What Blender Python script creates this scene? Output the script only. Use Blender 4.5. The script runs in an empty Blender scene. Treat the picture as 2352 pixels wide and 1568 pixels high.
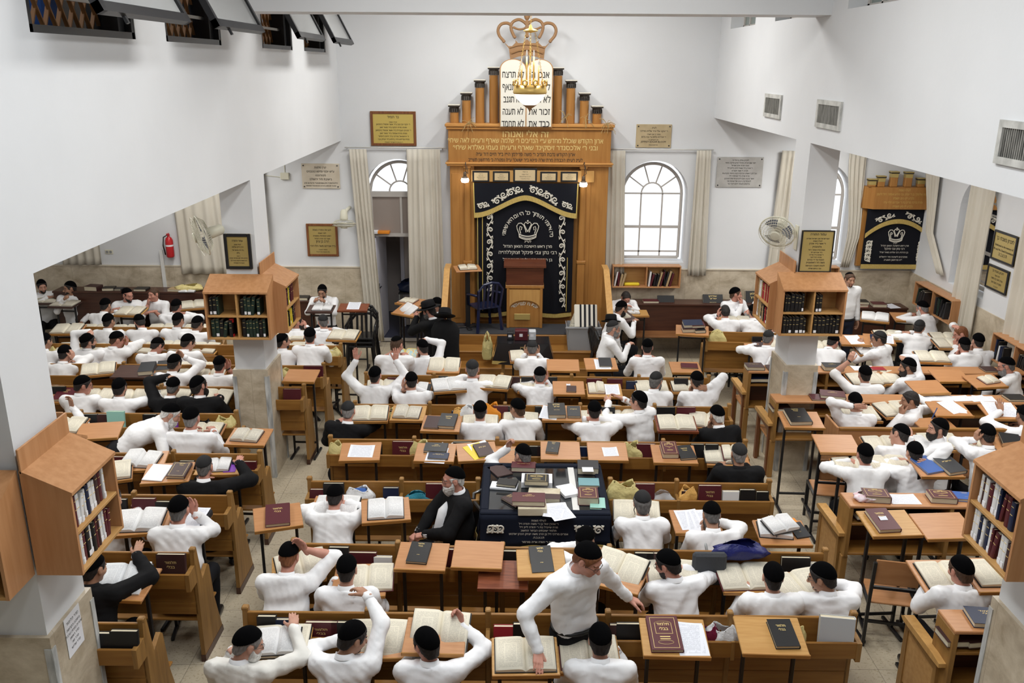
import bpy, math, random
import numpy as np
from mathutils import Matrix, Vector
from mathutils.geometry import delaunay_2d_cdt

# ---------------------------------------------------------------- camera, world, lights, exposure
SC = bpy.context.scene
COL = SC.collection
H = 5.0                                   # the gallery rail the photograph is taken from, metres over the floor
F_PX, PITCH, ROLL = 2003.7, 0.3062, 0.0066
cam_d = bpy.data.cameras.new('camera')
cam_d.sensor_width = 36.0
cam_d.lens = F_PX / 2352 * 36.0
cam_d.clip_end = 100
CAM = bpy.data.objects.new('camera', cam_d)
COL.objects.link(CAM)
CAM.matrix_world = (Matrix.Translation((0, 0, H)) @ Matrix.Rotation(0.0015, 4, 'Z')
                    @ Matrix.Rotation(math.pi / 2 - PITCH, 4, 'X') @ Matrix.Rotation(ROLL, 4, 'Z'))
SC.camera = CAM
SC.view_settings.view_transform = 'Standard'
SC.view_settings.look = 'None'
SC.view_settings.gamma = 1.0
SC.view_settings.use_curve_mapping = False
SC.view_settings.exposure = 0.3

W = bpy.data.worlds.new('daylight')
SC.world = W
W.use_nodes = True
W.node_tree.nodes['Background'].inputs[0].default_value = (0.93, 0.96, 1.0, 1)
W.node_tree.nodes['Background'].inputs[1].default_value = 1.05

def area(name, loc, sx, sy, watts, col=(1, 0.985, 0.95), rot=(0, 0, 0)):
    l = bpy.data.lights.new(name, 'AREA')
    l.shape = 'RECTANGLE'; l.size = sx; l.size_y = sy; l.energy = watts; l.color = col
    o = bpy.data.objects.new(name, l); COL.objects.link(o)
    o.location = loc; o.rotation_euler = rot
    return o
NAVE_LAMPS = [(-.7, 2.4), (1.1, 2.4), (-.7, 4.9), (1.1, 4.9), (-.7, 7.4), (1.1, 7.4), (-.9, 12.9), (1.3, 12.9)]
for x, y in NAVE_LAMPS: area('nave_lamp_light', (x, y, 6.62), 0.5, 1.6, 20 + 5.0 * y, (.93, .97, 1) if y < 7 else (1, .985, .95))
WING_LAMPS = [(-5.2, 6.5), (-5.2, 9.0), (-5.2, 11.5), (-5.2, 14.0), (5.2, 6.5), (5.2, 9.0), (5.2, 11.5), (5.2, 14.0)]
for x, y in WING_LAMPS: area('aisle_lamp_light', (x, y, 4.0), 0.5, 1.6, 34)

# ---------------------------------------------------------------- pixel <-> world (frame 2352 x 1568)
_R = np.array(CAM.matrix_world.to_3x3())
def ray(px, py):
    d = _R @ np.array([(px - 1176) / F_PX, (784 - py) / F_PX, -1.0])
    return d
def at(px, py, z=0.0):
    d = ray(px, py); t = (z - H) / d[2]
    return np.array([d[0] * t, d[1] * t, z])
def atY(px, py, Y):
    d = ray(px, py); t = Y / d[1]
    return np.array([d[0] * t, Y, H + d[2] * t])
def atX(px, py, X):
    d = ray(px, py); t = X / d[0]
    return np.array([X, d[1] * t, H + d[2] * t])

# ---------------------------------------------------------------- materials
MATS = {}
def mat(name, col, rough=0.6, metal=0.0, noise=None, bump=None, emit=None, spec=0.4, sheen=0, alpha=None):
    """noise=(scale, colour2, stretch xyz, detail)  bump=(scale, strength, distance)"""
    if name in MATS: return MATS[name]
    m = bpy.data.materials.new(name); m.use_nodes = True
    nt = m.node_tree; n = nt.nodes; L = nt.links
    b = n['Principled BSDF']
    b.inputs['Base Color'].default_value = (*col, 1)
    b.inputs['Roughness'].default_value = rough
    b.inputs['Metallic'].default_value = metal
    b.inputs['Specular IOR Level'].default_value = spec
    if sheen: b.inputs['Sheen Weight'].default_value = sheen
    if emit:
        b.inputs['Emission Color'].default_value = (*emit[0], 1); b.inputs['Emission Strength'].default_value = emit[1]
    if alpha is not None: b.inputs['Alpha'].default_value = alpha
    tc = None
    def coords(stretch):
        tc = n.new('ShaderNodeTexCoord'); mp = n.new('ShaderNodeMapping')
        mp.inputs['Scale'].default_value = stretch
        L.new(tc.outputs['Object'], mp.inputs['Vector'])
        return mp.outputs['Vector']
    if noise:
        sc, c2, st, det = noise
        t = n.new('ShaderNodeTexNoise'); t.inputs['Scale'].default_value = sc; t.inputs['Detail'].default_value = det
        L.new(coords(st), t.inputs['Vector'])
        r = n.new('ShaderNodeValToRGB'); r.color_ramp.elements[0].position = .35; r.color_ramp.elements[1].position = .68
        r.color_ramp.elements[0].color = (*col, 1); r.color_ramp.elements[1].color = (*c2, 1)
        L.new(t.outputs['Fac'], r.inputs['Fac']); L.new(r.outputs['Color'], b.inputs['Base Color'])
    if bump:
        sc, s, d = bump
        t = n.new('ShaderNodeTexNoise'); t.inputs['Scale'].default_value = sc; t.inputs['Detail'].default_value = 3
        L.new(coords((1, 1, 1)), t.inputs['Vector'])
        bp = n.new('ShaderNodeBump'); bp.inputs['Strength'].default_value = s; bp.inputs['Distance'].default_value = d
        L.new(t.outputs['Fac'], bp.inputs['Height']); L.new(bp.outputs['Normal'], b.inputs['Normal'])
    MATS[name] = m
    return m

M_WALL = mat('white_plaster', (.705, .72, .74), .85, noise=(1.3, (.68, .695, .715), (1, 1, 1), 4), bump=(14, .06, .02))
M_OAK = mat('honey_oak', (.335, .16, .036), .42, noise=(3.2, (.24, .105, .021), (.6, 6, 8), 5), spec=.35)
M_OAKX = mat('honey_oak_long', (.335, .16, .036), .42, noise=(3.2, (.245, .108, .022), (.5, 7, 7), 5), spec=.35)
M_OAKEND = mat('worn_oak_end', (.335, .175, .048), .5, noise=(4, (.23, .115, .03), (6, 6, .7), 6))
M_DESK = mat('orange_beech_board', (.50, .245, .105), .38, noise=(3, (.43, .195, .077), (1.2, 14, 6), 4), spec=.4)
M_DESKY = mat('yellow_beech_board', (.53, .30, .10), .4, noise=(3, (.45, .23, .063), (1.2, 14, 6), 4))
M_DESKEDGE = mat('desk_edge_beech', (.50, .25, .07), .45, noise=(4, (.38, .17, .04), (1, 8, 8), 3))
M_DESKRED = mat('red_walnut_board', (.26, .075, .03), .35, noise=(5, (.14, .035, .015), (1, 9, 5), 6))
M_DESKBRN = mat('brown_board', (.085, .045, .035), .4, noise=(5, (.06, .03, .025), (1, 9, 5), 4))
M_SHELF = mat('beech_shelf_veneer', (.51, .26, .118), .42, noise=(2.6, (.43, .205, .085), (9, 9, .8), 4), spec=.35)
M_SHELFIN = mat('beech_shelf_inside', (.50, .28, .10), .5, noise=(2.6, (.42, .22, .07), (.8, 8, 9), 4))
M_DARKWOOD = mat('dark_brown_wood', (.075, .028, .016), .35, noise=(3, (.05, .018, .012), (.6, 6, 8), 5), spec=.5)
M_MAHOG = mat('mahogany', (.13, .04, .018), .32, noise=(3, (.085, .024, .012), (.6, 6, 8), 5), spec=.5)
M_ARK = mat('ark_oak', (.40, .19, .05), .4, noise=(2.2, (.34, .15, .037), (9, 9, .7), 5), spec=.35)
M_RAIL = mat('pale_oak_rail', (.55, .31, .10), .42, noise=(3, (.47, .25, .075), (8, 8, .8), 4))
M_BLKMET = mat('black_painted_steel', (.012, .012, .014), .38, spec=.5)
M_GREYMET = mat('grey_metal', (.35, .36, .36), .4, .6)
M_SHIRT = [mat('white_cotton_shirt', (.86, .865, .885), .8, bump=(9, .14, .03), spec=.2),
           mat('cream_cotton_shirt', (.80, .785, .74), .8, bump=(9, .14, .03), spec=.2),
           mat('bright_white_shirt', (.88, .885, .90), .8, bump=(8, .16, .03), spec=.2)]
M_COLLAR = mat('shirt_collar', (.87, .875, .895), .75, spec=.2)
M_JACKET = mat('black_wool_jacket', (.007, .007, .008), .85, bump=(40, .2, .005), spec=.2)
M_TROUSER = mat('black_trouser_cloth', (.007, .007, .009), .85, spec=.2, bump=(30, .2, .006))
M_NAVY = mat('navy_trouser_cloth', (.010, .014, .035), .85)
M_VELVET = mat('black_velvet', (.0022, .0022, .0026), .95, spec=.05)
M_KNITCAP = mat('black_cloth_cap', (.010, .010, .011), .8, bump=(120, .35, .003))
M_FELT = mat('black_felt', (.006, .006, .007), .8, spec=.2)
M_SKIN = [mat('skin_light', (.56, .31, .225), .5, spec=.35, noise=(14, (.50, .26, .185), (1, 1, 1), 2)),
          mat('skin_pink', (.58, .285, .215), .5, spec=.35, noise=(14, (.50, .23, .165), (1, 1, 1), 2)),
          mat('skin_olive', (.44, .24, .155), .5, spec=.35, noise=(14, (.37, .19, .12), (1, 1, 1), 2))]
HAIRC = dict(dark=(.012, .009, .008), brown=(.055, .028, .015), grey=(.16, .15, .145), white=(.50, .49, .47), ginger=(.13, .045, .015), salt=(.085, .08, .077))
M_HAIR = {k: mat('hair_' + k, c, .7, bump=(140, .5, .004), noise=(60, tuple(min(1, v * 1.7 + .004) for v in c), (1, 1, .3), 2)) for k, c in HAIRC.items()}
M_EYE = mat('eye_dark', (.02, .015, .012), .2)
M_LIP = mat('lip', (.40, .15, .125), .5)
M_WIRE = mat('spectacle_wire', (.10, .09, .08), .3, .7)
M_SHOE = mat('black_leather', (.010, .009, .009), .3)
M_BELT = mat('black_belt', (.008, .008, .008), .4)
M_CREAM = mat('page_edge', (.66, .60, .46), .8, noise=(90, (.56, .49, .35), (.2, .2, 6), 2))
M_PAPER = mat('white_paper', (.80, .81, .85), .8)
M_GOLD = mat('gold_leaf', (.75, .52, .17), .35, .6)
M_GOLDTXT = mat('gold_lettering', (.72, .55, .22), .5, .2)
M_BLKTXT = mat('black_lettering', (.02, .018, .015), .7)
M_REDTXT = mat('red_lettering', (.30, .03, .03), .7)
M_SILVER = mat('silver_embroidery', (.66, .63, .55), .6)
M_GOLDFR = mat('gold_fringe', (.58, .43, .14), .6, bump=(160, .6, .006), noise=(70, (.40, .28, .07), (4, 4, .3), 2))
M_BLKVEL = mat('black_velvet_curtain', (.0055, .006, .010), .8, spec=.2)
M_NAVYVEL = mat('navy_velvet', (.006, .009, .020), .8, spec=.2)
M_BRASS = mat('brass_plate', (.50, .38, .13), .35, .45, noise=(2, (.56, .43, .17), (1, 1, 1), 2))
M_CURT = mat('beige_curtain', (.60, .565, .49), .85, noise=(5, (.55, .51, .43), (1, 1, .3), 3))
M_CURT_T = M_CURT
M_WHITEMET = mat('white_enamel', (.72, .72, .70), .4)
M_IVORY = mat('ivory_plastic', (.66, .64, .52), .45)
M_GREYPL = mat('grey_plastic', (.30, .31, .33), .5)
M_BLKPL = mat('black_plastic', (.012, .012, .013), .3, spec=.5)
M_BLUEPL = mat('navy_plastic', (.010, .016, .055), .3, spec=.5)
M_REDPL = mat('red_enamel', (.50, .02, .025), .3)
M_YELBAG = mat('yellow_plastic_bag', (.68, .58, .25), .45, bump=(18, .7, .02), spec=.5)
M_WHTBAG = mat('white_plastic_bag', (.78, .79, .80), .4, bump=(18, .7, .02), spec=.5)
M_GRASS = mat('dry_straw', (.42, .30, .13), .8)

BOOKC = dict(black=(.009, .009, .010), maroon=(.085, .012, .018), brown=(.045, .018, .018), navy=(.010, .018, .052), grey=(.55, .57, .60), white=(.72, .72, .72), green=(.014, .030, .022), red=(.33, .02, .03), teal=(.16, .33, .36), charcoal=(.022, .023, .027), orange=(.75, .25, .02), yellow=(.75, .58, .03), purple=(.22, .05, .45), mint=(.32, .60, .52), tan=(.42, .30, .16), blue=(.03, .10, .35))
M_BOOK = {k: mat('book_cover_' + k, c, .42, bump=(70, .15, .002), spec=.4) for k, c in BOOKC.items()}

def node_mat(name):
    m = bpy.data.materials.new(name); m.use_nodes = True
    MATS[name] = m
    return m, m.node_tree.nodes, m.node_tree.links, m.node_tree.nodes['Principled BSDF']

def math_node(n, L, op, a, b=None, c=None):
    t = n.new('ShaderNodeMath'); t.operation = op
    for i, v in enumerate((a, b, c)):
        if v is None: continue
        if isinstance(v, (int, float)): t.inputs[i].default_value = v
        else: L.new(v, t.inputs[i])
    return t.outputs[0]

def page_material(name, paper, ink, lines, boxed):
    """printed page: rows of small type in columns, from the page's own UV map"""
    m, n, L, b = node_mat(name)
    b.inputs['Roughness'].default_value = .8; b.inputs['Specular IOR Level'].default_value = .2
    uv = n.new('ShaderNodeUVMap'); s = n.new('ShaderNodeSeparateXYZ'); L.new(uv.outputs[0], s.inputs[0])
    u, v = s.outputs[0], s.outputs[1]
    f = lambda op, a, b_=None, c=None: math_node(n, L, op, a, b_, c)
    row = f('FLOOR', f('MULTIPLY', v, lines)); fr = f('FRACT', f('MULTIPLY', v, lines))
    ln = f('GREATER_THAN', fr, .42)
    wn = n.new('ShaderNodeTexWhiteNoise'); wn.noise_dimensions = '2D'
    cb = n.new('ShaderNodeCombineXYZ'); L.new(f('FLOOR', f('MULTIPLY', u, lines * 1.5)), cb.inputs[0]); L.new(row, cb.inputs[1])
    L.new(cb.outputs[0], wn.inputs['Vector'])
    word = f('GREATER_THAN', wn.outputs['Value'], .2)
    def inside(x0, x1, y0, y1):
        a = f('MULTIPLY', f('GREATER_THAN', u, x0), f('LESS_THAN', u, x1))
        return f('MULTIPLY', a, f('MULTIPLY', f('GREATER_THAN', v, y0), f('LESS_THAN', v, y1)))
    area_ = inside(.10, .90, .07, .93)
    if boxed:
        frame = f('SUBTRACT', inside(.30, .72, .22, .80), inside(.325, .695, .24, .78))
        area_ = f('MULTIPLY', area_, f('SUBTRACT', 1.0, frame))
    msk = f('MULTIPLY', f('MULTIPLY', ln, word), f('MULTIPLY', area_, .40))
    mx = n.new('ShaderNodeMix'); mx.data_type = 'RGBA'
    mx.inputs[6].default_value = (*paper, 1); mx.inputs[7].default_value = (*ink, 1)
    L.new(msk, mx.inputs[0]); L.new(mx.outputs[2], b.inputs['Base Color'])
    return m
M_PAGE = page_material('cream_printed_page', (.76, .71, .585), (.22, .20, .17), 58, True)
M_PAGEW = page_material('white_printed_page', (.80, .80, .80), (.30, .30, .33), 38, False)
M_PAGEO = page_material('old_printed_page', (.66, .62, .53), (.18, .16, .14), 26, True)
M_SHEET = page_material('printed_sheet', (.78, .80, .86), (.32, .33, .40), 30, False)
M_PAGEB = page_material('blue_light_tint_page', (.74, .76, .78), (.25, .27, .32), 46, True)  # bluish light put into the paper and ink colours, no lamp

def stone_material():
    m, n, L, b = node_mat('travertine')
    b.inputs['Roughness'].default_value = .35
    tc = n.new('ShaderNodeTexCoord')
    mp = n.new('ShaderNodeMapping'); mp.inputs['Scale'].default_value = (1, 1, 1.4); L.new(tc.outputs['Object'], mp.inputs[0])
    t = n.new('ShaderNodeTexNoise'); t.inputs['Scale'].default_value = 3.1; t.inputs['Detail'].default_value = 10; t.inputs['Roughness'].default_value = .68
    t.inputs['Distortion'].default_value = .35
    L.new(mp.outputs[0], t.inputs['Vector'])
    r = n.new('ShaderNodeValToRGB'); e = r.color_ramp.elements
    e[0].position, e[0].color = .30, (.33, .265, .18, 1); e[1].position, e[1].color = .70, (.68, .60, .475, 1)
    k = e.new(.5); k.color = (.52, .445, .335, 1)
    L.new(t.outputs['Fac'], r.inputs[0])
    sx = n.new('ShaderNodeSeparateXYZ'); L.new(tc.outputs['Object'], sx.inputs[0])
    sm = math_node(n, L, 'ADD', sx.outputs[0], sx.outputs[1])
    j = math_node(n, L, 'LESS_THAN', math_node(n, L, 'FRACT', math_node(n, L, 'MULTIPLY', sm, 1 / .62)), .008)
    mx = n.new('ShaderNodeMix'); mx.data_type = 'RGBA'; L.new(math_node(n, L, 'MULTIPLY', j, .5), mx.inputs[0])
    L.new(r.outputs[0], mx.inputs[6]); mx.inputs[7].default_value = (.25, .2, .13, 1); L.new(mx.outputs[2], b.inputs['Base Color'])
    return m
M_STONE = stone_material()

def floor_material():
    m, n, L, b = node_mat('terrazzo_tiles')
    b.inputs['Roughness'].default_value = .38
    tc = n.new('ShaderNodeTexCoord')
    br = n.new('ShaderNodeTexBrick'); br.offset = 0; br.squash = 1
    br.inputs['Scale'].default_value = 1.0; br.inputs['Brick Width'].default_value = .40; br.inputs['Row Height'].default_value = .40
    br.inputs['Mortar Size'].default_value = .003; br.inputs['Mortar Smooth'].default_value = .3
    br.inputs['Color1'].default_value = (.58, .505, .38, 1); br.inputs['Color2'].default_value = (.52, .45, .33, 1); br.inputs['Mortar'].default_value = (.26, .22, .16, 1)
    L.new(tc.outputs['Object'], br.inputs['Vector'])
    t = n.new('ShaderNodeTexNoise'); t.inputs['Scale'].default_value = 38; t.inputs['Detail'].default_value = 4; t.inputs['Roughness'].default_value = .7
    L.new(tc.outputs['Object'], t.inputs['Vector'])
    r = n.new('ShaderNodeValToRGB'); r.color_ramp.elements[0].position = .36; r.color_ramp.elements[1].position = .46
    r.color_ramp.elements[0].color = (.62, .56, .46, 1); r.color_ramp.elements[1].color = (1, 1, 1, 1)
    L.new(t.outputs['Fac'], r.inputs[0])
    mx = n.new('ShaderNodeMix'); mx.data_type = 'RGBA'; mx.blend_type = 'MULTIPLY'; mx.inputs[0].default_value = .8
    L.new(br.outputs['Color'], mx.inputs[6]); L.new(r.outputs[0], mx.inputs[7]); L.new(mx.outputs[2], b.inputs['Base Color'])
    return m
M_FLOOR = floor_material()

def pane_material():
    m = bpy.data.materials.new('window_pane'); m.use_nodes = True
    n = m.node_tree.nodes; L = m.node_tree.links; n.clear()
    out = n.new('ShaderNodeOutputMaterial'); mix = n.new('ShaderNodeMixShader'); tr = n.new('ShaderNodeBsdfTransparent'); gl = n.new('ShaderNodeBsdfGlossy')
    fr = n.new('ShaderNodeFresnel'); fr.inputs[0].default_value = 1.35
    gl.inputs['Roughness'].default_value = .02
    L.new(fr.outputs[0], mix.inputs[0]); L.new(tr.outputs[0], mix.inputs[1]); L.new(gl.outputs[0], mix.inputs[2]); L.new(mix.outputs[0], out.inputs[0])
    return m
M_PANE = pane_material()
def frosted_material(name, col, k):
    m = bpy.data.materials.new(name); m.use_nodes = True
    n = m.node_tree.nodes; L = m.node_tree.links; n.clear()
    out = n.new('ShaderNodeOutputMaterial'); mix = n.new('ShaderNodeMixShader'); tr = n.new('ShaderNodeBsdfTransparent'); gl = n.new('ShaderNodeBsdfPrincipled')
    gl.inputs['Base Color'].default_value = (*col, 1); gl.inputs['Roughness'].default_value = .12
    mix.inputs[0].default_value = k
    L.new(tr.outputs[0], mix.inputs[1]); L.new(gl.outputs[0], mix.inputs[2]); L.new(mix.outputs[0], out.inputs[0])
    return m
M_HOPPER = frosted_material('hopper_pane', (.42, .43, .43), .8)
M_CLEARBAG = frosted_material('clear_plastic', (.75, .76, .78), .35)

# ---------------------------------------------------------------- mesh helpers
class MB:
    def __init__(s): s.v = []; s.f = []; s.n = 0; s.mi = []; s.uv = None
    def add(s, V, Fs, mi=0):
        V = np.asarray(V, float).reshape(-1, 3); s.v.append(V)
        for f in Fs: s.f.append([int(i) + s.n for i in f]); s.mi.append(mi)
        s.n += len(V); return s
    def box(s, x0, y0, z0, x1, y1, z1, mi=0):
        V = [(x0, y0, z0), (x1, y0, z0), (x1, y1, z0), (x0, y1, z0), (x0, y0, z1), (x1, y0, z1), (x1, y1, z1), (x0, y1, z1)]
        return s.add(V, [(0, 3, 2, 1), (4, 5, 6, 7), (0, 1, 5, 4), (1, 2, 6, 5), (2, 3, 7, 6), (3, 0, 4, 7)], mi)
    def bbox(s, x0, y0, z0, x1, y1, z1, b=.006, mi=0):
        """box with chamfered edges"""
        c = np.array([(x0 + x1) / 2, (y0 + y1) / 2, (z0 + z1) / 2]); h = np.array([abs(x1 - x0) / 2, abs(y1 - y0) / 2, abs(z1 - z0) / 2])
        b = min(b, h.min() * .6)
        V = []; idx = {}
        for sx in (-1, 1):
            for sy in (-1, 1):
                for sz in (-1, 1):
                    for ax in range(3):
                        p = np.array([sx, sy, sz]) * (h - b); p[ax] = (sx, sy, sz)[ax] * h[ax]
                        idx[(sx, sy, sz, ax)] = len(V); V.append(c + p)
        Fs = []
        for ax in range(3):
            o = [i for i in range(3) if i != ax]
            for sg in (-1, 1):
                q = []
                for a, bb in ((-1, -1), (1, -1), (1, 1), (-1, 1)):
                    k = [0, 0, 0]; k[ax] = sg; k[o[0]] = a; k[o[1]] = bb; q.append(idx[(*k, ax)])
                if (sg > 0) == (ax == 1): q = q[::-1]
                Fs.append(q)
        for ax in range(3):            # edge strips along ax
            o = [i for i in range(3) if i != ax]
            for a in (-1, 1):
                for bb in (-1, 1):
                    k0 = [0, 0, 0]; k0[o[0]] = a; k0[o[1]] = bb; k1 = list(k0); k0[ax] = -1; k1[ax] = 1
                    q = [idx[(*k0, o[0])], idx[(*k1, o[0])], idx[(*k1, o[1])], idx[(*k0, o[1])]]
                    Fs.append(q)
        for sx in (-1, 1):
            for sy in (-1, 1):
                for sz in (-1, 1): Fs.append([idx[(sx, sy, sz, 0)], idx[(sx, sy, sz, 1)], idx[(sx, sy, sz, 2)]])
        return s.add(V, Fs, mi)
    def prism(s, poly, axis, a, b, mi=0):
        """poly of 2-D points extruded along axis (0,1,2) from a to b; poly in the two other axes in order"""
        n = len(poly); V = []
        for t in (a, b):
            for p in poly:
                q = list(p); q.insert(axis, t); V.append(q)
        Fs = [list(range(n))[::-1], list(range(n, 2 * n))] + [(i, (i + 1) % n, n + (i + 1) % n, n + i) for i in range(n)]
        return s.add(V, Fs, mi)
    def tube(s, pts, r, seg=8, mi=0, closed=False):
        P = np.asarray(pts, float); n = len(P); rr = np.broadcast_to(np.asarray(r, float), (n,))
        V = []; up = np.array([.13, .27, .95])
        for i in range(n):
            if closed: t = P[(i + 1) % n] - P[i - 1]
            else: t = P[min(i + 1, n - 1)] - P[max(i - 1, 0)]
            t = t / (np.linalg.norm(t) + 1e-9)
            u = np.cross(up, t)
            if np.linalg.norm(u) < .2: u = np.cross(np.array([1., 0, 0]), t)
            u /= np.linalg.norm(u); w = np.cross(t, u)
            for k in range(seg):
                a = 2 * math.pi * k / seg; V.append(P[i] + rr[i] * (math.cos(a) * u + math.sin(a) * w))
        Fs = []
        m = n if closed else n - 1
        for i in range(m):
            j = (i + 1) % n
            for k in range(seg): Fs.append((i * seg + k, i * seg + (k + 1) % seg, j * seg + (k + 1) % seg, j * seg + k))
        if not closed: Fs += [list(range(seg))[::-1], list(range((n - 1) * seg, n * seg))]
        return s.add(V, Fs, mi)
    def bar(s, a, b, w, h=None, mi=0):
        """square section bar between two points"""
        h = h or w; a = np.asarray(a, float); b = np.asarray(b, float); t = b - a; t /= np.linalg.norm(t)
        u = np.cross(t, (0, 0, 1.))
        if np.linalg.norm(u) < 1e-3: u = np.array([1., 0, 0])
        u /= np.linalg.norm(u); v = np.cross(u, t); V = []
        for p in (a, b):
            for i, j in ((-1, -1), (1, -1), (1, 1), (-1, 1)): V.append(p + u * i * w / 2 + v * j * h / 2)
        return s.add(V, [(3, 2, 1, 0), (4, 5, 6, 7), (0, 1, 5, 4), (1, 2, 6, 5), (2, 3, 7, 6), (3, 0, 4, 7)], mi)
    def lathe(s, prof, seg=20, c=(0, 0, 0), mi=0, sx=1, sy=1):
        V = []; n = len(prof)
        for r, z in prof:
            for k in range(seg):
                a = 2 * math.pi * k / seg; V.append((c[0] + r * sx * math.cos(a), c[1] + r * sy * math.sin(a), c[2] + z))
        Fs = [(i * seg + k, i * seg + (k + 1) % seg, (i + 1) * seg + (k + 1) % seg, (i + 1) * seg + k) for i in range(n - 1) for k in range(seg)]
        Fs += [list(range(seg))[::-1], list(range((n - 1) * seg, n * seg))]
        return s.add(V, Fs, mi)
    def xf(s, M):
        M = np.array(M)
        s.v = [v @ M[:3, :3].T + M[:3, 3] for v in s.v]; return s
    def mesh(s, name, smooth=False):
        me = bpy.data.meshes.new(name)
        V = np.concatenate(s.v) if s.v else np.zeros((0, 3))
        me.from_pydata(V.tolist(), [], s.f)
        if any(s.mi): me.polygons.foreach_set('material_index', s.mi)
        if smooth: me.polygons.foreach_set('use_smooth', [True] * len(me.polygons))
        me.update()
        return me

def fast_mesh(name, V, Q, smooth=True, mi=None):
    """quads only, from numpy"""
    me = bpy.data.meshes.new(name)
    V = np.asarray(V, np.float32); Q = np.asarray(Q, np.int32)
    me.vertices.add(len(V)); me.vertices.foreach_set('co', V.ravel())
    me.loops.add(Q.size); me.loops.foreach_set('vertex_index', Q.ravel())
    me.polygons.add(len(Q)); me.polygons.foreach_set('loop_start', np.arange(0, Q.size, 4, dtype=np.int32))
    if mi is not None: me.polygons.foreach_set('material_index', np.asarray(mi, np.int32))
    me.polygons.foreach_set('use_smooth', np.full(len(Q), smooth))
    me.update(calc_edges=True)
    return me

def smooth_by_angle(me, deg=35):
    me.polygons.foreach_set('use_smooth', [True] * len(me.polygons))
    try: me.set_sharp_from_angle(angle=math.radians(deg))
    except Exception: pass

def obj(name, me, m, parent=None, M=None, smooth=False):
    if isinstance(me, MB): me = me.mesh(name, smooth)
    o = bpy.data.objects.new(name, me); COL.objects.link(o)
    if m is not None and not me.materials:
        for q in (m if isinstance(m, (list, tuple)) else [m]): me.materials.append(q)
    if parent: o.parent = parent
    if M is not None: o.matrix_local = Matrix(np.asarray(M).tolist()) if not isinstance(M, Matrix) else M
    return o
def empty(name, loc=(0, 0, 0), rz=0.0, parent=None):
    o = bpy.data.objects.new(name, None); COL.objects.link(o); o.location = loc; o.rotation_euler = (0, 0, rz)
    o.empty_display_size = .1
    if parent: o.parent = parent
    return o
def struct(name, mb, m):
    o = obj(name, mb, m); o['kind'] = 'structure'; return o
def tag(o, label, cat, group=None):
    o['label'] = label; o['category'] = cat
    if group: o['group'] = group
    return o
def copy_tree(o, parent=None):
    c = o.copy(); COL.objects.link(c)
    if parent: c.parent = parent
    for ch in list(o.children): copy_tree(ch, c)
    return c
def TRS(loc=(0, 0, 0), rx=0, ry=0, rz=0, s=1.0):
    sc = s if hasattr(s, '__len__') else (s, s, s)
    return Matrix.Translation(loc) @ Matrix.Rotation(rz, 4, 'Z') @ Matrix.Rotation(ry, 4, 'Y') @ Matrix.Rotation(rx, 4, 'X') @ Matrix.Diagonal((*sc, 1))

ORD = ['first', 'second', 'third', 'fourth', 'fifth', 'sixth', 'seventh', 'eighth', 'ninth', 'tenth', 'eleventh', 'twelfth', 'thirteenth', 'fourteenth', 'fifteenth', 'sixteenth', 'seventeenth', 'eighteenth', 'nineteenth', 'twentieth'] + ['number %d' % i for i in range(21, 60)]
LATER = []                                 # (object, look, noun, row): ordinal within noun+row filled in at the end
def later(o, look, noun, row, cat, group=None):
    o['category'] = cat
    o['group'] = group or (noun + 's in the ' + row)
    LATER.append((o, look, noun, row))

# text: the bundled fonts cover Hebrew; right-to-left lines are handed over reversed
_TXT = {}
def fill_loops(P, E, bold=0.0):
    """non-zero fill of closed outlines, thickened by bold"""
    P = np.array([tuple(p) for p in P]); D = np.array([P[b] - P[a] for a, b in E]); D /= np.linalg.norm(D, axis=1)[:, None] + 1e-9
    if bold:
        N = np.zeros_like(P)
        for (a, b), d in zip(E, D): N[a] += (-d[1], d[0]); N[b] += (-d[1], d[0])
        N /= np.linalg.norm(N, axis=1)[:, None] + 1e-9
        sg = np.sign(sum(P[a][0] * P[b][1] - P[b][0] * P[a][1] for a, b in E)); P = P - N * sg * bold
    A = np.array([P[a] for a, b in E]); B = np.array([P[b] for a, b in E])
    vs, es, fs = delaunay_2d_cdt([Vector(p) for p in P], E, [], 0, 1e-6)[:3]
    V = np.array([(v[0], v[1], 0) for v in vs]); T = np.array([list(f) for f in fs]); c = V[T].mean(1)
    ay, by, cy = A[None, :, 1], B[None, :, 1], c[:, None, 1]
    up = (ay > cy) != (by > cy)
    with np.errstate(divide='ignore', invalid='ignore'): x = A[None, :, 0] + (cy - ay) / (by - ay) * (B[:, 0] - A[:, 0])[None]
    w = (np.where(up & (x > c[:, None, 0]), np.sign(by - ay), 0)).sum(1)
    return V, [list(t) for t in T[w != 0]]
def heb(s): return s[::-1]
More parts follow.
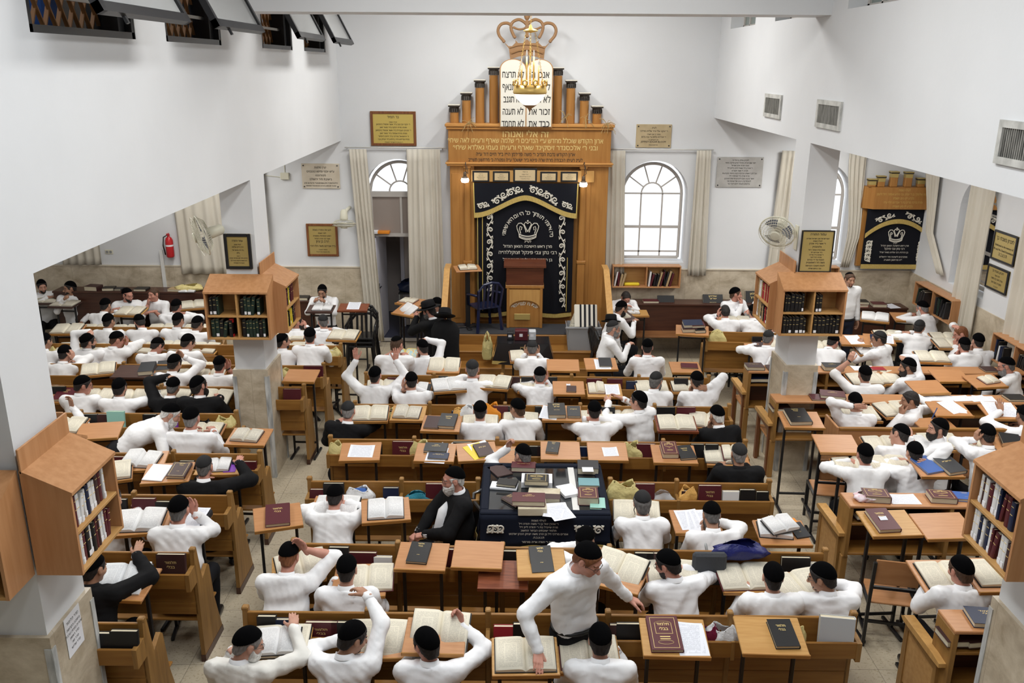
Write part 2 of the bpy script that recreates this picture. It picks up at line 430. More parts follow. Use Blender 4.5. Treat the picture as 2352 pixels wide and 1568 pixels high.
def text_mesh(lines, size=.05, gap=1.35, bold=0.0, align='CENTER', key=None):
    """lines: list of strings or (string, scale). Returns one mesh, centred, in XZ plane facing -Y"""
    mb = MB(); y = 0
    for ln in lines:
        s, k = ln if isinstance(ln, tuple) else (ln, 1.0)
        if s.strip():
            key = (s, bold)
            if key not in _TXT:
                cu = bpy.data.curves.new('t', 'FONT'); cu.body = s; cu.size = 1.0; cu.align_x = 'CENTER'; cu.align_y = 'CENTER'
                cu.resolution_u = 2; cu.fill_mode = 'NONE'
                ob = bpy.data.objects.new('t', cu); COL.objects.link(ob)
                me = bpy.data.meshes.new_from_object(ob.evaluated_get(bpy.context.evaluated_depsgraph_get()))
                _TXT[key] = fill_loops([Vector(v.co[:2]) for v in me.vertices], [tuple(e.vertices) for e in me.edges], bold)
                bpy.data.objects.remove(ob); bpy.data.curves.remove(cu); bpy.data.meshes.remove(me)
            V, Fs = _TXT[key]
            P = np.stack([V[:, 0] * size * k, np.zeros(len(V)), V[:, 1] * size * k - y], 1)
            mb.add(P, Fs)
        y += size * k * gap
    for i in range(len(mb.v)): mb.v[i][:, 2] += y / 2 - size * .6
    return mb
# ---------------------------------------------------------------- implicit surfaces -> meshes
def snet(f, lo, h):
    """naive surface nets on a numpy field, negative inside -> verts, quads"""
    s = f < 0
    c = [s[:-1, :-1, :-1], s[1:, :-1, :-1], s[:-1, 1:, :-1], s[1:, 1:, :-1], s[:-1, :-1, 1:], s[1:, :-1, 1:], s[:-1, 1:, 1:], s[1:, 1:, 1:]]
    cnt = np.zeros(c[0].shape, np.int8)
    for q in c: cnt += q
    I = np.nonzero((cnt > 0) & (cnt < 8)); n = len(I[0])
    idm = np.full(c[0].shape, -1, np.int32); idm[I] = np.arange(n)
    off = [(0, 0, 0), (1, 0, 0), (0, 1, 0), (1, 1, 0), (0, 0, 1), (1, 0, 1), (0, 1, 1), (1, 1, 1)]
    val = [f[I[0] + o[0], I[1] + o[1], I[2] + o[2]] for o in off]
    acc = np.zeros((n, 3)); k = np.zeros(n)
    for a, b in ((0, 1), (2, 3), (4, 5), (6, 7), (0, 2), (1, 3), (4, 6), (5, 7), (0, 4), (1, 5), (2, 6), (3, 7)):
        va, vb = val[a], val[b]; m = (va < 0) != (vb < 0)
        t = np.where(m, va / np.where(m, va - vb, 1), 0)
        oa, ob = np.array(off[a], float), np.array(off[b], float)
        acc += m[:, None] * (oa + t[:, None] * (ob - oa)); k += m
    V = (np.stack(I, 1) + acc / k[:, None]) * h + np.asarray(lo)
    Q = []
    for ax in range(3):
        sl0 = [slice(1, -1)] * 3; sl1 = [slice(1, -1)] * 3
        sl0[ax] = slice(0, -1); sl1[ax] = slice(1, None)
        a = s[tuple(sl0)]; b = s[tuple(sl1)]
        for flip, m in ((False, a & ~b), (True, ~a & b)):
            J = np.nonzero(m)
            if not len(J[0]): continue
            p = [J[i] + (0 if i == ax else 1) for i in range(3)]
            u, v = (ax + 1) % 3, (ax + 2) % 3
            def cell(du, dv):
                q = [p[0].copy(), p[1].copy(), p[2].copy()]; q[u] = q[u] + du; q[v] = q[v] + dv
                return idm[q[0], q[1], q[2]]
            quad = np.stack([cell(-1, -1), cell(0, -1), cell(0, 0), cell(-1, 0)], 1)
            Q.append(quad[:, ::-1] if flip else quad)
    Q = np.concatenate(Q) if Q else np.zeros((0, 4), int)
    return V, Q[(Q >= 0).all(1)]

def grid(lo, hi, h):
    lo = np.asarray(lo, float); n = np.ceil((np.asarray(hi) - lo) / h).astype(int) + 1
    ax = [lo[i] + h * np.arange(n[i]) for i in range(3)]
    return np.stack(np.meshgrid(*ax, indexing='ij'), -1).astype(np.float32), lo
def s_cone(P, a, b, ra, rb):
    a = np.asarray(a, np.float32); ba = np.asarray(b, np.float32) - a; pa = P - a
    t = np.clip(pa @ ba / max(float(ba @ ba), 1e-9), 0, 1)
    d = pa - t[..., None] * ba
    return np.sqrt((d * d).sum(-1)) - (ra + (rb - ra) * t)
def s_ell(P, c, r):
    q = (P - np.asarray(c, np.float32)) / np.asarray(r, np.float32)
    k = np.sqrt((q * q).sum(-1)) + 1e-9
    return (k - 1) * min(r) if np.ndim(r) else (k - 1) * r
def smin(a, b, k):
    h = np.clip(.5 + .5 * (b - a) / k, 0, 1)
    return b + (a - b) * h - k * h * (1 - h)
def smax(a, b, k): return -smin(-a, -b, k)
def rotm(rx=0, ry=0, rz=0):
    return np.array((Matrix.Rotation(rz, 3, 'Z') @ Matrix.Rotation(ry, 3, 'Y') @ Matrix.Rotation(rx, 3, 'X')))
def decim(V, Q): return V, Q

# ---------------------------------------------------------------- head: base of the neck at the origin, face towards +Y, crown at z = .305
def head_field(P, jaw=1.0, nose=1.0):
    d = s_ell(P, (0, -.008, .212), (.074, .097, .090))
    d = smin(d, s_ell(P, (0, .030, .145), (.056 * jaw, .064, .060)), .035)
    d = smin(d, s_ell(P, (0, .062, .088), (.026 * jaw, .028, .022)), .035)          # chin
    d = smin(d, s_cone(P, (0, -.025, -.05), (0, -.012, .12), .058, .052), .03)      # neck
    d = smin(d, s_cone(P, (-.034, .083, .213), (.034, .083, .213), .010, .010), .018)   # brow
    for s in (-1, 1):
        d = smax(d, -s_ell(P, (s * .031, .104, .190), (.021, .020, .014)), .012)    # socket
        d = smin(d, s_ell(P, (s * .031, .081, .190), (.0135, .0135, .012)), .003)   # eyeball
        d = smin(d, s_ell(P, (s * .042, .058, .160), (.022, .028, .02)), .02)       # cheek
        e = s_ell(P, (s * .078, -.004, .183), (.010, .021, .032))                    # ear
        e = smax(e, -s_ell(P, (s * .089, .004, .186), (.007, .011, .018)), .005)
        d = smin(d, e, .008)
    d = smin(d, s_cone(P, (0, .090, .197), (0, .113 * nose ** .3, .155), .009, .0135 * nose), .010)
    for s in (-1, 1): d = smin(d, s_ell(P, (s * .013, .104, .153), (.008, .010, .008)), .006)
    d = smin(d, s_ell(P, (0, .092, .126), (.022, .010, .006)), .006)
    d = smin(d, s_ell(P, (0, .090, .115), (.019, .010, .006)), .006)
    d = smax(d, -s_ell(P, (0, .105, .1205), (.020, .010, .0022)), .003)
    return d
def build_head(jaw, nose, h):
    P, lo = grid((-.11, -.13, -.10), (.11, .145, .325), h)
    V, Q = snet(head_field(P, jaw, nose), lo, h)
    c = V[Q].mean(1); mi = np.zeros(len(Q), int)
    for s in (-1, 1):
        e = np.sqrt(((c - (s * .031, .092, .190)) ** 2 / np.array((.0075, .012, .006)) ** 2).sum(1)) < 1
        mi[e] = 1
        b = (np.abs(c[:, 0] - s * .034) < .019) & (np.abs(c[:, 2] - .2145 + .10 * np.abs(np.abs(c[:, 0]) - .03)) < .0045) & (c[:, 1] > .072)
        mi[b] = 2
    lip = (np.abs(c[:, 0]) < .019) & (np.abs(c[:, 2] - .1205) < .008) & (c[:, 1] > .086)
    mi[lip] = 3
    return V, Q, mi
HEADS = [build_head(1.0, 1.0, .0048), build_head(1.10, 1.15, .0048), build_head(.93, .92, .0048)]
HEADS_FAR = [build_head(1.0, 1.0, .0078), build_head(1.10, 1.15, .0078), build_head(.93, .92, .0078)]

def build_hair(kind, h=.007):
    P, lo = grid((-.11, -.13, .0), (.11, .12, .33), h)
    t = dict(short=.005, full=.012, bald=.004, long=.014)[kind]
    d = s_ell(P, (0, -.008, .212), (.074 + t, .097 + t, .090 + t))
    d = smax(d, s_ell(P, (0, -.008, .212), (.079, .102, .095)) - np.interp(P[..., 2] - .5 * P[..., 1], [.22, .245], [.02, .0]), .004) if kind != 'bald' else d
    d = smin(d, s_cone(P, (0, -.05, .13), (0, -.045, .17), .045 + t, .05 + t), .03)
    d = d + .0025 * np.sin(P[..., 0] * 190 + 3 * np.sin(P[..., 2] * 60)) * np.sin(P[..., 1] * 150 + 1)
    low = .105 if kind != 'long' else .07
    zc = np.interp(P[..., 1], [-.12, -.07, -.045, -.02, .018, .030, .040, .060, .085, .12], [low, low, .13, .20, .215, .150, .165, .225, .268, .275] if kind != 'bald' else [low, low, .13, .20, .215, .17, .20, .26, .30, .33])
    ear = s_ell(P, (0, -.004, .186), (.2, .026, .036))
    d = smax(d, zc - P[..., 2], .004); d = smax(d, -ear, .004)
    if kind == 'bald': d = smax(d, P[..., 2] - .235, .01)
    return snet(d, lo, h)
def build_cap(kind, h=.007):
    P, lo = grid((-.13, -.15, .14), (.13, .15, .36), h)
    t = dict(big=.0115, mid=.011, small=.010)[kind]
    d = s_ell(P, (0, -.014, .208), (.077 + t, .099 + t, .093 + t + dict(big=.012, mid=.006, small=.003)[kind]))
    n = np.array((0, -.447, .894), np.float32)
    d = smax(d, dict(big=.2155, mid=.228, small=.256)[kind] - P @ n, .004)
    return snet(d, lo, h)
def build_beard(kind, h=.007):
    P, lo = grid((-.10, -.03, -.16), (.10, .16, .22), h)
    t = dict(stubble=.0025, short=.006, full=.018, long=.022)[kind]
    d = s_ell(P, (0, .030, .145), (.056 + t, .064 + t, .060 + t * .8))
    d = smin(d, s_ell(P, (0, .062, .088), (.026 + t * 1.2, .028 + t, .022 + t)), .03)
    if kind in ('full', 'long'):
        z = dict(full=.055, long=.0)[kind]
        d = smin(d, s_cone(P, (0, .06, .09), (0, .062, z), .045, .018), .04)
    d = d + .003 * np.sin(P[..., 0] * 170 + 4 * np.sin(P[..., 2] * 50)) * np.sin(P[..., 2] * 120)
    zc = np.interp(P[..., 1], [-.02, .02, .045, .07, .088, .10, .14], [.20, .20, .155, .138, .135, .137, .137])
    d = smax(d, P[..., 2] - zc, .006)
    mouth = s_ell(P, (0, .115, .1205), (.021, .03, .009)); d = smax(d, -mouth, .004)
    d = smax(d, .012 - P[..., 1], .01)
    return snet(d, lo, h)
def fm(name, t): return fast_mesh(name, t[0], t[1])
HAIR = {k: build_hair(k) for k in ('short', 'full', 'bald', 'long')}
CAP = {k: build_cap(k) for k in ('big', 'mid', 'small')}
BEARD = {k: build_beard(k) for k in ('stubble', 'short', 'full', 'long')}
_shared = {}
def shared(kind, key, m):
    k = (kind, key, m.name)
    if k not in _shared:
        src = dict(hair=HAIR, skullcap=CAP, beard=BEARD)[kind][key]
        me = fast_mesh(kind, src[0], src[1]); me.materials.append(m); _shared[k] = me
    return _shared[k]
def glasses_mesh():
    mb = MB()
    for s in (-1, 1):
        mb.tube([(s * .032 + .022 * math.cos(a), .108 - .010 * abs(math.cos(a)) * (1 if s * math.cos(a) > 0 else 0), .188 + .017 * math.sin(a)) for a in np.linspace(0, 2 * math.pi, 14, endpoint=False)], .0018, 5, closed=True)
        mb.tube([(s * .054, .098, .192), (s * .074, .05, .192), (s * .080, -.004, .190)], .0018, 5)
    mb.tube([(-.010, .109, .191), (0, .112, .194), (.010, .109, .191)], .0018, 5)
    return mb.mesh('spectacles', True)
ME_GLASSES = glasses_mesh(); ME_GLASSES.materials.append(M_WIRE)
def payot_mesh():
    mb = MB()
    mb.tube([(-.071 + .004 * math.sin(t * 9), .028 + .005 * math.cos(t * 9), .175 - .10 * t) for t in np.linspace(0, 1, 14)], np.linspace(.006, .003, 14), 6)
    return mb.mesh('sidelock', True)
ME_PAYOT = payot_mesh()
def hat_mesh():
    mb = MB()
    prof = [(.0, .236), (.155, .240), (.163, .246), (.160, .250), (.105, .250), (.097, .256), (.094, .30), (.090, .345), (.075, .362), (.03, .352), (0, .350)]
    mb.lathe(prof, 36, (0, -.012, 0), sx=.98, sy=1.14)
    me = mb.mesh('fedora'); smooth_by_angle(me, 50); return me
ME_HAT = hat_mesh(); ME_HAT.materials.append(M_FELT)
def hatband_mesh():
    mb = MB(); mb.lathe([(.0985, .252), (.0985, .278), (.090, .278), (.090, .252)], 30, (0, -.012, 0), sx=.98, sy=1.14); return mb.mesh('hat_band', True)
ME_BAND = hatband_mesh(); ME_BAND.materials.append(M_VELVET)

# ---------------------------------------------------------------- left hand: wrist at origin, fingers along +Y, palm facing -Z, thumb on +X side
def build_hand(curl, spread, thumb, h=.0052):
    P, lo = grid((-.085, -.05, -.10), (.10, .215, .06), h)
    d = s_cone(P, (0, -.03, 0), (0, .012, 0), .0255, .024)
    d = smin(d, s_cone(P, (-.020, .03, 0), (-.026, .078, 0), .016, .0125), .014)
    d = smin(d, s_cone(P, (.016, .03, -.002), (.024, .082, 0), .018, .0125), .014)
    d = smin(d, s_cone(P, (0, .03, 0), (0, .083, .002), .018, .013), .014)
    for i, (x, L, r) in enumerate(((.0265, .072, .0088), (.0095, .080, .0092), (-.0085, .074, .0088), (-.026, .058, .0078))):
        a = (x * 1.0 - .0) * spread * 9
        c = curl * (1.0 + .12 * i); p = np.array((x, .083 - .004 * (i == 3) * 2, .002)); ang = 0.0; first = None
        for k, fr in enumerate((.44, .31, .25)):
            ang += c * (.75, 1.0, .7)[k]
            q = p + L * fr * np.array((math.sin(a) * math.cos(ang), math.cos(a) * math.cos(ang), -math.sin(ang)))
            e = s_cone(P, p, q, r * (1.0, .95, .88)[k], r * (.95, .88, .78)[k])
            first = e if first is None else smin(first, e, .003); p = q
        d = smin(d, first, .005)
    t0 = np.array((.024, .020, -.006)); t1 = t0 + np.array((.026, .034, -.010)) * (1 + .1 * thumb); t2 = t1 + np.array((.006 + .012 * (1 - thumb), .030, -.008 - .012 * thumb)); t3 = t2 + np.array((-.004 * thumb + .004, .022, -.004 - .010 * thumb))
    e = smin(s_cone(P, t0, t1, .0165, .0115), s_cone(P, t1, t2, .0110, .0100), .006); e = smin(e, s_cone(P, t2, t3, .0098, .0078), .004)
    d = smin(d, e, .008)
    return snet(d, lo, h)
HANDS = dict(flat=build_hand(.10, .25, .2), relax=build_hand(.42, .12, .6), curl=build_hand(.95, .05, .9), open=build_hand(.16, .75, 0))
HANDS_FAR = dict(flat=build_hand(.10, .25, .2, .008), relax=build_hand(.42, .12, .6, .008), curl=build_hand(.95, .05, .9, .008), open=build_hand(.16, .75, 0, .008))

def unit(v): v = np.asarray(v, float); return v / (np.linalg.norm(v) + 1e-9)
def frame(fd, pn):
    """rotation taking hand-local (+Y fingers, -Z palm) to finger direction fd and palm normal pn"""
    y = unit(fd); z = -np.asarray(pn, float); z = unit(z - y * (z @ y)); x = np.cross(y, z)
    return np.stack([x, y, z], 1)
def ik(S, Wr, l1, l2, hint):
    D = Wr - S; L = np.linalg.norm(D); L2 = min(L, (l1 + l2) * .992)
    if L > L2: Wr = S + D / L * L2; D = Wr - S; L = L2
    L = max(L, abs(l1 - l2) + .03)
    t = unit(D); h = np.asarray(hint, float); h = unit(h - t * (h @ t))
    a = (l1 * l1 - l2 * l2 + L * L) / (2 * L); b = math.sqrt(max(l1 * l1 - a * a, 1e-6))
    return S + t * a + h * b, Wr

def loft_tube(pts, rad, seg=12):
    m = MB(); m.tube(pts, rad, seg); return np.concatenate(m.v), m.f

def cloth_noise(P, seed, amp):
    r = np.random.RandomState(seed); o = np.zeros(P.shape[:-1], np.float32)
    for k in range(5):
        d = r.normal(size=3); d /= np.linalg.norm(d); fq = 22 + 16 * k
        w = r.normal(size=3) * 12
        q = np.sin(P @ (d * fq).astype(np.float32) + 1.7 * np.sin(P @ w.astype(np.float32) + r.rand() * 6) + r.rand() * 6)
        o += (q if k < 2 else .9 - 1.9 * np.abs(q)) / (1.4 + .6 * k)
    return amp * o

N_PERSON = [0]; MEN = []
def person(px, py, face=0, L='D', R='D', lean=6, bend=9, side=0, twist=0, yaw=0, pitch=22, tilt=0, hair='dark', style='short', cap='big',
           beard=None, bc=None, glasses=False, payot=False, cloth='shirt', skin=None, rolled=False, seat=.42, stand=False, zoff=0.0,
           belly=0.0, desk=1.0, scale=1.0, look='', noun='man', row='', legs=True, susp=False, trouser='black', world=None, far=None, watch=None):
    k = N_PERSON[0]; N_PERSON[0] += 1
    rnd = random.Random(k * 7 + 3)
    r_ = math.radians
    hipz = (.95 if stand else seat + .085) + zoff
    # spine: hips -> waist -> base of the neck
    hip = np.array((0., 0., hipz)); ta, tb = r_(lean), r_(lean + bend); sd = r_(side)
    d1 = np.array((math.sin(sd) * math.cos(ta), math.sin(ta), math.cos(ta) * math.cos(sd))); d2 = np.array((math.sin(sd * 1.2) * math.cos(tb), math.sin(tb), math.cos(tb) * math.cos(sd)))
    mid = hip + d1 * .26; neck = mid + d2 * .295
    up = unit(d2); Rt = rotm(rz=-r_(twist)); right0 = unit(np.cross(np.array((0, 1., 0)), up)) if abs(up[1]) < .95 else np.array((1., 0, 0))
    right0 = unit(np.array((1., 0, 0)) - up * up[0])
    fwd0 = np.cross(up, right0)
    right = unit(right0 * math.cos(r_(twist)) - fwd0 * math.sin(r_(twist))); fwd = np.cross(up, right)
    sh = {-1: neck - right * .182 - up * .040, 1: neck + right * .182 - up * .040}
    # head: yaw about vertical, then pitch, then tilt
    HR = rotm(rz=-r_(yaw)) @ rotm(ry=r_(tilt)) @ rotm(rx=-r_(pitch)) * .955
    hb = neck - up * .020 + fwd * .012
    HM = np.eye(4); HM[:3, :3] = HR; HM[:3, 3] = hb
    hc = hb + HR @ np.array((0, 0, .20))
    # where the hips stand in the room: the crown of the head is the point read off the photograph
    rz = -r_(face); c, s_ = math.cos(rz), math.sin(rz)
    if world is None:
        A = at(px, py, hc[2] * scale)
        o = np.array((A[0] - scale * (c * hc[0] - s_ * hc[1]), A[1] - scale * (s_ * hc[0] + c * hc[1]), 0.0))
    else: o = np.array((world[0], world[1], 0.0))
    dist = math.hypot(o[0], o[1]); far = dist > 10.6 if far is None else far
    c_, s2_ = math.cos(rz), math.sin(rz); MEN.append((px, py, (o[0] + scale * (c_ * hc[0] - s2_ * hc[1]), o[1] + scale * (s2_ * hc[0] + c_ * hc[1])), face))
    # hands
    hinv = lambda v: HR @ np.asarray(v, float)
    arms = {}
    for sg, spec in ((-1, L), (1, R)):
        kind = spec if isinstance(spec, str) else spec[0]
        X = sg; hand = 'relax'
        zd = (desk + .03)
        if kind == 'D': w = (X * .13, neck[1] + .26, zd - .05); fd = (-X * .55, .8, .1); pn = (0, -.1, -1); hint = (X * .5, -.15, -1)
        elif kind == 'W': w = (X * .08, neck[1] + .24, zd); fd = (-X * 1, .25, 0); pn = (0, 0, -1); hint = (X * 1.0, .0, -.30)
        elif kind == 'A': w = (-X * .06, neck[1] + .22, zd + .01 * (X + 1)); fd = (-X * 1, .1, 0); pn = (0, 0, -1); hint = (X * 1.0, .05, -.5); hand = 'flat'
        elif kind == 'H': w = hc + hinv((X * .115, .035, -.075)); fd = hinv((-X * .10, -.30, 1)); pn = hinv((-X, 0, 0)); hint = (X * .75, .55, -.75); hand = 'relax'
        elif kind == 'T': w = hc + hinv((X * .10, .06, .105)); fd = hinv((-X * 1, -.25, .10)); pn = hinv((0, 0, -1)); hint = (X * 1, .2, .2)
        elif kind == 'F': w = hc + hinv((X * .085, .13, -.06)); fd = hinv((-X * .45, .0, 1)); pn = hinv((0, -1, 0)); hint = (X * .5, .5, -.9)
        elif kind == 'C': w = hc + hinv((X * .05, .125, -.175)); fd = hinv((-X * .25, -.1, 1)); pn = hinv((-X * .5, -1, 0)); hint = (X * .45, .35, -1); hand = 'curl'
        elif kind == 'N': w = neck + right * X * .115 + up * .07 - fwd * .02; fd = -right * X - fwd * .7 + up * .15; pn = fwd - right * X * .5; hint = (X * 1, .2, .55); hand = 'flat'
        elif kind == 'U': w = sh[sg] + np.array((X * .07, .17, .36)); fd = (X * .12, .05, 1); pn = (-X * .3, 1, 0); hint = (X * .5, -.2, -1); hand = 'open'
        elif kind == 'L': w = (X * .13, .30, hipz + .12); fd = (-X * .5, .8, -.1); pn = (0, 0, -1); hint = (X * 1, -.5, -.3)
        elif kind == 'S': w = sh[sg] + np.array((X * .05, .05, -.52)); fd = (0, .1, -1); pn = (-X, 0, 0); hint = (X * .3, -1, 0)
        elif kind == 'P': w = (X * .09, neck[1] + .26, neck[2] + .02); fd = (-X * .3, .7, .6); pn = (-X * .8, 0, -.3); hint = (X * .7, -.2, -1); hand = 'curl'
        else:                                 # explicit: (name, wrist, fingers, palm, hint, hand) in body axes
            _, w, fd, pn, hint, hand = spec
        w = np.asarray(w, float); E, w = ik(sh[sg], w, .29, .25, hint)
        arms[sg] = (E, w, frame(fd, pn), hand)
    # ---- skin: head and neck, both forearms and hands, and the trunk inside the clothes as one mesh
    hv, hq, hmi = (HEADS_FAR if far else HEADS)[k % 3]
    Vs, Qs, MI, n0 = [hv @ HR.T + hb], [hq], [hmi], len(hv)
    for sg in (-1, 1):
        E, w, Fr, hand = arms[sg]
        V, Q = (HANDS_FAR if far else HANDS)[hand]
        if sg > 0: V = V * (-1, 1, 1); Q = Q[:, ::-1]
        Vs.append(V @ Fr.T + w); Qs.append(Q + n0); MI.append(np.zeros(len(Q), int)); n0 += len(V)
        ts = np.linspace(0, 1, 7); fx = w - E
        m = MB(); m.tube([E + fx * t for t in ts], np.array([.036, .042, .043, .040, .034, .029, .026]) * (1 if rolled and cloth == 'shirt' else np.array([.6, .6, .6, .62, .7, .85, 1])), 12)
        V = np.concatenate(m.v); Q = np.array([f for f in m.f if len(f) == 4]); Vs.append(V); Qs.append(Q + n0); MI.append(np.zeros(len(Q), int)); n0 += len(V)
    m = MB(); m.tube([hip, mid, mid * .4 + neck * .6, neck, hb + HR @ np.array((0, -.015, .05))], [.09, .09, .08, .045, .045], 12)
    for sg in (-1, 1): m.tube([neck - up * .03, sh[sg], arms[sg][0]], [.035, .035, .026], 10)
    V = np.concatenate(m.v); Q = np.array([f for f in m.f if len(f) == 4]); Vs.append(V); Qs.append(Q + n0); MI.append(np.zeros(len(Q), int))
    skinm = M_SKIN[skin if skin is not None else (k * 5) % 3]; hairm = M_HAIR[hair]
    me = fast_mesh('person', np.concatenate(Vs), np.concatenate(Qs), True, np.concatenate(MI))
    for q in (skinm, M_EYE, M_HAIR[hair if hair not in ('white',) else 'grey'], M_LIP): me.materials.append(q)
    P0 = bpy.data.objects.new('person', me); COL.objects.link(P0)
    P0.location = o; P0.rotation_euler = (0, 0, rz); P0.scale = (scale,) * 3
    hm = Matrix(HM.tolist())
    # ---- shirt / jacket
    jac = cloth in ('jacket', 'coat'); t = .012 if jac else 0
    h = .020 if far else .0155
    pts = [hip, neck, sh[-1], sh[1]] + [arms[s2][i] for s2 in (-1, 1) for i in (0, 1)]
    lo = np.min(pts, 0) - .17; hi = np.max(pts, 0) + .15; lo[2] = hipz - .11 - (.35 if cloth == 'coat' and stand else 0)
    P, lo = grid(lo, hi, h)
    b = belly
    d = None
    for sg in (-1, 1):
        a = s_cone(P, hip + np.array((sg * .055, .005 + b * .3, -.05)), mid + right * sg * .062 + fwd * b * .6, .115 + t + b * .5, .108 + t + b * .6)
        e = s_cone(P, mid + right * sg * .062 + fwd * b * .6, neck + right * sg * .085 - up * .10 + fwd * .005, .108 + t + b * .6, .098 + t)
        e = smin(a, e, .04); d = e if d is None else smin(d, e, .06)
    d = smin(d, s_cone(P, mid + fwd * .005, neck - up * .075 - fwd * .012, .105 + t, .088 + t), .04)
    d = smin(d, s_cone(P, sh[-1] + right * .015 - up * .0, sh[1] - right * .015, .068 + t, .068 + t), .05)
    for sg in (-1, 1):
        d = smin(d, s_cone(P, neck + up * .006 + right * sg * .022 - fwd * .016, sh[sg] + up * .008, .062 + t, .055 + t), .045)
    d = smax(d, (P - hb) @ up.astype(np.float32) - .042, .012)
    for sg in (-1, 1):
        E, w, _, _ = arms[sg]; S = sh[sg]
        a = s_cone(P, S, E, .066 + t, .053 + t)
        if rolled and not jac:
            a = smin(a, s_cone(P, E, E + (w - E) * .18, .053, .050), .02)
        else: a = smin(a, s_cone(P, E, E + (w - E) * .94, .053 + t, .038 + t * .7), .025)
        d = smin(d, a, .030)
    d = d + cloth_noise(P, k, .0062 if not jac else .005)
    if not (jac and stand): d = smax(d, (hipz + .01) - P[..., 2], .008)
    V, Q = snet(d, lo, h)
    nm = {'shirt': 'shirt', 'jacket': 'jacket', 'coat': 'coat'}[cloth]
    o_sh = obj(nm, fast_mesh(nm, V, Q), M_JACKET if jac else M_SHIRT[1 if look.find('cream') >= 0 else (k % 2) * 2], P0)
    # collar
    cm = MB(); nx = hb + HR @ np.array((0, -.018, .045)); cb = hb + up * .050
    ring = []
    for j, (rr, zz, fo) in enumerate(((.064, -.020, 0), (.0605, .014, 0), (.0595, .024, .003), (.0635, .023, .0), (.0725, -.012, 0))):
        for a in np.linspace(0, 2 * math.pi, 18, endpoint=False):
            ring.append(cb + right * rr * .98 * math.cos(a) + fwd * (rr * 1.02 * math.sin(a) - .021 + fo) + up * (zz - .012 * (math.sin(a) > .3) * (j > 0) + .002))
    Fc = [(i * 18 + a, i * 18 + (a + 1) % 18, (i + 1) * 18 + (a + 1) % 18, (i + 1) * 18 + a) for i in range(4) for a in range(18)]
    cm.add(ring, Fc)
    obj('collar', cm.mesh('collar', True), M_COLLAR if not (jac and k % 4 == 0) else M_JACKET, o_sh)
    if not rolled:
        for sg in (-1, 1):
            E, w, _, _ = arms[sg]; a = unit(w - E); q = MB(); q.tube([w - a * .050, w - a * .048, w - a * .002, w - a * .004], [.034, .0395 + t * .5, .0375 + t * .5, .030], 12)
            obj('cuff', q.mesh('cuff', True), M_COLLAR, o_sh)
    if susp:
        for sg in (-1, 1):
            q = MB(); q.tube([hip + right * sg * .04 - fwd * .135, mid + right * sg * .05 - fwd * .125, neck + right * sg * .085 - up * .10 - fwd * .112, neck + right * sg * .09 + up * .015 - fwd * .03], .011, 6); obj('suspender', q.mesh('suspender', True), M_GREYMET, o_sh)
    # ---- trousers and shoes
    if legs:
        if stand:
            kn = {s2: np.array((s2 * .10, .03, .50)) for s2 in (-1, 1)}; an = {s2: np.array((s2 * .11, -.01 + .03 * s2, .09)) for s2 in (-1, 1)}
        else:
            kn = {s2: np.array((s2 * .13, .42, hipz - .02)) for s2 in (-1, 1)}; an = {s2: np.array((s2 * .13, .40 - .04 * s2, .10)) for s2 in (-1, 1)}
        hh = .026
        pts = [hip] + list(kn.values()) + list(an.values()); lo = np.min(pts, 0) - .19; hi = np.max(pts, 0) + .17
        P, lo = grid(lo, hi, hh); d = s_cone(P, hip - np.array((.06, 0, .01)), hip + np.array((.06, 0, -.01)), .125 + t * .5 + b * .3, .125 + t * .5 + b * .3)
        for sg in (-1, 1):
            d = smin(d, smin(s_cone(P, hip + np.array((sg * .09, 0, -.02)), kn[sg], .095, .068), s_cone(P, kn[sg], an[sg], .068, .056), .03), .035)
        V, Q = snet(d + cloth_noise(P, k + 500, .003), lo, hh)
        o_tr = obj('trousers', fast_mesh('trousers', V, Q), M_NAVY if trouser == 'navy' else M_TROUSER, P0)
        if stand and not jac:
            q = MB(); rg = [hip + np.array((.174 * math.cos(a), .136 * math.sin(a) + .006, .040)) for a in np.linspace(0, 2 * math.pi, 22, endpoint=False)]
            q.tube(rg, .017, 6, closed=True); bl = obj('belt', q.mesh('belt', True), M_BELT, o_tr)
        for sg in (-1, 1):
            q = MB(); A = an[sg]; q.tube([A + np.array((0, -.06, -.055)), A + np.array((0, -.02, -.045)), A + np.array((0, .08, -.055)), A + np.array((0, .17, -.066)), A + np.array((0, .20, -.070))], [.03, .042, .040, .032, .016], 10)
            obj('shoe', q.mesh('shoe', True), M_SHOE, P0)
    # ---- head wear and hair
    if style: obj('hair', shared('hair', style, hairm), None, P0, hm)
    if cap == 'hat':
        hh_ = obj('black_hat', ME_HAT, None, P0, hm @ Matrix.Translation((0, 0, -.03)) @ Matrix.Diagonal((1.12, 1.12, 1.1, 1))); obj('hat_band', ME_BAND, None, hh_)
    elif cap: obj('skullcap', shared('skullcap', cap, M_KNITCAP if cap == 'mid' else M_VELVET), None, P0, hm)
    if beard: obj('beard', shared('beard', beard, M_HAIR[bc or hair]), None, P0, hm)
    if glasses: obj('spectacles', ME_GLASSES, None, P0, hm)
    if payot:
        for sg in (1, -1):
            pm = ME_PAYOT
            if not pm.materials: pm.materials.append(M_HAIR['dark'])
            obj('sidelock', pm, None, P0, hm @ Matrix.Diagonal((sg, 1, 1, 1)))
    if watch:
        E, w, Fr, _ = arms[watch]; a = unit(w - E); q = MB(); q.tube([w - a * .004, w + a * .0, w + a * .014, w + a * .016], [.026, .029, .029, .026], 12); obj('wristwatch', q.mesh('wristwatch', True), M_BLKPL, P0)
    if look: later(P0, look, noun, row, 'person', 'men studying in the ' + row)
    return P0, o, arms
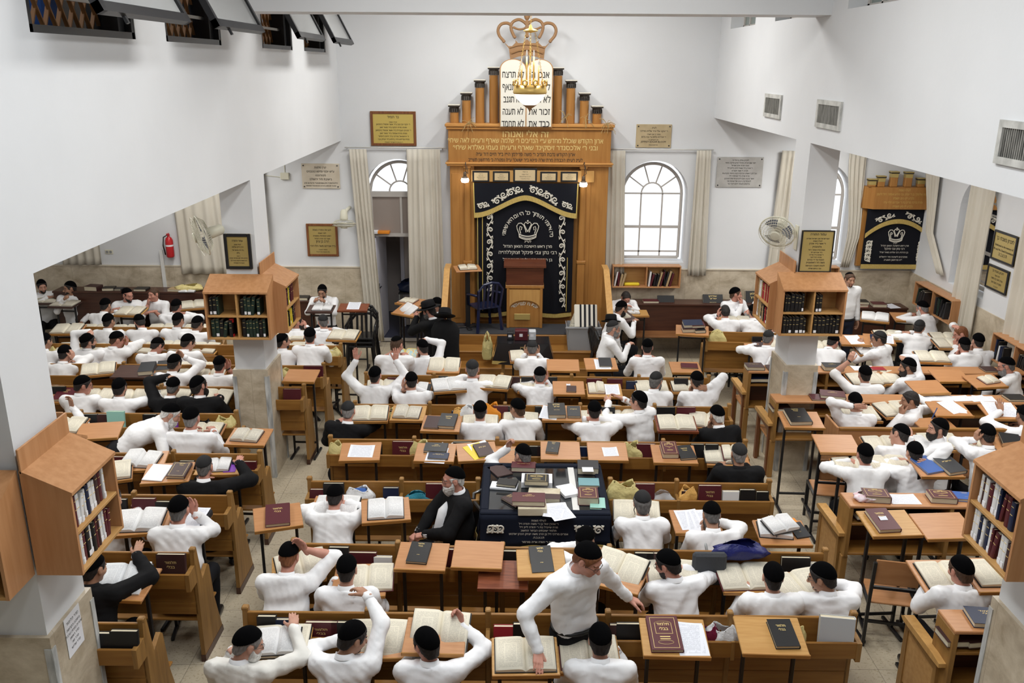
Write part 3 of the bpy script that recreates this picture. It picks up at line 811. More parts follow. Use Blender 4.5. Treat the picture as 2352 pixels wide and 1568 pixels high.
# ---------------------------------------------------------------- the room
XL, XR, YR, XSL, XSR = -3.022, 3.435, 15.5, -9.0, 7.2
WZ = 1.49                                   # top of the travertine wainscot
struct('floor', MB().box(XSL, -3.0, -.1, XSR, YR + .5, 0), M_FLOOR)
def arch(cx, hw, z0, zs, n=18):
    return [(cx - hw * math.cos(a), zs + hw * math.sin(a)) for a in np.linspace(0, math.pi, n)]
REAR_WIN = [(-8.1, .62, 1.62, 2.83), (-5.35, .60, 1.62, 2.83), (-2.05, .60, 0.0, 2.83), (2.47, .60, 1.62, 2.83), (5.36, .60, 1.62, 2.83)]
TOPZ = 7.2
def holed_wall(name, wins, a0, a1, p0, p1, axis, mbs=None):
    """wall along one axis with arched openings; axis 1: extruded in Y (wall runs in X); axis 0: extruded in X (wall runs in Y)"""
    mb = MB(); x = a0
    def bx(u0, z0, u1, z1):
        if axis == 1: mb.box(u0, p0, z0, u1, p1, z1)
        else: mb.box(p0, u0, z0, p1, u1, z1)
    for cx, hw, z0, zs in sorted(wins):
        bx(x, 0, cx - hw, TOPZ)
        if z0 > 0: bx(cx - hw, 0, cx + hw, z0)
        A = arch(cx, hw, z0, zs)
        for i in range(len(A) - 1):
            q = [A[i], A[i + 1], (A[i + 1][0], TOPZ), (A[i][0], TOPZ)]
            mb.prism(q, axis, p0, p1)
        x = cx + hw
    bx(x, 0, a1, TOPZ)
    return struct(name, mb, M_WALL)
holed_wall('wall_rear', REAR_WIN, XSL, XSR, YR, YR + .32, 1)
SIDE_WIN = [(13.55, .56, 1.62, 2.83), (10.9, .56, 1.62, 2.83)]
holed_wall('wall_right', SIDE_WIN, 2.0, YR, XSR, XSR + .32, 0)
struct('wall_left', MB().box(XSL - .2, -3, 0, XSL, YR, 7.2), M_WALL)
struct('wall_back', MB().box(XSL, -3.2, 0, XSR, -3, 7.2), M_WALL)
struct('wall_right_near', MB().box(XSR, -3, 0, XSR + .32, 2.0, 7.2), M_WALL)
# wainscot slabs, cut round the door
def wains(name, segs):
    mb = MB()
    for a in segs: mb.box(*a)
    return struct(name, mb, M_STONE)
wains('trim_1', [(XSL, YR - .022, 0, -8.72, YR, WZ), (-7.48, YR - .022, 0, -2.66, YR, WZ), (-8.72, YR - .022, 0, -7.48, YR, WZ), (-1.44, YR - .022, 0, 6.0, YR, WZ), (6.0, YR - .022, 0, XSR, YR, WZ)])
wains('trim_2', [(XSR - .022, 2.0, 0, XSR, YR - .022, WZ)])
mb = MB()
mb.box(XSL, YR - .035, WZ, -2.66, YR, WZ + .018).box(-1.44, YR - .035, WZ, XSR, YR, WZ + .018)
struct('trim_3', mb, mat('wainscot_cap', (.63, .56, .45), .5))
struct('trim_4', MB().box(-6.39, YR - .05, .3, -6.33, YR - .022, WZ + .3), M_WHITEMET)
# upper walls of the nave over the pillars, with the gallery windows cut out
GW = [(5.75, 7.34), (7.98, 9.47), (10.99, 12.47), (13.16, 14.64)]      # left: Y spans, z 5.18 .. 6.15
GW2 = [(7.6, 9.65), (10.85, 12.30), (13.3, 14.80)]
def upper(name, X, dx, zb, wins, z0, z1, y0=-3.0):
    mb = MB(); y = y0; a, b = sorted((X, X + dx))
    for w0, w1 in wins:
        mb.box(a, y, zb, b, w0, TOPZ); mb.box(a, w0, zb, b, w1, z0); mb.box(a, w0, z1, b, w1, TOPZ); y = w1
    mb.box(a, y, zb, b, YR, TOPZ)
    return struct(name, mb, M_WALL)
upper('wall_upper_left', XL, -.38, 3.735, GW, 5.18, 6.2)
upper('wall_upper_right', XR, .38, 4.165, GW2, 5.58, 6.6)
struct('ceiling', MB().box(XL - .4, -3.0, 6.75, XR + .4, YR, 6.95), M_WALL)
struct('ceiling_aisle_left', MB().box(XSL, -3.0, 4.12, XL - .38, YR, 4.3), M_WALL)
struct('ceiling_aisle_right', MB().box(XR + .38, -3.0, 4.25, XSR, YR, 4.4), M_WALL)
struct('beam_cross', MB().box(XL - .1, 10.12, 5.545, XR + .1, 10.65, 6.8), M_WALL)
# pillars: white shaft, travertine foot with white corner strips
M_STRIP = mat('corner_strip', (.62, .63, .62), .5, noise=(7, (.30, .31, .31), (3, 3, .6), 6))
def pillar(side, x0, y0, x1, y1, zt):
    p = struct('pillar_' + side, MB().box(x0, y0, 0, x1, y1, zt), M_WALL)
    e = .03
    m = MB().box(x0 - e, y0 - e, 0, x1 + e, y1 + e, 1.42)
    m.prism([(x0 - e, y0 - e), (x1 + e, y0 - e), (x1 + e, y1 + e), (x0 - e, y1 + e)], 2, 1.42, 1.445)
    o = obj('pillar_cladding', m, M_STONE, p)
    s = MB()
    for (x, y) in ((x0 - e, y0 - e), (x1 + e, y0 - e), (x1 + e, y1 + e), (x0 - e, y1 + e)):
        s.box(x - .006, y - .006, 0, x + .006, y + .006, 1.36)
        sx = 1 if x < (x0 + x1) / 2 else -1; sy = 1 if y < (y0 + y1) / 2 else -1
        s.box(min(x, x + sx * .045), y - .004 * sy - .003, .0, max(x, x + sx * .045), y - .004 * sy + .003, 1.36); s.box(x - .004 * sx - .003, min(y, y + sy * .045), 0, x - .004 * sx + .003, max(y, y + sy * .045), 1.36)
    obj('corner_strip', s, M_STRIP, p)
    return p
pillar('left_far', -3.39, 10.05, XL, 10.62, 3.735)
pillar('right_far', XR, 10.36, 3.79, 10.90, 4.165)
pillar('left_near', -3.52, 4.83, XL, 5.35, 3.735)
pillar('right_near', XR, 4.83, 3.95, 5.33, 4.165)

# ceiling lamps: where the light comes from
def ceiling_lamp(x, y, z, i, where):
    t = empty('ceiling_lamp', (x, y, z))
    obj('lamp_housing', MB().bbox(-.27, -.84, -.02, .27, .84, .06, .01), M_WHITEMET, t)
    for s in (-.14, .14):
        m = MB(); m.tube([(s, -.76, -.034), (s, .76, -.034)], .014, 10); obj('lamp_tube', m.mesh('lamp_tube', True), mat('fluorescent', (.9, .9, .9), .4, emit=((1, .98, .94), 4.0)), t)
    tag(t, 'white twin tube ceiling lamp, %s over the %s' % (ORD[i], where), 'ceiling lamp', 'ceiling lamps over the ' + where)
for i, (x, y) in enumerate(NAVE_LAMPS): ceiling_lamp(x, y, 6.685, i, 'nave')
for i, (x, y) in enumerate(WING_LAMPS): ceiling_lamp(x, y, 4.06, i, 'side aisles')

# arched windows with glazing bars
M_WINBAR = mat('painted_window_bar', (.50, .47, .44), .5)
def arched_window(name, cx, hw, z0, zs, axis, pos, pane_z=None):
    w = empty(name, (0, 0, 0)); w['kind'] = 'structure'
    fr = MB(); hw2 = hw - .07
    def P(u, z, d=0): return (u, pos + d, z) if axis == 1 else (pos + d, u, z)
    z00 = z0 + .05
    outer = [P(cx - hw2, z00), P(cx - hw2, zs)] + [P(cx - hw2 * math.cos(a), zs + hw2 * math.sin(a)) for a in np.linspace(0, math.pi, 24)][1:-1] + [P(cx + hw2, zs), P(cx + hw2, z00)]
    fr.tube(outer, .028, 6)
    fr.bar(P(cx - hw2, z00), P(cx + hw2, z00), .05)
    ri = hw2 * .36
    fr.tube([P(cx - ri * math.cos(a), zs + ri * 1.0 * math.sin(a)) for a in np.linspace(0, math.pi, 14)], .014, 6)
    for a in (36, 72, 108, 144):
        c, s = math.cos(math.radians(a)), math.sin(math.radians(a)); fr.bar(P(cx + ri * c, zs + ri * s), P(cx + hw2 * c, zs + hw2 * s), .022)
    if pane_z is None:
        zz = [zs, zs - .60, zs - 1.05] if zs - 1.05 > z00 else [zs, zs - .6]
        for z in zz: fr.bar(P(cx - hw2, z), P(cx + hw2, z), .026 if z != zz[1] else .045)
        for s in (-1, 1): fr.bar(P(cx + s * ri, z00), P(cx + s * ri, zs), .026)
    else:
        fr.bar(P(cx - hw2, zs - .02), P(cx + hw2, zs - .02), .05)
    obj('window_frame', fr, M_WINBAR, w)
    pg = MB(); zb = z00 if pane_z is None else zs
    poly = [(cx - hw2, zb)] + [(cx - hw2 * math.cos(a), zs + hw2 * math.sin(a)) for a in np.linspace(0, math.pi, 24)] + [(cx + hw2, zb)]
    pg.prism(poly, axis, pos - .004, pos + .004)
    obj('window_pane', pg, M_PANE, w)
    return w
for i, (cx, hw, z0, zs) in enumerate(REAR_WIN):
    arched_window('window_%d' % (i + 1), cx, hw, z0, zs, 1, YR + .24, pane_z=(1 if z0 == 0 else None))
for i, (cx, hw, z0, zs) in enumerate(SIDE_WIN):
    arched_window('window_%d' % (i + 6), cx, hw, z0, zs, 0, XSR + .24)
# doorway under the first arch: transom, leaf standing open, the little room behind
dw = empty('door_1', (0, 0, 0)); dw['kind'] = 'structure'
M_DOORP = mat('pale_lilac_door_paint', (.66, .65, .72), .45)
M_DOORG = mat('taupe_glass', (.33, .28, .25), .15)
m = MB(); m.box(-2.61, YR + .2, 0, -2.55, YR + .28, 2.83).box(-1.55, YR + .2, 0, -1.49, YR + .28, 2.83).box(-2.55, YR + .2, 2.74, -1.55, YR + .28, 2.83).box(-2.55, YR + .2, 2.02, -1.55, YR + .28, 2.08).box(-2.06, YR + .21, 2.08, -2.02, YR + .27, 2.74)
obj('door_frame', m, M_WINBAR, dw)
obj('transom_panel', MB().box(-2.55, YR + .235, 2.08, -1.55, YR + .245, 2.74), M_DOORG, dw)
m = MB(); m.bbox(-2.575, YR + .10, .01, -2.535, YR - .0 + .28, 2.0, .004)
m = MB(); m.bbox(-.02, -.44, .01, .02, .44, 2.0, .004)
lf = obj('door_leaf', m, M_DOORP, dw, TRS((-2.50, YR + .60, 0), rz=-.06))
obj('door_handle', MB().bbox(.02, -.40, .95, .04, -.36, 1.14, .004).bbox(.04, -.40, 1.05, .06, -.28, 1.07, .004), M_BLKMET, lf)
m = MB(); m.box(-2.9, YR + .32, -.1, -.9, YR + 2.4, 0); struct('floor_hall', m, mat('blue_grey_hall_floor', (.055, .06, .10), .3))
struct('wall_hall', MB().box(-2.9, YR + 2.4, 0, -.9, YR + 2.5, 2.2).box(-3.0, YR + .32, 0, -2.9, YR + 2.5, 2.2).box(-.9, YR + .32, 0, -.8, YR + 2.5, 2.2).box(-2.9, YR + .4, 2.1, -.9, YR + 2.5, 2.2), mat('hall_wall', (.62, .55, .52), .8))
hd = empty('door_2', (0, 0, 0)); hd['kind'] = 'structure'
obj('door_panel', MB().bbox(-2.15, YR + 1.30, .02, -1.50, YR + 1.34, 2.02, .005), mat('hall_door_beige', (.60, .53, .47), .5), hd)
obj('door_frame', MB().box(-2.22, YR + 1.28, 0, -2.15, YR + 1.36, 2.08).box(-2.15, YR + 1.28, 2.02, -1.5, YR + 1.36, 2.08).box(-2.15, YR + 1.28, .62, -1.5, YR + 1.305, .68), M_DOORP, hd)

# gallery windows on the left: black frames, hopper panes hanging into the nave, wooden lattice behind
M_LATT = mat('lattice_wood', (.36, .17, .06), .5)
def gallery_window(i, y0, y1):
    w = empty('window_%d' % (i + 8), (0, 0, 0)); w['kind'] = 'structure'
    m = MB(); xa, xb = XL - .36, XL - .005
    m.box(xa, y0, 5.18, xb, y0 + .05, 6.2).box(xa, y1 - .05, 5.18, xb, y1, 6.2).box(xa, y0, 5.18, xb, y1, 5.23).box(xa, y0, 6.14, xb, y1, 6.2)
    m.box(XL - .10, y1 - .16, 5.23, XL - .06, y1 - .05, 6.14)
    obj('window_frame', m, M_BLKMET, w)
    m = MB()
    for z in (5.42, 5.68, 5.94): m.box(XL - .16, y0 + .05, z, XL - .14, y1 - .05, z + .03)
    obj('window_bar', m, M_WHITEMET, w)
    m = MB(); n = 9
    for k in range(-5, n + 5):
        for s in (-1, 1):
            a = y0 + (y1 - y0) * k / n; b = a + s * .55
            t0, t1 = 0.0, 1.0
            lo_, hi_ = y0 + .03, y1 - .03
            ts = sorted([(lo_ - a) / (b - a), (hi_ - a) / (b - a)]); t0 = max(0, ts[0]); t1 = min(1, ts[1])
            if t1 - t0 > .05: m.bar((XL - .26 - .015 * (s > 0), a + (b - a) * t0, 5.2 + .96 * t0), (XL - .26 - .015 * (s > 0), a + (b - a) * t1, 5.2 + .96 * t1), .03, .012)
    obj('wooden_lattice', m, M_LATT, w)
    # hopper pane hinged at the head
    zt, xt = 6.16, XL + .01; zb, xb = 5.30, XL + .44
    L = math.hypot(zt - zb, xb - xt); ang = math.atan2(xb - xt, zt - zb)
    M = Matrix.Translation((xt, 0, zt)) @ Matrix.Rotation(-ang, 4, 'Y')
    m = MB(); ya, yb = y0 + .03, y1 - .02
    m.box(-.028, ya, -L, .028, ya + .06, 0).box(-.028, yb - .06, -L, .028, yb, 0).box(-.028, ya, -L, .028, yb, -L + .07).box(-.028, ya, -.07, .028, yb, 0)
    hp = obj('hopper_frame', m, M_BLKMET, w, M)
    obj('hopper_glass', MB().box(-.006, ya + .05, -L + .06, .006, yb - .05, -.06), M_HOPPER, hp)
    obj('hopper_latch', MB().box(-.02, ya + .35, -L - .05, .0, ya + .38, -L), M_BLKMET, hp)
for i, (a, b) in enumerate(GW): gallery_window(i, a, b)
# things stored on the gallery behind the lattice
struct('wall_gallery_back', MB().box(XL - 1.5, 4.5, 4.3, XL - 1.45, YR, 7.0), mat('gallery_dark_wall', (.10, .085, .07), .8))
rg = random.Random(5)
for i, (a, b) in enumerate(GW):
    for k in range(5):
        y = a + .15 + (b - a - .3) * (k + .5) / 5; c = rg.choice(['black', 'yellow', 'white', 'blue', 'grey', 'red', 'tan'])
        o = obj('stored_box', MB().bbox(XL - .75, y - .11, 4.3, XL - .5, y + .11, 5.25 + .35 * rg.random(), .02), M_BOOK[c])
        later(o, c + ' box stored behind the lattice', 'stored box', 'gallery windows', 'box', 'boxes stored behind the gallery lattice')
# windows and vents on the right
for i, (a, b) in enumerate(GW2):
    w = empty('window_%d' % (i + 12), (0, 0, 0)); w['kind'] = 'structure'
    m = MB(); x = XR + .20
    m.box(x, a, 5.58, x + .05, a + .05, 6.6).box(x, b - .05, 5.58, x + .05, b, 6.6).box(x, a, 5.58, x + .05, b, 5.63).box(x, a, 6.55, x + .05, b, 6.6).box(x, b - .40, 5.6, x + .05, b - .36, 6.58)
    obj('window_frame', m, M_WINBAR, w)
    obj('window_pane', MB().box(x + .02, a + .04, 5.62, x + .03, b - .04, 6.56), mat('green_grey_glass', (.22, .26, .24), .15), w)
M_DUSTY = mat('dusty_grey_slats', (.30, .295, .27), .7, noise=(20, (.12, .12, .11), (1, 3, .3), 4))
for i, (y0, y1) in enumerate(((11.62, 12.38), (9.46, 10.22), (5.45, 6.33))):
    t = empty('vent_grille', (XR, (y0 + y1) / 2, 4.51)); h = (y1 - y0) / 2
    m = MB(); d = -.025
    m.box(d, -h, .10, 0, h, .15).box(d, -h, -.15, 0, h, -.10).box(d, -h, -.10, 0, -h + .05, .10).box(d, h - .05, -.10, 0, h, .10)
    obj('grille_frame', m, mat('vent_frame', (.60, .60, .57), .6, noise=(9, (.38, .38, .36), (1, 1, 1), 5)), t)
    obj('grille_back', MB().box(-.004, -h + .05, -.10, 0, h - .05, .10), M_BLKMET, t)
    m = MB()
    for y in np.linspace(-h + .06, h - .06, 30): m.box(-.018, y - .006, -.10, -.004, y + .004, .10)
    obj('slats', m, M_DUSTY, t)
    tag(t, ['dusty vent grille in the right upper wall left of the pillar', 'dusty vent grille in the right upper wall just past the pillar top', 'large vent grille at the right edge of the upper wall'][i], 'vent', 'vent grilles in the right upper wall')

# curtains ------------------------------------------------------------------------------
def curtain(label, tl, tr, bl, br, waves, amp=.035, mid=None, rod=None, out=(0, -1, 0), m=M_CURT):
    """hanging cloth between four corner points, corrugated, closed shell; mid = (t, left point, right point) where it is gathered"""
    tl, tr, bl, br = [np.asarray(p, float) for p in (tl, tr, bl, br)]; out = np.asarray(out, float)
    nu, nv = waves * 8 + 1, 16; V = []; r = np.random.RandomState(int(abs(tl[0] * 100) + abs(tl[1] * 37)) % 9999); ph = r.rand(4) * 6
    for side in (0, 1):
        for j in range(nv):
            t = j / (nv - 1)
            if mid is not None:
                tm, ml, mr = mid; ml = np.asarray(ml, float); mr = np.asarray(mr, float)
                if t < tm: s = t / tm; s = s * s * (3 - 2 * s); a = tl + (ml - tl) * s; b = tr + (mr - tr) * s
                else: s = (t - tm) / (1 - tm); a = ml + (bl - ml) * s; b = mr + (br - mr) * s
                z = tl[2] + (bl[2] - tl[2]) * t; a[2] = z; b[2] = z
            else: a = tl + (bl - tl) * t; b = tr + (br - tr) * t
            for i in range(nu):
                u = i / (nu - 1); uu = u + .012 * math.sin(5 * t + ph[0]) * math.sin(9 * u + ph[1])
                w = math.sin(2 * math.pi * waves * uu + .5 * math.sin(3 * t + ph[2] + 6 * u)); k = amp * (.55 + .6 * t) * (.7 + .3 * math.sin(13 * u + ph[3]))
                if t < .05: k *= .6
                V.append(a + (b - a) * u + out * (k * w + amp + side * .006))
    n = nu * nv; Fs = []
    for j in range(nv - 1):
        for i in range(nu - 1):
            q = (j * nu + i, j * nu + i + 1, (j + 1) * nu + i + 1, (j + 1) * nu + i); Fs.append(q); Fs.append(tuple(n + x for x in q[::-1]))
    ring = [i for i in range(nu)] + [(j + 1) * nu - 1 for j in range(1, nv)] + [(nv - 1) * nu + i for i in range(nu - 2, -1, -1)] + [j * nu for j in range(nv - 2, 0, -1)]
    for a, b in zip(ring, ring[1:] + ring[:1]): Fs.append((a, n + a, n + b, b))
    mb = MB(); mb.add(V, Fs)
    o = obj('curtain', mb.mesh('curtain', True), m)
    tag(o, label, 'curtain', 'beige curtains at the arched windows'); return o
yc = YR - .04
W2 = lambda x, y: atY(x, y, yc)
def rear_curtain(label, a, b, c, d, waves, **k): return curtain(label, W2(*a), W2(*b), W2(*c), W2(*d), waves, **k)
def rod(label, x0, x1, z):
    m = MB(); m.tube([(x0, YR - .05, z), (x1, YR - .05, z)], .012, 8)
    for x in (x0 + .05, x1 - .05): m.box(x - .01, YR - .06, z - .01, x + .01, YR, z + .01)
    tag(obj('curtain_rod', m.mesh('curtain_rod', True), M_WHITEMET), label, 'curtain rod', 'white curtain rods on the rear wall')
rod('white curtain rod over the arched doorway left of the ark', -2.95, -1.20, 3.63)
rod('white curtain rod over the arched window right of the ark', 1.55, 3.46, 3.63)
rear_curtain('beige curtain hanging to the floor left of the arched doorway', (802, 342), (842, 342), (845, 782), (884, 782), 5, amp=.03)
rear_curtain('wide beige curtain between the arched doorway and the ark', (934, 342), (1011, 342), (943, 742), (1024, 742), 6)
rear_curtain('narrow beige curtain between the ark and the arched window', (1394, 345), (1436, 345), (1388, 632), (1433, 632), 4, amp=.03)
rear_curtain('narrow beige curtain at right of the arched window with mullions', (1600, 345), (1633, 345), (1578, 632), (1620, 632), 4, amp=.03)
curtain('beige curtain behind the left pillar over the red extinguisher corner', (-6.05, yc, 3.5), (-4.4, yc, 3.5), (-6.0, yc, 1.37), (-4.35, yc, 1.37), 9, amp=.04)
curtain('short curtain end showing at the far left corner', (-8.2, yc, 3.5), (-7.4, yc, 3.5), (-8.15, yc, 1.52), (-7.45, yc, 1.52), 5, amp=.03)
rear_curtain('beige curtain lit from behind left of the right pillar', (1795, 345), (1855, 347), (1758, 630), (1835, 632), 5, amp=.045)
rear_curtain('beige curtain pulled aside left of the small ark', (1950, 350), (1990, 357), (1928, 612), (1948, 612), 4, amp=.03, mid=(.72, W2(1944, 540), W2(1972, 540)))
def side_pt(x, y): return atX(x, y, XSR - .04)
curtain('beige curtain tied back right of the small ark', (7.13, YR - .2, 3.55), (7.16, 14.8, 3.55), (7.15, 14.35, 1.72), (7.16, 14.15, 1.70), 4, amp=.03, out=(-1, 0, 0), mid=(.66, (7.15, 14.98, 0), (7.16, 14.75, 0)))
curtain('straight beige curtain beside the right side window', (7.16, 13.72, 3.55), (7.16, 13.0, 3.55), (7.16, 13.72, .98), (7.16, 13.02, .98), 6, amp=.035, out=(-1, 0, 0))
curtain('beige curtain at the right edge of the picture', (7.16, 12.1, 3.55), (7.16, 11.3, 3.55), (7.16, 12.15, 1.0), (7.16, 11.2, 1.0), 6, amp=.04, out=(-1, 0, 0))

# plaques ---------------------------------------------------------------------------------
M_STONEPLQ = mat('cream_stone_plaque', (.60, .54, .44), .6, noise=(5, (.52, .45, .35), (1, 1, 1), 4))
M_GREYPLQ = mat('grey_stone_plaque', (.43, .42, .40), .6, noise=(6, (.36, .35, .33), (1, 1, 1), 4))
M_TANPLQ = mat('tan_stone_plaque', (.50, .40, .24), .6, noise=(6, (.42, .33, .19), (1, 1, 1), 4))
M_PLQWOOD = mat('plaque_wood', (.22, .085, .03), .4, noise=(4, (.15, .05, .02), (8, 1, 1), 4))
def plaque(label, px, Y, lines, plate, frame=None, fw=.04, txt=M_BLKTXT, size=None, bolts=False, tilt=0.0, M=None, wh=None, rowscale=1.0, bold=.012):
    if M is None:
        a = atY(px[0], px[1], Y); b = atY(px[2], px[3], Y); w, h = b[0] - a[0], a[2] - b[2]; c = ((a[0] + b[0]) / 2, Y, (a[2] + b[2]) / 2)
        M = TRS(c, ry=tilt)
    else: w, h = wh
    t = empty('memorial_plaque'); t.matrix_world = M
    k = MB(); k.bbox(-w / 2, -.022, -h / 2, w / 2, 0, h / 2, .004); obj('plate', k, plate, t)
    if frame:
        k = MB(); g = fw
        k.bbox(-w / 2, -.034, -h / 2, -w / 2 + g, -.002, h / 2, .005).bbox(w / 2 - g, -.034, -h / 2, w / 2, -.002, h / 2, .005).bbox(-w / 2 + g, -.034, h / 2 - g, w / 2 - g, -.002, h / 2, .005).bbox(-w / 2 + g, -.034, -h / 2, w / 2 - g, -.002, -h / 2 + g, .005)
        obj('frame', k, frame, t)
    iw = w - 2 * (fw if frame else .02) - .03; ih = h - 2 * (fw if frame else .02) - .03
    tot = sum((l[1] if isinstance(l, tuple) else 1) * 1.35 for l in lines); size = ih / tot
    tm = text_mesh(lines, size, 1.35, bold)
    V = np.concatenate(tm.v); mw = max(V[:, 0].max(), -V[:, 0].min()) * 2
    if mw > iw:
        f = iw / mw; tm.v = [v * (f, 1, max(f, .92)) for v in tm.v]
    obj('lettering', tm, txt, t, TRS((0, -.0235, 0)))
    if bolts:
        k = MB()
        for sx in (-1, 1):
            for sz in (-1, 1): k.lathe([(.012, 0), (.012, .006), (.006, .01)], 10, (sx * (w / 2 - .035), sz * (h / 2 - .035), 0))
        obj('bolt', k, M_BLKMET, t, TRS((0, -.022, 0), rx=math.pi / 2))
    tag(t, label, 'plaque', 'memorial plaques'); return t
yp = YR - .001
plaque('large gold plaque in a wooden frame high left of the ark', (850, 255, 957, 335), yp, [heb('נר תמיד'), (heb('לעילוי נשמת'), .45), (heb('ר׳ יוסף יום טוב ב״ר אשר אנשיל ביסמאן'), .6), (heb('וזוגתו מרת רבקה ב״ר מאיר זאב'), .6), (heb('ר׳ מנחם מענדיל ב״ר אשר אנשיל ביסמאן'), .6), (heb('וזוגתו מרת אסתר ב״ר מאיר זאב'), .6), (heb('ר׳ ירחמיאל מרדכי ב״ר חיים הייסיגר'), .6), (heb('מרת פרידא חיה ביילא ב״ר יצחק צבי'), .6), (heb('ר׳ בן ציון הירשברגר לאופולד'), .45)], mat('gold_plate', (.62, .47, .13), .4, .35), M_PLQWOOD, .045)
plaque('cream stone plaque with english lines left of the doorway', (692, 375, 782, 433), yp, [heb('קרן מלגות'), heb('ע״ש יוסף ופייגא טננבוים'), heb('מטורונטו'), heb('בישיבת מיר ירושלם'), ('JOE & FAYE TANENBAUM-TORONTO', .7), ('MIRRER YESHIVAH SCHOLARSHIP FUND', .6)], M_STONEPLQ, bolts=True)
plaque('gold plaque in a brown frame under the cream stone plaque', (703, 513, 779, 588), yp, [(heb('ויגעו את התורה באמת'), .7), (heb('לזכר נשמת'), .6), (heb('האיש המסולסל בתפארת'), .6), (heb('אשר דבר תורה הנחיל'), .6), (heb('הרב בן ציון'), 1.0), (heb('ב״ר אברהם משה הלוי דורי'), .8), (heb('תלמיד הישיבה'), .5), (heb('בית הכנסת הגדול זצ״ל'), .5)], M_BRASS, M_PLQWOOD, .04)
plaque('tan stone plaque above the arched window right of the ark', (1462, 285, 1540, 339), yp, [heb('לע״נ'), heb('ר׳ יעקב עלי׳ ב״ר אליהו מרדכי'), (heb('נפטר ב׳ אב תשי״ז'), .8), (heb('ר׳ אברהם בלום ע״י בניו בלום'), .9), ('IN MEMORY OF', .6), ('JEFFREY EDGAR BLOOM', 1.0), ('MANCHESTER', .6)], M_TANPLQ, bolts=True)
plaque('grey stone plaque with ten lines right of the arched window', (1648, 360, 1748, 430), yp, [heb('לזכרון עולם בהיכל ה׳'), heb('יזכר שם הנדיב מרגיל דורש צדקה וחסד'), heb('מגנה תורת ארץ ישראל'), heb('ר׳ אהרן ב״ר שאול חיים בלינץ ז״ל'), heb('ולב״ב ר׳ אשר תשכ״ט'), heb('ועל לזכר אשתו הנדיבה רבת החסד והצניעות'), heb('מרת שרה ב״ר אביגדור ז״ל'), heb('אשר נדבה הונם לזכרם תרומת העיזבון'), heb('לטובת קרן הבנין של ישיבת מיר'), heb('צדקתם תעמוד להם לעדי עד')], M_GREYPLQ, bolts=True)
plaque('gold plaque in a black frame on the left pillar', (514, 536, 582, 617), 10.049, [(heb('עמוד התורה'), 1.1), (heb('לעילוי נשמת'), .7), (heb('הרב חיים שלמה'), .9), (heb('ב״ר דוד פרשל איל'), .8), (heb('וולט'), .9), (heb('ב׳ טבת'), .6), (heb('הלבים ביתה ישא בתורתו השלום'), .7), (heb('הוא ואשתו צדקתם נצבת לעד'), .7), (heb('הונצח ע״י משפחתו'), .7)], M_BRASS, M_BLKMET, .035)
plaque('tall gold plaque with many lines on the right pillar', (1842, 528, 1906, 624), 10.359, [(heb('עמוד התורה'), 1.2), (heb('יוסף ישראל זאב וישראל אפרים'), .7), (heb('לעילוי נשמת'), .7), (heb('ר׳ אשר ב״ר אהרן'), .9), (heb('וולצועטיין'), .9), (heb('וזוגתו מרת אסתר רחל'), .7), (heb('ב״ר אברהם דוד'), .7), (heb('ר׳ פנחס ב״ר מרדכי'), .7), (heb('ומרת רחל לאה'), .7), (heb('הונצח על ידי בניהם'), .8), (heb('משה דוד האפשטיין'), .9), (heb('לזכות הישיבה הקדושה'), .8), (heb('ובני ביתם שיחיו'), .8)], M_BRASS, M_BLKMET, .014, bold=.02)
RS = Matrix.Translation((XSR - .001, 0, 0)) @ Matrix.Rotation(-math.pi / 2, 4, 'Z')
def side_M(y, z): return Matrix.Translation((XSR - .001, y, z)) @ Matrix.Rotation(-math.pi / 2, 4, 'Z')
plaque('upper black framed gold plaque on the right side wall', None, 0, [heb('לזכרון בשבתי בך'), ('Dedicated to the memory of', .6), ('Mr and Mrs David Kestenbaum', .6), (heb('ת.נ.צ.ב.ה'), .9)], M_BRASS, M_BLKMET, .03, M=side_M(12.62, 2.50), wh=(.62, .44))
plaque('lower black framed gold plaque on the right side wall', None, 0, [heb('לזכרון בשבתי בך'), (heb('לע״נ אמי'), .8), (heb('מרת לאה בת משה'), .9), (heb('נפטרה בשם טוב'), .9), (heb('ת.נ.צ.ב.ה'), .7)], M_BRASS, M_BLKMET, .03, M=side_M(12.66, 2.02), wh=(.58, .36))
# ---------------------------------------------------------------- the ark on its platform
YA = 15.16                                   # front plane of the ark
PF = .55                                     # platform height
def A(px, py, d=0.0): return atY(px, py, YA - d)
pf = empty('platform', (0, 0, 0))
M_GREYCARP = mat('dark_grey_carpet', (.045, .046, .052), .95, bump=(90, .5, .004))
x0, x1 = -1.20, 1.60
m = MB(); m.bbox(x0, 14.46, .0, x1, YR - .024, PF - .006, .006); obj('platform_body', m, M_OAKX, pf)
obj('carpet', MB().box(x0 + .02, 14.5, PF - .006, x1 - .02, YA - .02, PF + .004), M_GREYCARP, pf)
for i, (y, z) in enumerate(((14.12, .367), (13.78, .184))):
    m = MB(); m.bbox(x0, y, 0, x1, y + .36 + .002, z - .03, .004).bbox(x0 - .01, y - .03, z - .03, x1 + .01, y + .36, z, .008); obj('step', m, M_OAKX, pf)
tag(pf, 'carpeted wooden platform with steps in front of the tall ark', 'platform')
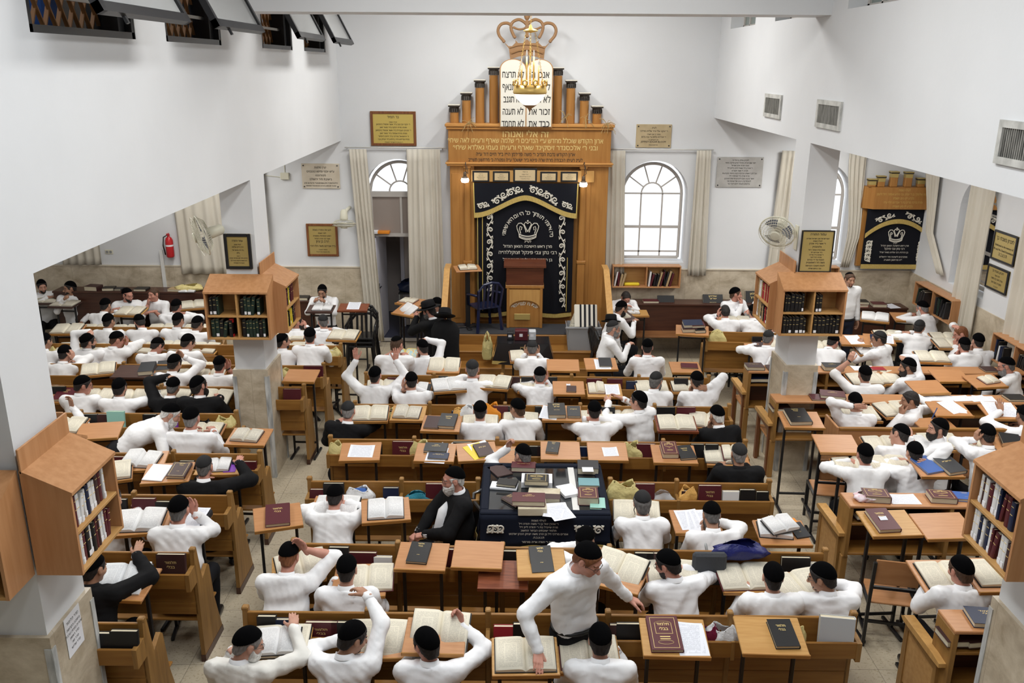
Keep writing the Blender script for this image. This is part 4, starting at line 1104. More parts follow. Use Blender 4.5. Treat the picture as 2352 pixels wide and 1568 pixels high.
for px, label in ((1033, 'left'), (1384, 'right')):
    t = empty('railing', (0, 0, 0)); X = A(px, 640)[0]
    m = MB(); top = [(14.95, 1.66), (13.66, 1.02)]
    poly = [(14.95, PF), (14.95, 1.64), (14.60, 1.64), (13.62, .98), (13.62, .0), (13.72, 0), (14.46, .0), (14.46, PF)]
    m.prism(poly, 0, X - .022, X + .022); obj('side_board', m, M_ARK, t)
    m = MB(); m.prism([(14.97, 1.64), (14.97, 1.69), (14.58, 1.69), (13.58, 1.02), (13.58, .965), (14.60, 1.64)], 0, X - .05, X + .05); obj('hand_rail', m, M_RAIL, t)
    m = MB(); m.bbox(X - .045, 13.58, 0, X + .045, 13.67, .98); obj('end_post', m, M_RAIL, t)
    tag(t, 'sloping wooden railing on the %s side of the ark steps' % label, 'railing', 'railings of the ark platform')

ark = empty('torah_ark', (0.2, YA, PF))
tag(ark, 'tall oak ark with stepped columns, tablets and embroidered black curtain', 'ark')
ark_inv = Matrix.Translation((-0.2, -YA, -PF))
def part(name, mb, m, parent=ark, smooth=False):
    me = mb.mesh(name) if isinstance(mb, MB) else mb
    if smooth: smooth_by_angle(me, 40)
    return obj(name, me, m, parent, ark_inv if parent is ark else None)
def rect(px0, py0, px1, py1, d=0.0):
    a = A(px0, py0, d); b = A(px1, py1, d); return a[0], b[2], b[0], a[2]        # x0 z0 x1 z1
xl, _, xr, zt = rect(1029, 286, 1387, 735); zb = PF
_, zfb, _, _ = rect(1029, 286, 1387, 380); 
xi0, xi1 = A(1090, 500)[0], A(1331, 500)[0]
for (a, b) in ((xl + .02, xi0), (xi1, xr - .02)):
    m = MB(); m.bbox(a, YA, zb, b, YR - .001, zfb, .006); w = b - a; m.bbox(a + .03, YA - .012, zb + .1, a + w * .38, YA, zfb - .15, .004)
    part('side_pilaster', m, M_ARK)
m = MB(); m.bbox(xl, YA - .03, zfb, xr, YR, zt - .02, .006); part('frieze', m, M_ARK)
m = MB()
for z, e, h in ((zt - .03, .05, .05), (zt - .075, .03, .045), (zfb - .02, .03, .04), (zfb + .012, .05, .03)): m.bbox(xl - e, YA - .03 - e, z, xr + e, YR, z + h, .008)
part('cornice', m, mat('ark_cornice_oak', (.56, .28, .08), .4, noise=(2, (.46, .21, .055), (.6, 8, 8), 4)))
part('back_panel', MB().box(xi0, YA + .12, zb, xi1, YR, zfb), M_ARK)
for px in (1074, 1337):
    X = A(px, 500)[0]; m = MB(); zc0 = A(px, 600)[2]
    m.lathe([(.062, zc0 + .02), (.060, 2.4), (.056, zfb - .06), (.075, zfb - .05), (.075, zfb - .022)], 20, (X, YA - .01, 0)); m.bbox(X - .08, YA - .08, zc0 - .03, X + .08, YA + .03, zc0 + .02); m.bbox(X - .065, YA - .07, zb, X + .065, YA + .03, zc0 - .03)
    part('half_column', m, M_ARK, smooth=True)
# stepped columns on the cornice
for i, (px, py) in enumerate(((1043, 240), (1071, 212), (1102, 183), (1134, 154), (1282, 155), (1312, 184), (1343, 213), (1372, 243))):
    X, _, Z = A(px, py, -.15); w = .083; yc0 = YA + .16
    m = MB(); m.lathe([(w * .92, zt), (w * .90, Z - .13)], 20, (X, yc0, 0)); c = part('stepped_column', m, M_ARK, smooth=True)
    m = MB(); m.bbox(X - .098, yc0 - .098, Z - .035, X + .098, yc0 + .098, Z - .012, .004); k = part('dark_cap', m, mat('dark_bronze', (.035, .028, .022), .5), c)
    m.v = [v for v in m.v]
    for a in np.linspace(0, 2 * math.pi, 14, endpoint=False):
        q = MB(); q.v = []; x, y = X + w * math.cos(a), yc0 + w * math.sin(a)
    m2 = MB(); m2.lathe([(w * .96, Z - .065), (w * 1.02, Z - .035)], 20, (X, yc0, 0))
    for a in np.linspace(0, 2 * math.pi, 14, endpoint=False):
        x, y = X + w * .93 * math.cos(a), yc0 + w * .93 * math.sin(a); m2.prism([(x - .008, y - .008), (x + .008, y - .008), (x + .008, y + .008), (x - .008, y + .008)], 2, Z - .125, Z - .06)
    part('fluted_band', m2, MATS['dark_bronze'], c)
    m = MB(); m.bbox(X - .102, yc0 - .102, Z - .012, X + .102, yc0 + .102, Z + .004, .003); part('cream_cap', m, mat('cream_cap_paint', (.70, .67, .58), .5), c)
# tablets of the law
tx0, tz0, tx1, tz1 = rect(1148, 135, 1268, 293, .10); xm = (tx0 + tx1) / 2
def tablet_outline(g):
    r = (tx1 - tx0) / 4; pts = [(tx0 + g, tz0 + g)]; zs = tz1 - r * .72
    for cx in (tx0 + r, tx1 - r):
        pts += [(cx - (r - g) * math.cos(a), zs + (r - g) * .72 * math.sin(a)) for a in np.linspace(0, math.pi, 14)]
    return pts + [(tx1 - g, tz0 + g)]
m = MB(); m.prism(tablet_outline(0), 1, YA - .11, YA - .085); tb = part('tablets_of_the_law', m, mat('tablet_rim', (.42, .22, .08), .45))
m = MB(); m.prism(tablet_outline(.016), 1, YA - .118, YA - .11); part('tablet_face', m, mat('tablet_cream', (.74, .72, .64), .5), tb)
m = MB(); m.box(xm - .008, YA - .124, tz0 + .01, xm + .008, YA - .118, tz1 - .2); part('dividing_bar', m, MATS['tablet_rim'], tb)
for cx, lines in (((xm + tx1) / 2, ['אנכי ה׳', 'לא יהיה', 'לא תשא', 'זכור את', 'כבד את']), ((tx0 + xm) / 2, ['לא תרצח', 'לא תנאף', 'לא תגנב', 'לא תענה', 'לא תחמד'])):
    tm = text_mesh([heb(l) for l in lines], .155, 1.27, .012); V = np.concatenate(tm.v); f = min(1, (xm - tx0 - .07) / (V[:, 0].max() - V[:, 0].min()))
    tm.v = [v * (f, 1, 1) + (cx, YA - .1205, (tz0 + tz1) / 2 - .10) for v in tm.v]; part('lettering', tm, M_BLKTXT, tb)
# crown above the tablets
yc1 = YA - .02
def C(px, py): p = atY(px, py, yc1); return p
M_CROWN = mat('crown_brown', (.30, .165, .075), .45)
m = MB()
def crown_curve(pts, r=.026, seg=8):
    P = np.array([C(*p) for p in pts]); t = np.linspace(0, len(P) - 1, len(P) * 6); Q = []
    for v in t:
        i = min(int(v), len(P) - 2); f = v - i; p0, p1, p2, p3 = P[max(i - 1, 0)], P[i], P[i + 1], P[min(i + 2, len(P) - 1)]
        Q.append(.5 * ((2 * p1) + (-p0 + p2) * f + (2 * p0 - 5 * p1 + 4 * p2 - p3) * f * f + (-p0 + 3 * p1 - 3 * p2 + p3) * f ** 3))
    m.tube(Q, r, seg)
for s in (-1, 1):
    X = lambda x: 1210.5 + s * (x - 1210.5)
    crown_curve([(X(1157), 94), (X(1147), 82), (X(1144), 68), (X(1151), 56), (X(1164), 53), (X(1174), 57)])
    crown_curve([(X(1181), 84), (X(1175), 70), (X(1174), 58), (X(1180), 49), (X(1192), 45), (X(1203), 50), (X(1210.5), 58)])
    crown_curve([(X(1178), 62), (X(1190), 67), (X(1203), 66), (X(1210.5), 60)], .018)
    m.lathe([(.001, -.03), (.028, -.012), (.03, 0), (.028, .012), (.001, .03)], 12, C(X(1157), 95)); m.lathe([(.001, -.03), (.028, -.012), (.03, 0), (.028, .012), (.001, .03)], 12, C(X(1182), 85))
m.lathe([(.001, -.055), (.035, -.04), (.05, 0), (.04, .035), (.001, .055)], 14, C(1210.5, 38)); m.bar(C(1210.5, 45), C(1210.5, 84), .06, .05); m.lathe([(.001, -.035), (.034, -.012), (.034, .012), (.001, .035)], 12, C(1210.5, 83))
cr = part('crown', m, M_CROWN, smooth=True)
m = MB(); pts = [(1157, 96), (1168, 106), (1176, 106), (1184, 98), (1184, 92), (1190, 99), (1201, 99), (1210.5, 90), (1220, 99), (1231, 99), (1237, 92), (1237, 98), (1245, 106), (1253, 106), (1264, 96), (1252, 112), (1249, 136), (1230, 130), (1210.5, 127), (1191, 130), (1172, 136), (1169, 112)]
m.prism([(C(*p)[0], C(*p)[2]) for p in pts], 1, yc1 - .025, yc1 + .025); part('crown_band', m, M_CROWN, cr)
m = MB(); m.tube([C(x, y) - (0, .03, 0) for x, y in ((1174, 122), (1190, 116), (1210, 113), (1231, 116), (1247, 122))], .02, 6); m.tube([C(x, y) - (0, .03, 0) for x, y in ((1170, 110), (1190, 104), (1210, 102), (1231, 104), (1251, 110))], .012, 6); part('crown_moulding', m, M_CROWN, cr)
# painted and gilded inscriptions on the frieze
def letters(lines, py, size, m_, width_px, bold=.015, d=.032, xc=1207):
    tm = text_mesh(lines, size, 1.3, bold); V = np.concatenate(tm.v); wm = width_px / F_PX * YA / .97
    f = wm / (V[:, 0].max() - V[:, 0].min()); p = A(xc, py, d); zc = (V[:, 2].max() + V[:, 2].min()) / 2
    tm.v = [(v - (0, 0, zc)) * (f, 1, 1) + (p[0], YA - d, p[2]) for v in tm.v]; return part('lettering', tm, m_)
letters([heb('זה אלי ואנוהו')], 307, .15, M_GOLDTXT, 100, .012)
letters([heb('ארון הקודש שוכלל מחדש ע״י הנדיבים ר׳ שלמה שארף ורעיתו לאה שיחי׳')], 324, .115, M_GOLDTXT, 338, .012)
letters([heb('ובני ר׳ אלכסנדר זיסקינד שארף ורעיתו נעמי גאלדא שיחי׳')], 340, .115, M_GOLDTXT, 315, .012)
letters([heb('ארון הקודש נדבת הנדיב ר׳ משה פרידמן הי״ו ב״ר חיים דוד ע״ה')], 356, .085, M_BLKTXT, 216, .012)
letters([heb('לע״נ רעיתו הכבודה מרת שרה פייגא ב״ר יששכר ע״ה נפטרה ב׳ מרחשון תשי״ב')], 368, .08, M_BLKTXT, 250, .012)
# five small framed plaques in a row on a yellow board
m = MB(); a = rect(1082, 391, 1364, 419, .05); m.bbox(a[0], YA - .05, a[1], a[2], YA - .02, a[3], .004); bd = part('plaque_board', m, M_RAIL)
for q in ((1085, 392, 1124, 418), (1132, 393, 1171, 418), (1179, 386, 1233, 419), (1241, 394, 1280, 418), (1288, 394, 1327, 418)):
    a = rect(*q, .06); m = MB(); m.bbox(a[0], YA - .066, a[1], a[2], YA - .05, a[3], .004); f = part('plaque_frame', m, M_BLKMET, bd)
    e = .03; m = MB(); m.box(a[0] + e, YA - .070, a[1] + e, a[2] - e, YA - .066, a[3] - e); part('plaque_plate', m, mat('pale_gold_plate', (.60, .47, .28), .5), f)
    tm = text_mesh([(heb('נר תמיד'), 1.2), heb('לעילוי נשמת'), heb('הרב רבי אברהם משה'), heb('בן רבי יצחק זצ״ל')], (a[3] - a[1] - 2 * e) / 6.5, 1.3, .0); c = ((a[0] + a[2]) / 2, YA - .0712, (a[1] + a[3]) / 2)
    tm.v = [v * (.8, 1, 1) + c for v in tm.v]; part('lettering', tm, M_BLKTXT, f)
# dry straw sprays on the cornice
rg = random.Random(9)
for px, py, n in ((1076, 282, 14), (1394, 284, 18), (1300, 270, 10), (1345, 272, 8)):
    m = MB(); p = A(px, py, .08)
    for k in range(n): q = p + np.array((rg.uniform(-.16, .16), rg.uniform(-.04, .04), rg.uniform(-.18, .12))); m.tube([p, (p + q) / 2 + (0, 0, .03), q], .004, 4)
    o = obj('dry_straw_bunch', m, M_GRASS); tag(o, ['dry straw hanging at the left cornice of the ark', 'dry straw sticking out at the right cornice of the ark', 'dry straw behind the right stepped columns', 'dry straw between the two rightmost stepped columns'][(1076, 1394, 1300, 1345).index(px)], 'straw')
# curtain of the ark
def scroll(m, p0, p1, n, amp, r, y, flip=1, seg=5):
    """embroidered vine: a wave with a spiral leaf in each bend, in the XZ plane at depth y"""
    p0, p1 = np.asarray(p0, float), np.asarray(p1, float); L = np.linalg.norm(p1 - p0); t = (p1 - p0) / L; nn = np.array((-t[1], t[0]))
    def at2(a, b): q = p0 + t * a + nn * b; return (q[0], y, q[1])
    m.tube([at2(L * u, amp * flip * math.sin(math.pi * n * u)) for u in np.linspace(0, 1, 9 * n)], r, seg)
    for k in range(n):
        s = flip * (1 if k % 2 == 0 else -1); c = L * (k + .5) / n
        sp = [at2(c + (amp * 1.05 * (1 - a / 9.5)) * math.cos(a + 1.2), -s * amp * .25 + s * (amp * 1.05 * (1 - a / 9.5)) * math.sin(a + 1.2)) for a in np.linspace(0, 8.2, 20)]
        m.tube(sp, np.linspace(r * 1.35, r * .8, 20), seg)
        for q in (-.5, .5):
            m.tube([at2(c + q * L / n * .7, s * amp * .3), at2(c + q * L / n * .95, s * amp * 1.05), at2(c + q * L / n * .55, s * amp * 1.25)], [r * 1.4, r * 1.8, r * .4], seg)
    return m
M_GOLDBR = mat('gold_braid', (.50, .37, .10), .6)
def parochet(name, c, w_top, w_bot, h, folds, parent, valance_h, arc, text_fn):
    """c = top centre. returns cloth object; local coordinates around c"""
    pass
yv = YA - .035
a = rect(1094, 430, 1312, 716, .03)
cx0, cz0, cx1, cz1 = a
nu, nv = 60, 12; V = []; Fs = []
for side in (0, 1):
    for j in range(nv):
        for i in range(nu):
            u = i / (nu - 1); t = j / (nv - 1); z = cz1 + (cz0 - cz1) * t; z += -.03 * math.sin(u * 9 + .6) * t * t if j == nv - 1 else 0
            V.append((cx0 + (cx1 - cx0) * u, YA - .03 - .018 * math.sin(u * 40) * (.3 + .7 * t) * (1 if abs(u - .5) > .28 else .25) - side * .008, z))
n = nu * nv
for j in range(nv - 1):
    for i in range(nu - 1):
        q = (j * nu + i, (j + 1) * nu + i, (j + 1) * nu + i + 1, j * nu + i + 1); Fs += [q, tuple(n + x for x in q[::-1])]
for i in range(nu - 1): Fs += [(i, i + 1, n + i + 1, n + i), ((nv - 1) * nu + i + 1, (nv - 1) * nu + i, n + (nv - 1) * nu + i, n + (nv - 1) * nu + i + 1)]
for j in range(nv - 1): Fs += [((j + 1) * nu, j * nu, n + j * nu, n + (j + 1) * nu), (j * nu + nu - 1, (j + 1) * nu + nu - 1, n + (j + 1) * nu + nu - 1, n + j * nu + nu - 1)]
m = MB(); m.add(V, Fs); cloth = part('ark_curtain', m, M_BLKVEL, smooth=True)
ye = YA - .062
m = MB()
for px in (1097, 1108): p = A(px, 500, .06); m.box(p[0] - .007, ye - .002, cz0 + .02, p[0] + .007, ye, cz1)
p = A(1303, 600, .06); m.box(p[0] - .006, ye - .002, cz0 + .02, p[0] + .006, ye, cz0 + 1.0)
part('gold_braid', m, M_GOLDBR, cloth)
m = MB(); pts = [(cx0 + (cx1 - cx0) * u, YA - .045, cz0 - .01 - .03 * math.sin(u * 9 + .6)) for u in np.linspace(0, 1, 40)]
for (p, q) in zip(pts, pts[1:]): m.add([p, q, (q[0], q[1], q[2] - .07), (p[0], p[1], p[2] - .07), (p[0], p[1] + .012, p[2]), (q[0], q[1] + .012, q[2]), (q[0], q[1] + .012, q[2] - .07), (p[0], p[1] + .012, p[2] - .07)], [(0, 3, 2, 1), (4, 5, 6, 7), (3, 7, 6, 2), (0, 1, 5, 4)])
part('gold_fringe', m, M_GOLDFR, cloth)
m = MB()
for px in (1125, 1291):
    p = A(px, 485, .062); q = A(px, 680 if px < 1200 else 705, .062); scroll(m, (p[0], p[2]), (q[0], q[2]), 7, .045, .0105, ye)
part('silver_scrollwork', m, M_SILVER, cloth)
# arched verse, crown and dedication
def arc_text(parent, s, cx, cz, rx, rz, a0, a1, size, y, mtl, bold=.012):
    s = heb(s)[::-1]; n = len(s); mb = MB()
    for i, ch in enumerate(s):
        if ch == ' ': continue
        a = a0 + (a1 - a0) * i / (n - 1); tm = text_mesh([ch], size, 1.2, bold); V = np.concatenate(tm.v); V = V - (V[:, 0].mean(), 0, size * .0)
        rot = -(a - math.pi / 2) * -1.0; c, s_ = math.cos(rot), math.sin(rot)
        P = np.stack([V[:, 0] * c - V[:, 2] * s_ + cx + rx * math.cos(a), np.full(len(V), y), V[:, 0] * s_ + V[:, 2] * c + cz + rz * math.sin(a)], 1)
        k = 0
        for v, in zip(tm.v): k += len(v)
        mb.add(P, tm.f)
    return part('embroidered_lettering', mb, mtl, parent)
p = A(1212, 540, .062)
arc_text(cloth, 'מה אהבתי תורתך כל היום היא שיחתי', p[0], p[2] - .02, .415, .41, math.radians(3), math.radians(177), .10, ye, M_SILVER)
def crown_emb(parent, c, w, y, r=.008):
    m = MB(); X = lambda u, v: (c[0] + u * w, y, c[2] + v * w)
    for s in (-1, 1):
        m.tube([X(s * .36, -.22), X(s * .45, .0), X(s * .48, .15), X(s * .40, .27), X(s * .28, .28), X(s * .17, .18), X(s * .10, .0), X(s * .07, -.12)], r, 5)
        m.tube([X(s * .30, -.18), X(s * .36, .02), X(s * .33, .14), X(s * .25, .10), X(s * .28, -.02)], r, 5)
        m.tube([X(0, -.10), X(s * .10, .10), X(s * .16, .24), X(s * .09, .33), X(0, .26)], r, 5)
    m.tube([X(u, -.20 - .10 * (1 - (u / .38) ** 2)) for u in np.linspace(-.38, .38, 12)], r * 1.2, 5); m.tube([X(u, -.34 - .10 * (1 - (u / .36) ** 2)) for u in np.linspace(-.36, .36, 12)], r * 1.2, 5); m.tube([X(u, -.28 - .10 * (1 - (u / .36) ** 2)) for u in np.linspace(-.36, .36, 12)], r * .7, 5)
    m.tube([X(-.38, -.20), X(-.36, -.34)], r, 5); m.tube([X(.38, -.20), X(.36, -.34)], r, 5); m.lathe([(.001, -.02), (.018, 0), (.001, .02)], 8, X(0, .37))
    return part('embroidered_crown', m, M_SILVER, parent)
c = A(1212, 527, .062); crown_emb(cloth, c, .40, ye)
tm = text_mesh([(heb('לעי״נ'), .8), heb('מרן ראש הישיבה הגאון הגדול'), (heb('רבי נתן צבי פינקל זצוקללה״ה'), 1.2), heb('בן הרה״ג רבי אליהו מאיר זצ״ל')], .072, 1.5, .012); c = A(1212, 577, .062)
tm.v = [v + (c[0], ye, c[2]) for v in tm.v]; part('embroidered_lettering', tm, M_SILVER, cloth)
# valance with a scalloped lower edge
a = rect(1088, 420, 1325, 495, .08); vx0, vx1, vz1 = a[0], a[2], a[3]; pk = A(1210, 450, .08)[2]; lo_l = A(1094, 490, .08)[2]
def vedge(u): s = abs(u - .5) * 2; return pk + (lo_l - pk) * (s * s * (3 - 2 * s)) ** .9
m = MB(); U = np.linspace(0, 1, 50); yv = YA - .085
top = [(vx0 + (vx1 - vx0) * u, vz1) for u in U]; bot = [(vx0 + .015 + (vx1 - vx0 - .03) * u, vedge(u)) for u in U]
m.prism(bot + top[::-1], 1, yv, yv + .012); val = part('valance', m, mat('black_velvet_valance', (.006, .007, .012), .8, spec=.2))
m = MB()
for i in range(len(bot) - 1):
    p, q = bot[i], bot[i + 1]; m.prism([(p[0], p[1] - .075), (q[0], q[1] - .075), (q[0], q[1] + .012), (p[0], p[1] + .012)], 1, yv - .008, yv + .006)
part('gold_fringe', m, M_GOLDFR, val)
m = MB(); m.prism([(vx0 - .012, vz1), (vx0 + .006, vz1), (bot[0][0] + .006, bot[0][1] - .075), (bot[0][0] - .012, bot[0][1] - .075)], 1, yv - .006, yv + .012); m.prism([(vx1 - .006, vz1), (vx1 + .012, vz1), (bot[-1][0] + .012, bot[-1][1] - .075), (bot[-1][0] - .006, bot[-1][1] - .075)], 1, yv - .006, yv + .012); part('gold_braid', m, M_GOLDBR, val)
m = MB()
for q in ((1133, 466, 1165, 443), (1165, 443, 1199, 433), (1216, 433, 1250, 444), (1250, 444, 1281, 466)):
    p0, p1 = A(q[0], q[1], .09), A(q[2], q[3], .09); scroll(m, (p0[0], p0[2]), (p1[0], p1[2]), 2, .05, .0105, yv - .006)
for q in ((1098, 474, 1122, 468), (1291, 468, 1315, 476)):
    p0, p1 = A(q[0], q[1], .09), A(q[2], q[3], .09); scroll(m, (p0[0], p0[2]), (p1[0], p1[2]), 2, .04, .009, yv - .006)
part('silver_scrollwork', m, M_SILVER, val)
# bulbs hanging from the cornice
M_BULB = mat('lit_bulb', (1, 1, 1), .3, emit=((1, .95, .85), 7.0))
for px, py, w in ((1068, 412, 'left'), (1340, 422, 'right')):
    p = A(px, py, .22); t = empty('hanging_lamp', p)
    m = MB(); zt_ = A(px, 378, .1)[2] - p[2]; m.tube([(0, .13, zt_), (.01, .04, zt_ + .05), (.02, 0, zt_ - .06), (0, 0, .12)], .006, 6); m.tube([(.03, .13, zt_ - .02), (.05, .02, zt_ - .14), (.01, 0, .14)], .005, 6); obj('flex', m, M_BLKMET, t)
    m = MB(); m.lathe([(.022, .05), (.028, .06), (.028, .115), (.018, .13)], 14).lathe([(.05, .02), (.052, .035), (.03, .055)], 16); obj('lamp_holder', m.mesh('lamp_holder', True), mat('lamp_holder_brown', (.12, .08, .05), .5), t)
    m = MB(); m.lathe([(.02, -.055), (.06, -.045), (.068, -.01), (.06, .02), (.03, .03)], 18); obj('bulb', m.mesh('bulb', True), M_BULB, t)
    tag(t, 'lit bulb hanging on wires at the %s side of the ark curtain' % w, 'lamp', 'hanging bulbs of the ark')
# lectern before the ark
def AY(px, py, Y): return atY(px, py, Y)
yl = 14.86; a = AY(1160, 606, yl); b = AY(1252, 742, yl); lx0, lx1 = a[0] + .03, b[0] - .05; ztop = a[2]; zmid = AY(1200, 655, yl)[2]
t = empty('lectern', ((lx0 + lx1) / 2, yl, PF)); c0 = (lx0 + lx1) / 2; hw = (lx1 - lx0) / 2; z = lambda v: v - PF
obj('upper_case', MB().bbox(-hw - .01, -.0, z(zmid), hw + .01, .34, z(ztop) - .03, .01), M_MAHOG, t)
obj('slanted_top', MB().prism([(-.04, z(ztop) - .06), (.40, z(ztop) + .06), (.40, z(ztop) + .085), (-.04, z(ztop) - .03)], 0, -hw - .05, hw + .05), M_MAHOG, t)
m = MB(); m.bbox(-hw, .03, .004, hw, .32, z(zmid) - .02, .006); m.bbox(-hw - .02, -.005, z(zmid) - .06, hw + .02, .33, z(zmid), .008)
m.bbox(-hw, .0, .004, -hw + .05, .03, z(zmid) - .05).bbox(hw - .05, .0, .004, hw, .03, z(zmid) - .05); obj('lower_case', m, M_ARK, t)
m = MB(); A_ = arch(0, hw - .05, 0, z(zmid) - .42, 16); A_ = [(x, min(zz, 99) if True else zz) for x, zz in A_]; A_ = [(x, z(zmid) - .42 + (zz - (z(zmid) - .42)) * .55) for x, zz in A_]
m.prism([(-hw + .05, z(zmid) - .42)] + A_[1:-1] + [(hw - .05, z(zmid) - .42), (hw - .05, z(zmid) - .08), (-hw + .05, z(zmid) - .08)], 1, .0, .03); obj('arch_board', m, M_RAIL, t)
tm = MB(); s = heb('שויתי ה׳ לנגדי תמיד')[::-1]
for i, ch in enumerate(s):
    if ch == ' ': continue
    a_ = math.radians(35 + 110 * i / (len(s) - 1)); q = text_mesh([ch], .085, 1.2, .02); V = np.concatenate(q.v); V = V - (V[:, 0].mean(), 0, 0); r_ = a_ - math.pi / 2
    tm.add(np.stack([V[:, 0] * math.cos(r_) - V[:, 2] * math.sin(r_) + .25 * math.cos(a_), np.full(len(V), .026), V[:, 0] * math.sin(r_) + V[:, 2] * math.cos(r_) + .13 * math.sin(a_) + z(zmid) - .47], 1), q.f)
obj('lettering', tm, M_SILVER, t)
tag(t, 'two tone wooden prayer lectern standing before the ark curtain', 'lectern')
# shtender with an open prayer book, blue chair
# ---------------------------------------------------------------- books, papers, bags
TITLE = {}
def title(kind):
    if kind not in TITLE:
        L = {'talmud': [(heb('תלמוד'), 1.0), (heb('בבלי'), 1.0)], 'talmud_small': [(heb('תלמוד'), .8), (heb('בבלי'), .8), (' ', 2.2), (heb('גמרא'), .4)],
             'shulchan': [(heb('שלחן'), 1.2), (heb('ערוך'), 1.2), (' ', .8), (heb('אורח חיים'), .5)], 'mefarshim': [(heb('ספר'), .8), (heb('מפרשים'), 1.0), (' ', 1.0), ('~', 1.0)],
             'pnei': [(heb('פני'), 1.0), (heb('יהושע'), 1.0)], 'chok': [(heb('חק נתן'), 1.0)], 'chidushei': [(heb('חידושי'), .8), (heb('הריטב״א'), 1.0)], 'rashba': [(heb('הרשב״א'), 1.0)]}[kind]
        TITLE[kind] = text_mesh(L, .034, 1.25, .015)
    return TITLE[kind]
for _k in ('talmud', 'talmud_small', 'shulchan', 'mefarshim', 'pnei', 'chok', 'chidushei', 'rashba'): title(_k)
_bm = {}
def book_meshes(w, h, t):
    k = (round(w, 3), round(h, 3), round(t, 3))
    if k not in _bm:
        c = .0035; m = MB()
        m.bbox(-w / 2, -h / 2, 0, w / 2, h / 2, c, .001).bbox(-w / 2, -h / 2, t - c, w / 2, h / 2, t, .001)
        m.prism([(w / 2 - .002, 0), (w / 2 + .003, t * .2), (w / 2 + .004, t * .5), (w / 2 + .003, t * .8), (w / 2 - .002, t)], 1, -h / 2, h / 2)
        cov = m.mesh('cover'); m = MB(); m.box(-w / 2 + .006, -h / 2 + .006, c, w / 2 - .003, h / 2 - .006, t - c); _bm[k] = (cov, m.mesh('page_block'))
    return _bm[k]
def one_mat(me, m):
    """same geometry with another material: copies of a mesh keep one datablock per material"""
    key = (me.name, m.name)
    if key not in _bm:
        c = me.copy(); c.materials.clear(); c.materials.append(m); _bm[key] = c
    return _bm[key]
def closed_book(M, color='black', w=.215, h=.30, t=.04, ttl=None, ttl_mat=None, band=None, name='closed_book', pages=None, parent=None):
    """lying in the XY plane of M, spine on +X, front cover up"""
    cov, pg = book_meshes(w, h, t)
    b = obj(name, one_mat(cov, M_BOOK[color]), None, None, M)
    obj('page_block', one_mat(pg, pages or M_CREAM), None, b)
    if ttl:
        q = title(ttl); V = [np.stack([v[:, 0] * w / .215, v[:, 2] * h / .30 + h * .17, np.full(len(v), t + .0006)], 1) for v in q.v]
        m = MB(); m.v, m.f, m.mi = V, q.f, q.mi; obj('title', m, ttl_mat or M_GOLDTXT, b)
    if band:                                        # tooled frame on the cover
        m = MB(); a, c, z = w * .40, h * .44, t + .0005; e = .003
        for (x0, y0, x1, y1) in ((-a, -c, a, -c + e), (-a, c - e, a, c), (-a, -c, -a + e, c), (a - e, -c, a, c)): m.box(x0, y0, t, x1, y1, z)
        if band == 'ornate':
            a, c = w * .27, h * .36
            for (x0, y0, x1, y1) in ((-a, -c * .1, a, -c * .1 + e), (-a, -c * .1, -a + e, c * .75), (a - e, -c * .1, a, c * .75)): m.box(x0, y0, t, x1, y1, z)
            m.tube([(a * math.cos(q), c * .75 + .02 * math.sin(q), z) for q in np.linspace(0, math.pi, 9)], .0012, 4)
            for yy in (-c * .3, -c * .48): m.box(-a * .6, yy - .008, t, a * .6, yy, z)
            m.tube([(a * .9 * math.cos(q), -c * .78 + .018 * math.sin(q), z) for q in np.linspace(0, 2 * math.pi, 14, endpoint=False)], .0014, 4, closed=True)
        if band == 'medal':
            m.tube([(w * .26 * math.cos(q) * (1 + .06 * math.cos(4 * q)), h * .17 + h * .12 * math.sin(q) * (1 + .06 * math.cos(4 * q)), z) for q in np.linspace(0, 2 * math.pi, 20, endpoint=False)], .0018, 4, closed=True)
            m.tube([(w * .18 * math.cos(q), -h * .2 + h * .03 * math.sin(q), z) for q in np.linspace(0, 2 * math.pi, 14, endpoint=False)], .0015, 4, closed=True)
        obj('tooled_frame', m, M_GOLDTXT, b)
    return b
_ob = {}
def open_meshes(w, h, tl, tr):
    k = (w, h, tl, tr)
    if k in _ob: return _ob[k]
    out = []
    for s, t in ((-1, tl), (1, tr)):
        m = MB(); n = 9; U = np.linspace(0, 1, n)
        zt = [.008 + (t + .006) * min(1, (u / .16)) ** .6 * (1 - .38 * u ** 1.5) for u in U]
        top = [(s * w * u, z) for u, z in zip(U, zt)]; zb = .005
        poly = top + [(s * (w - .004), zb), (0, zb)]
        V = []; 
        for y in (-h / 2, h / 2):
            for (x, z) in poly: V.append((x, y, z))
        N = len(poly); Fs = []
        for i in range(N):
            q = (i, (i + 1) % N, N + (i + 1) % N, N + i); Fs.append(q if s < 0 else q[::-1])
        Fs.append(tuple(range(N)) if s > 0 else tuple(range(N))[::-1]); Fs.append(tuple(range(N, 2 * N))[::-1] if s > 0 else tuple(range(N, 2 * N)))
        mi = [0 if i < n - 1 else 1 for i in range(N)] + [1, 1]
        me = bpy.data.meshes.new('pages'); me.from_pydata(V, [], Fs); me.polygons.foreach_set('material_index', mi); uv = me.uv_layers.new()
        for p in me.polygons:
            for li, vi in zip(p.loop_indices, p.vertices):
                x, y, z = V[vi]; uv.data[li].uv = (x / w if s > 0 else 1 + x / w, (y + h / 2) / h)
        sm = [i < n - 1 for i in range(len(me.polygons))]; me.polygons.foreach_set('use_smooth', sm); me.update(); out.append(me)
    m = MB(); m.bbox(-w - .007, -h / 2 - .006, 0, w + .007, h / 2 + .006, .005, .001); out.append(m.mesh('cover'))
    _ob[k] = out; return out
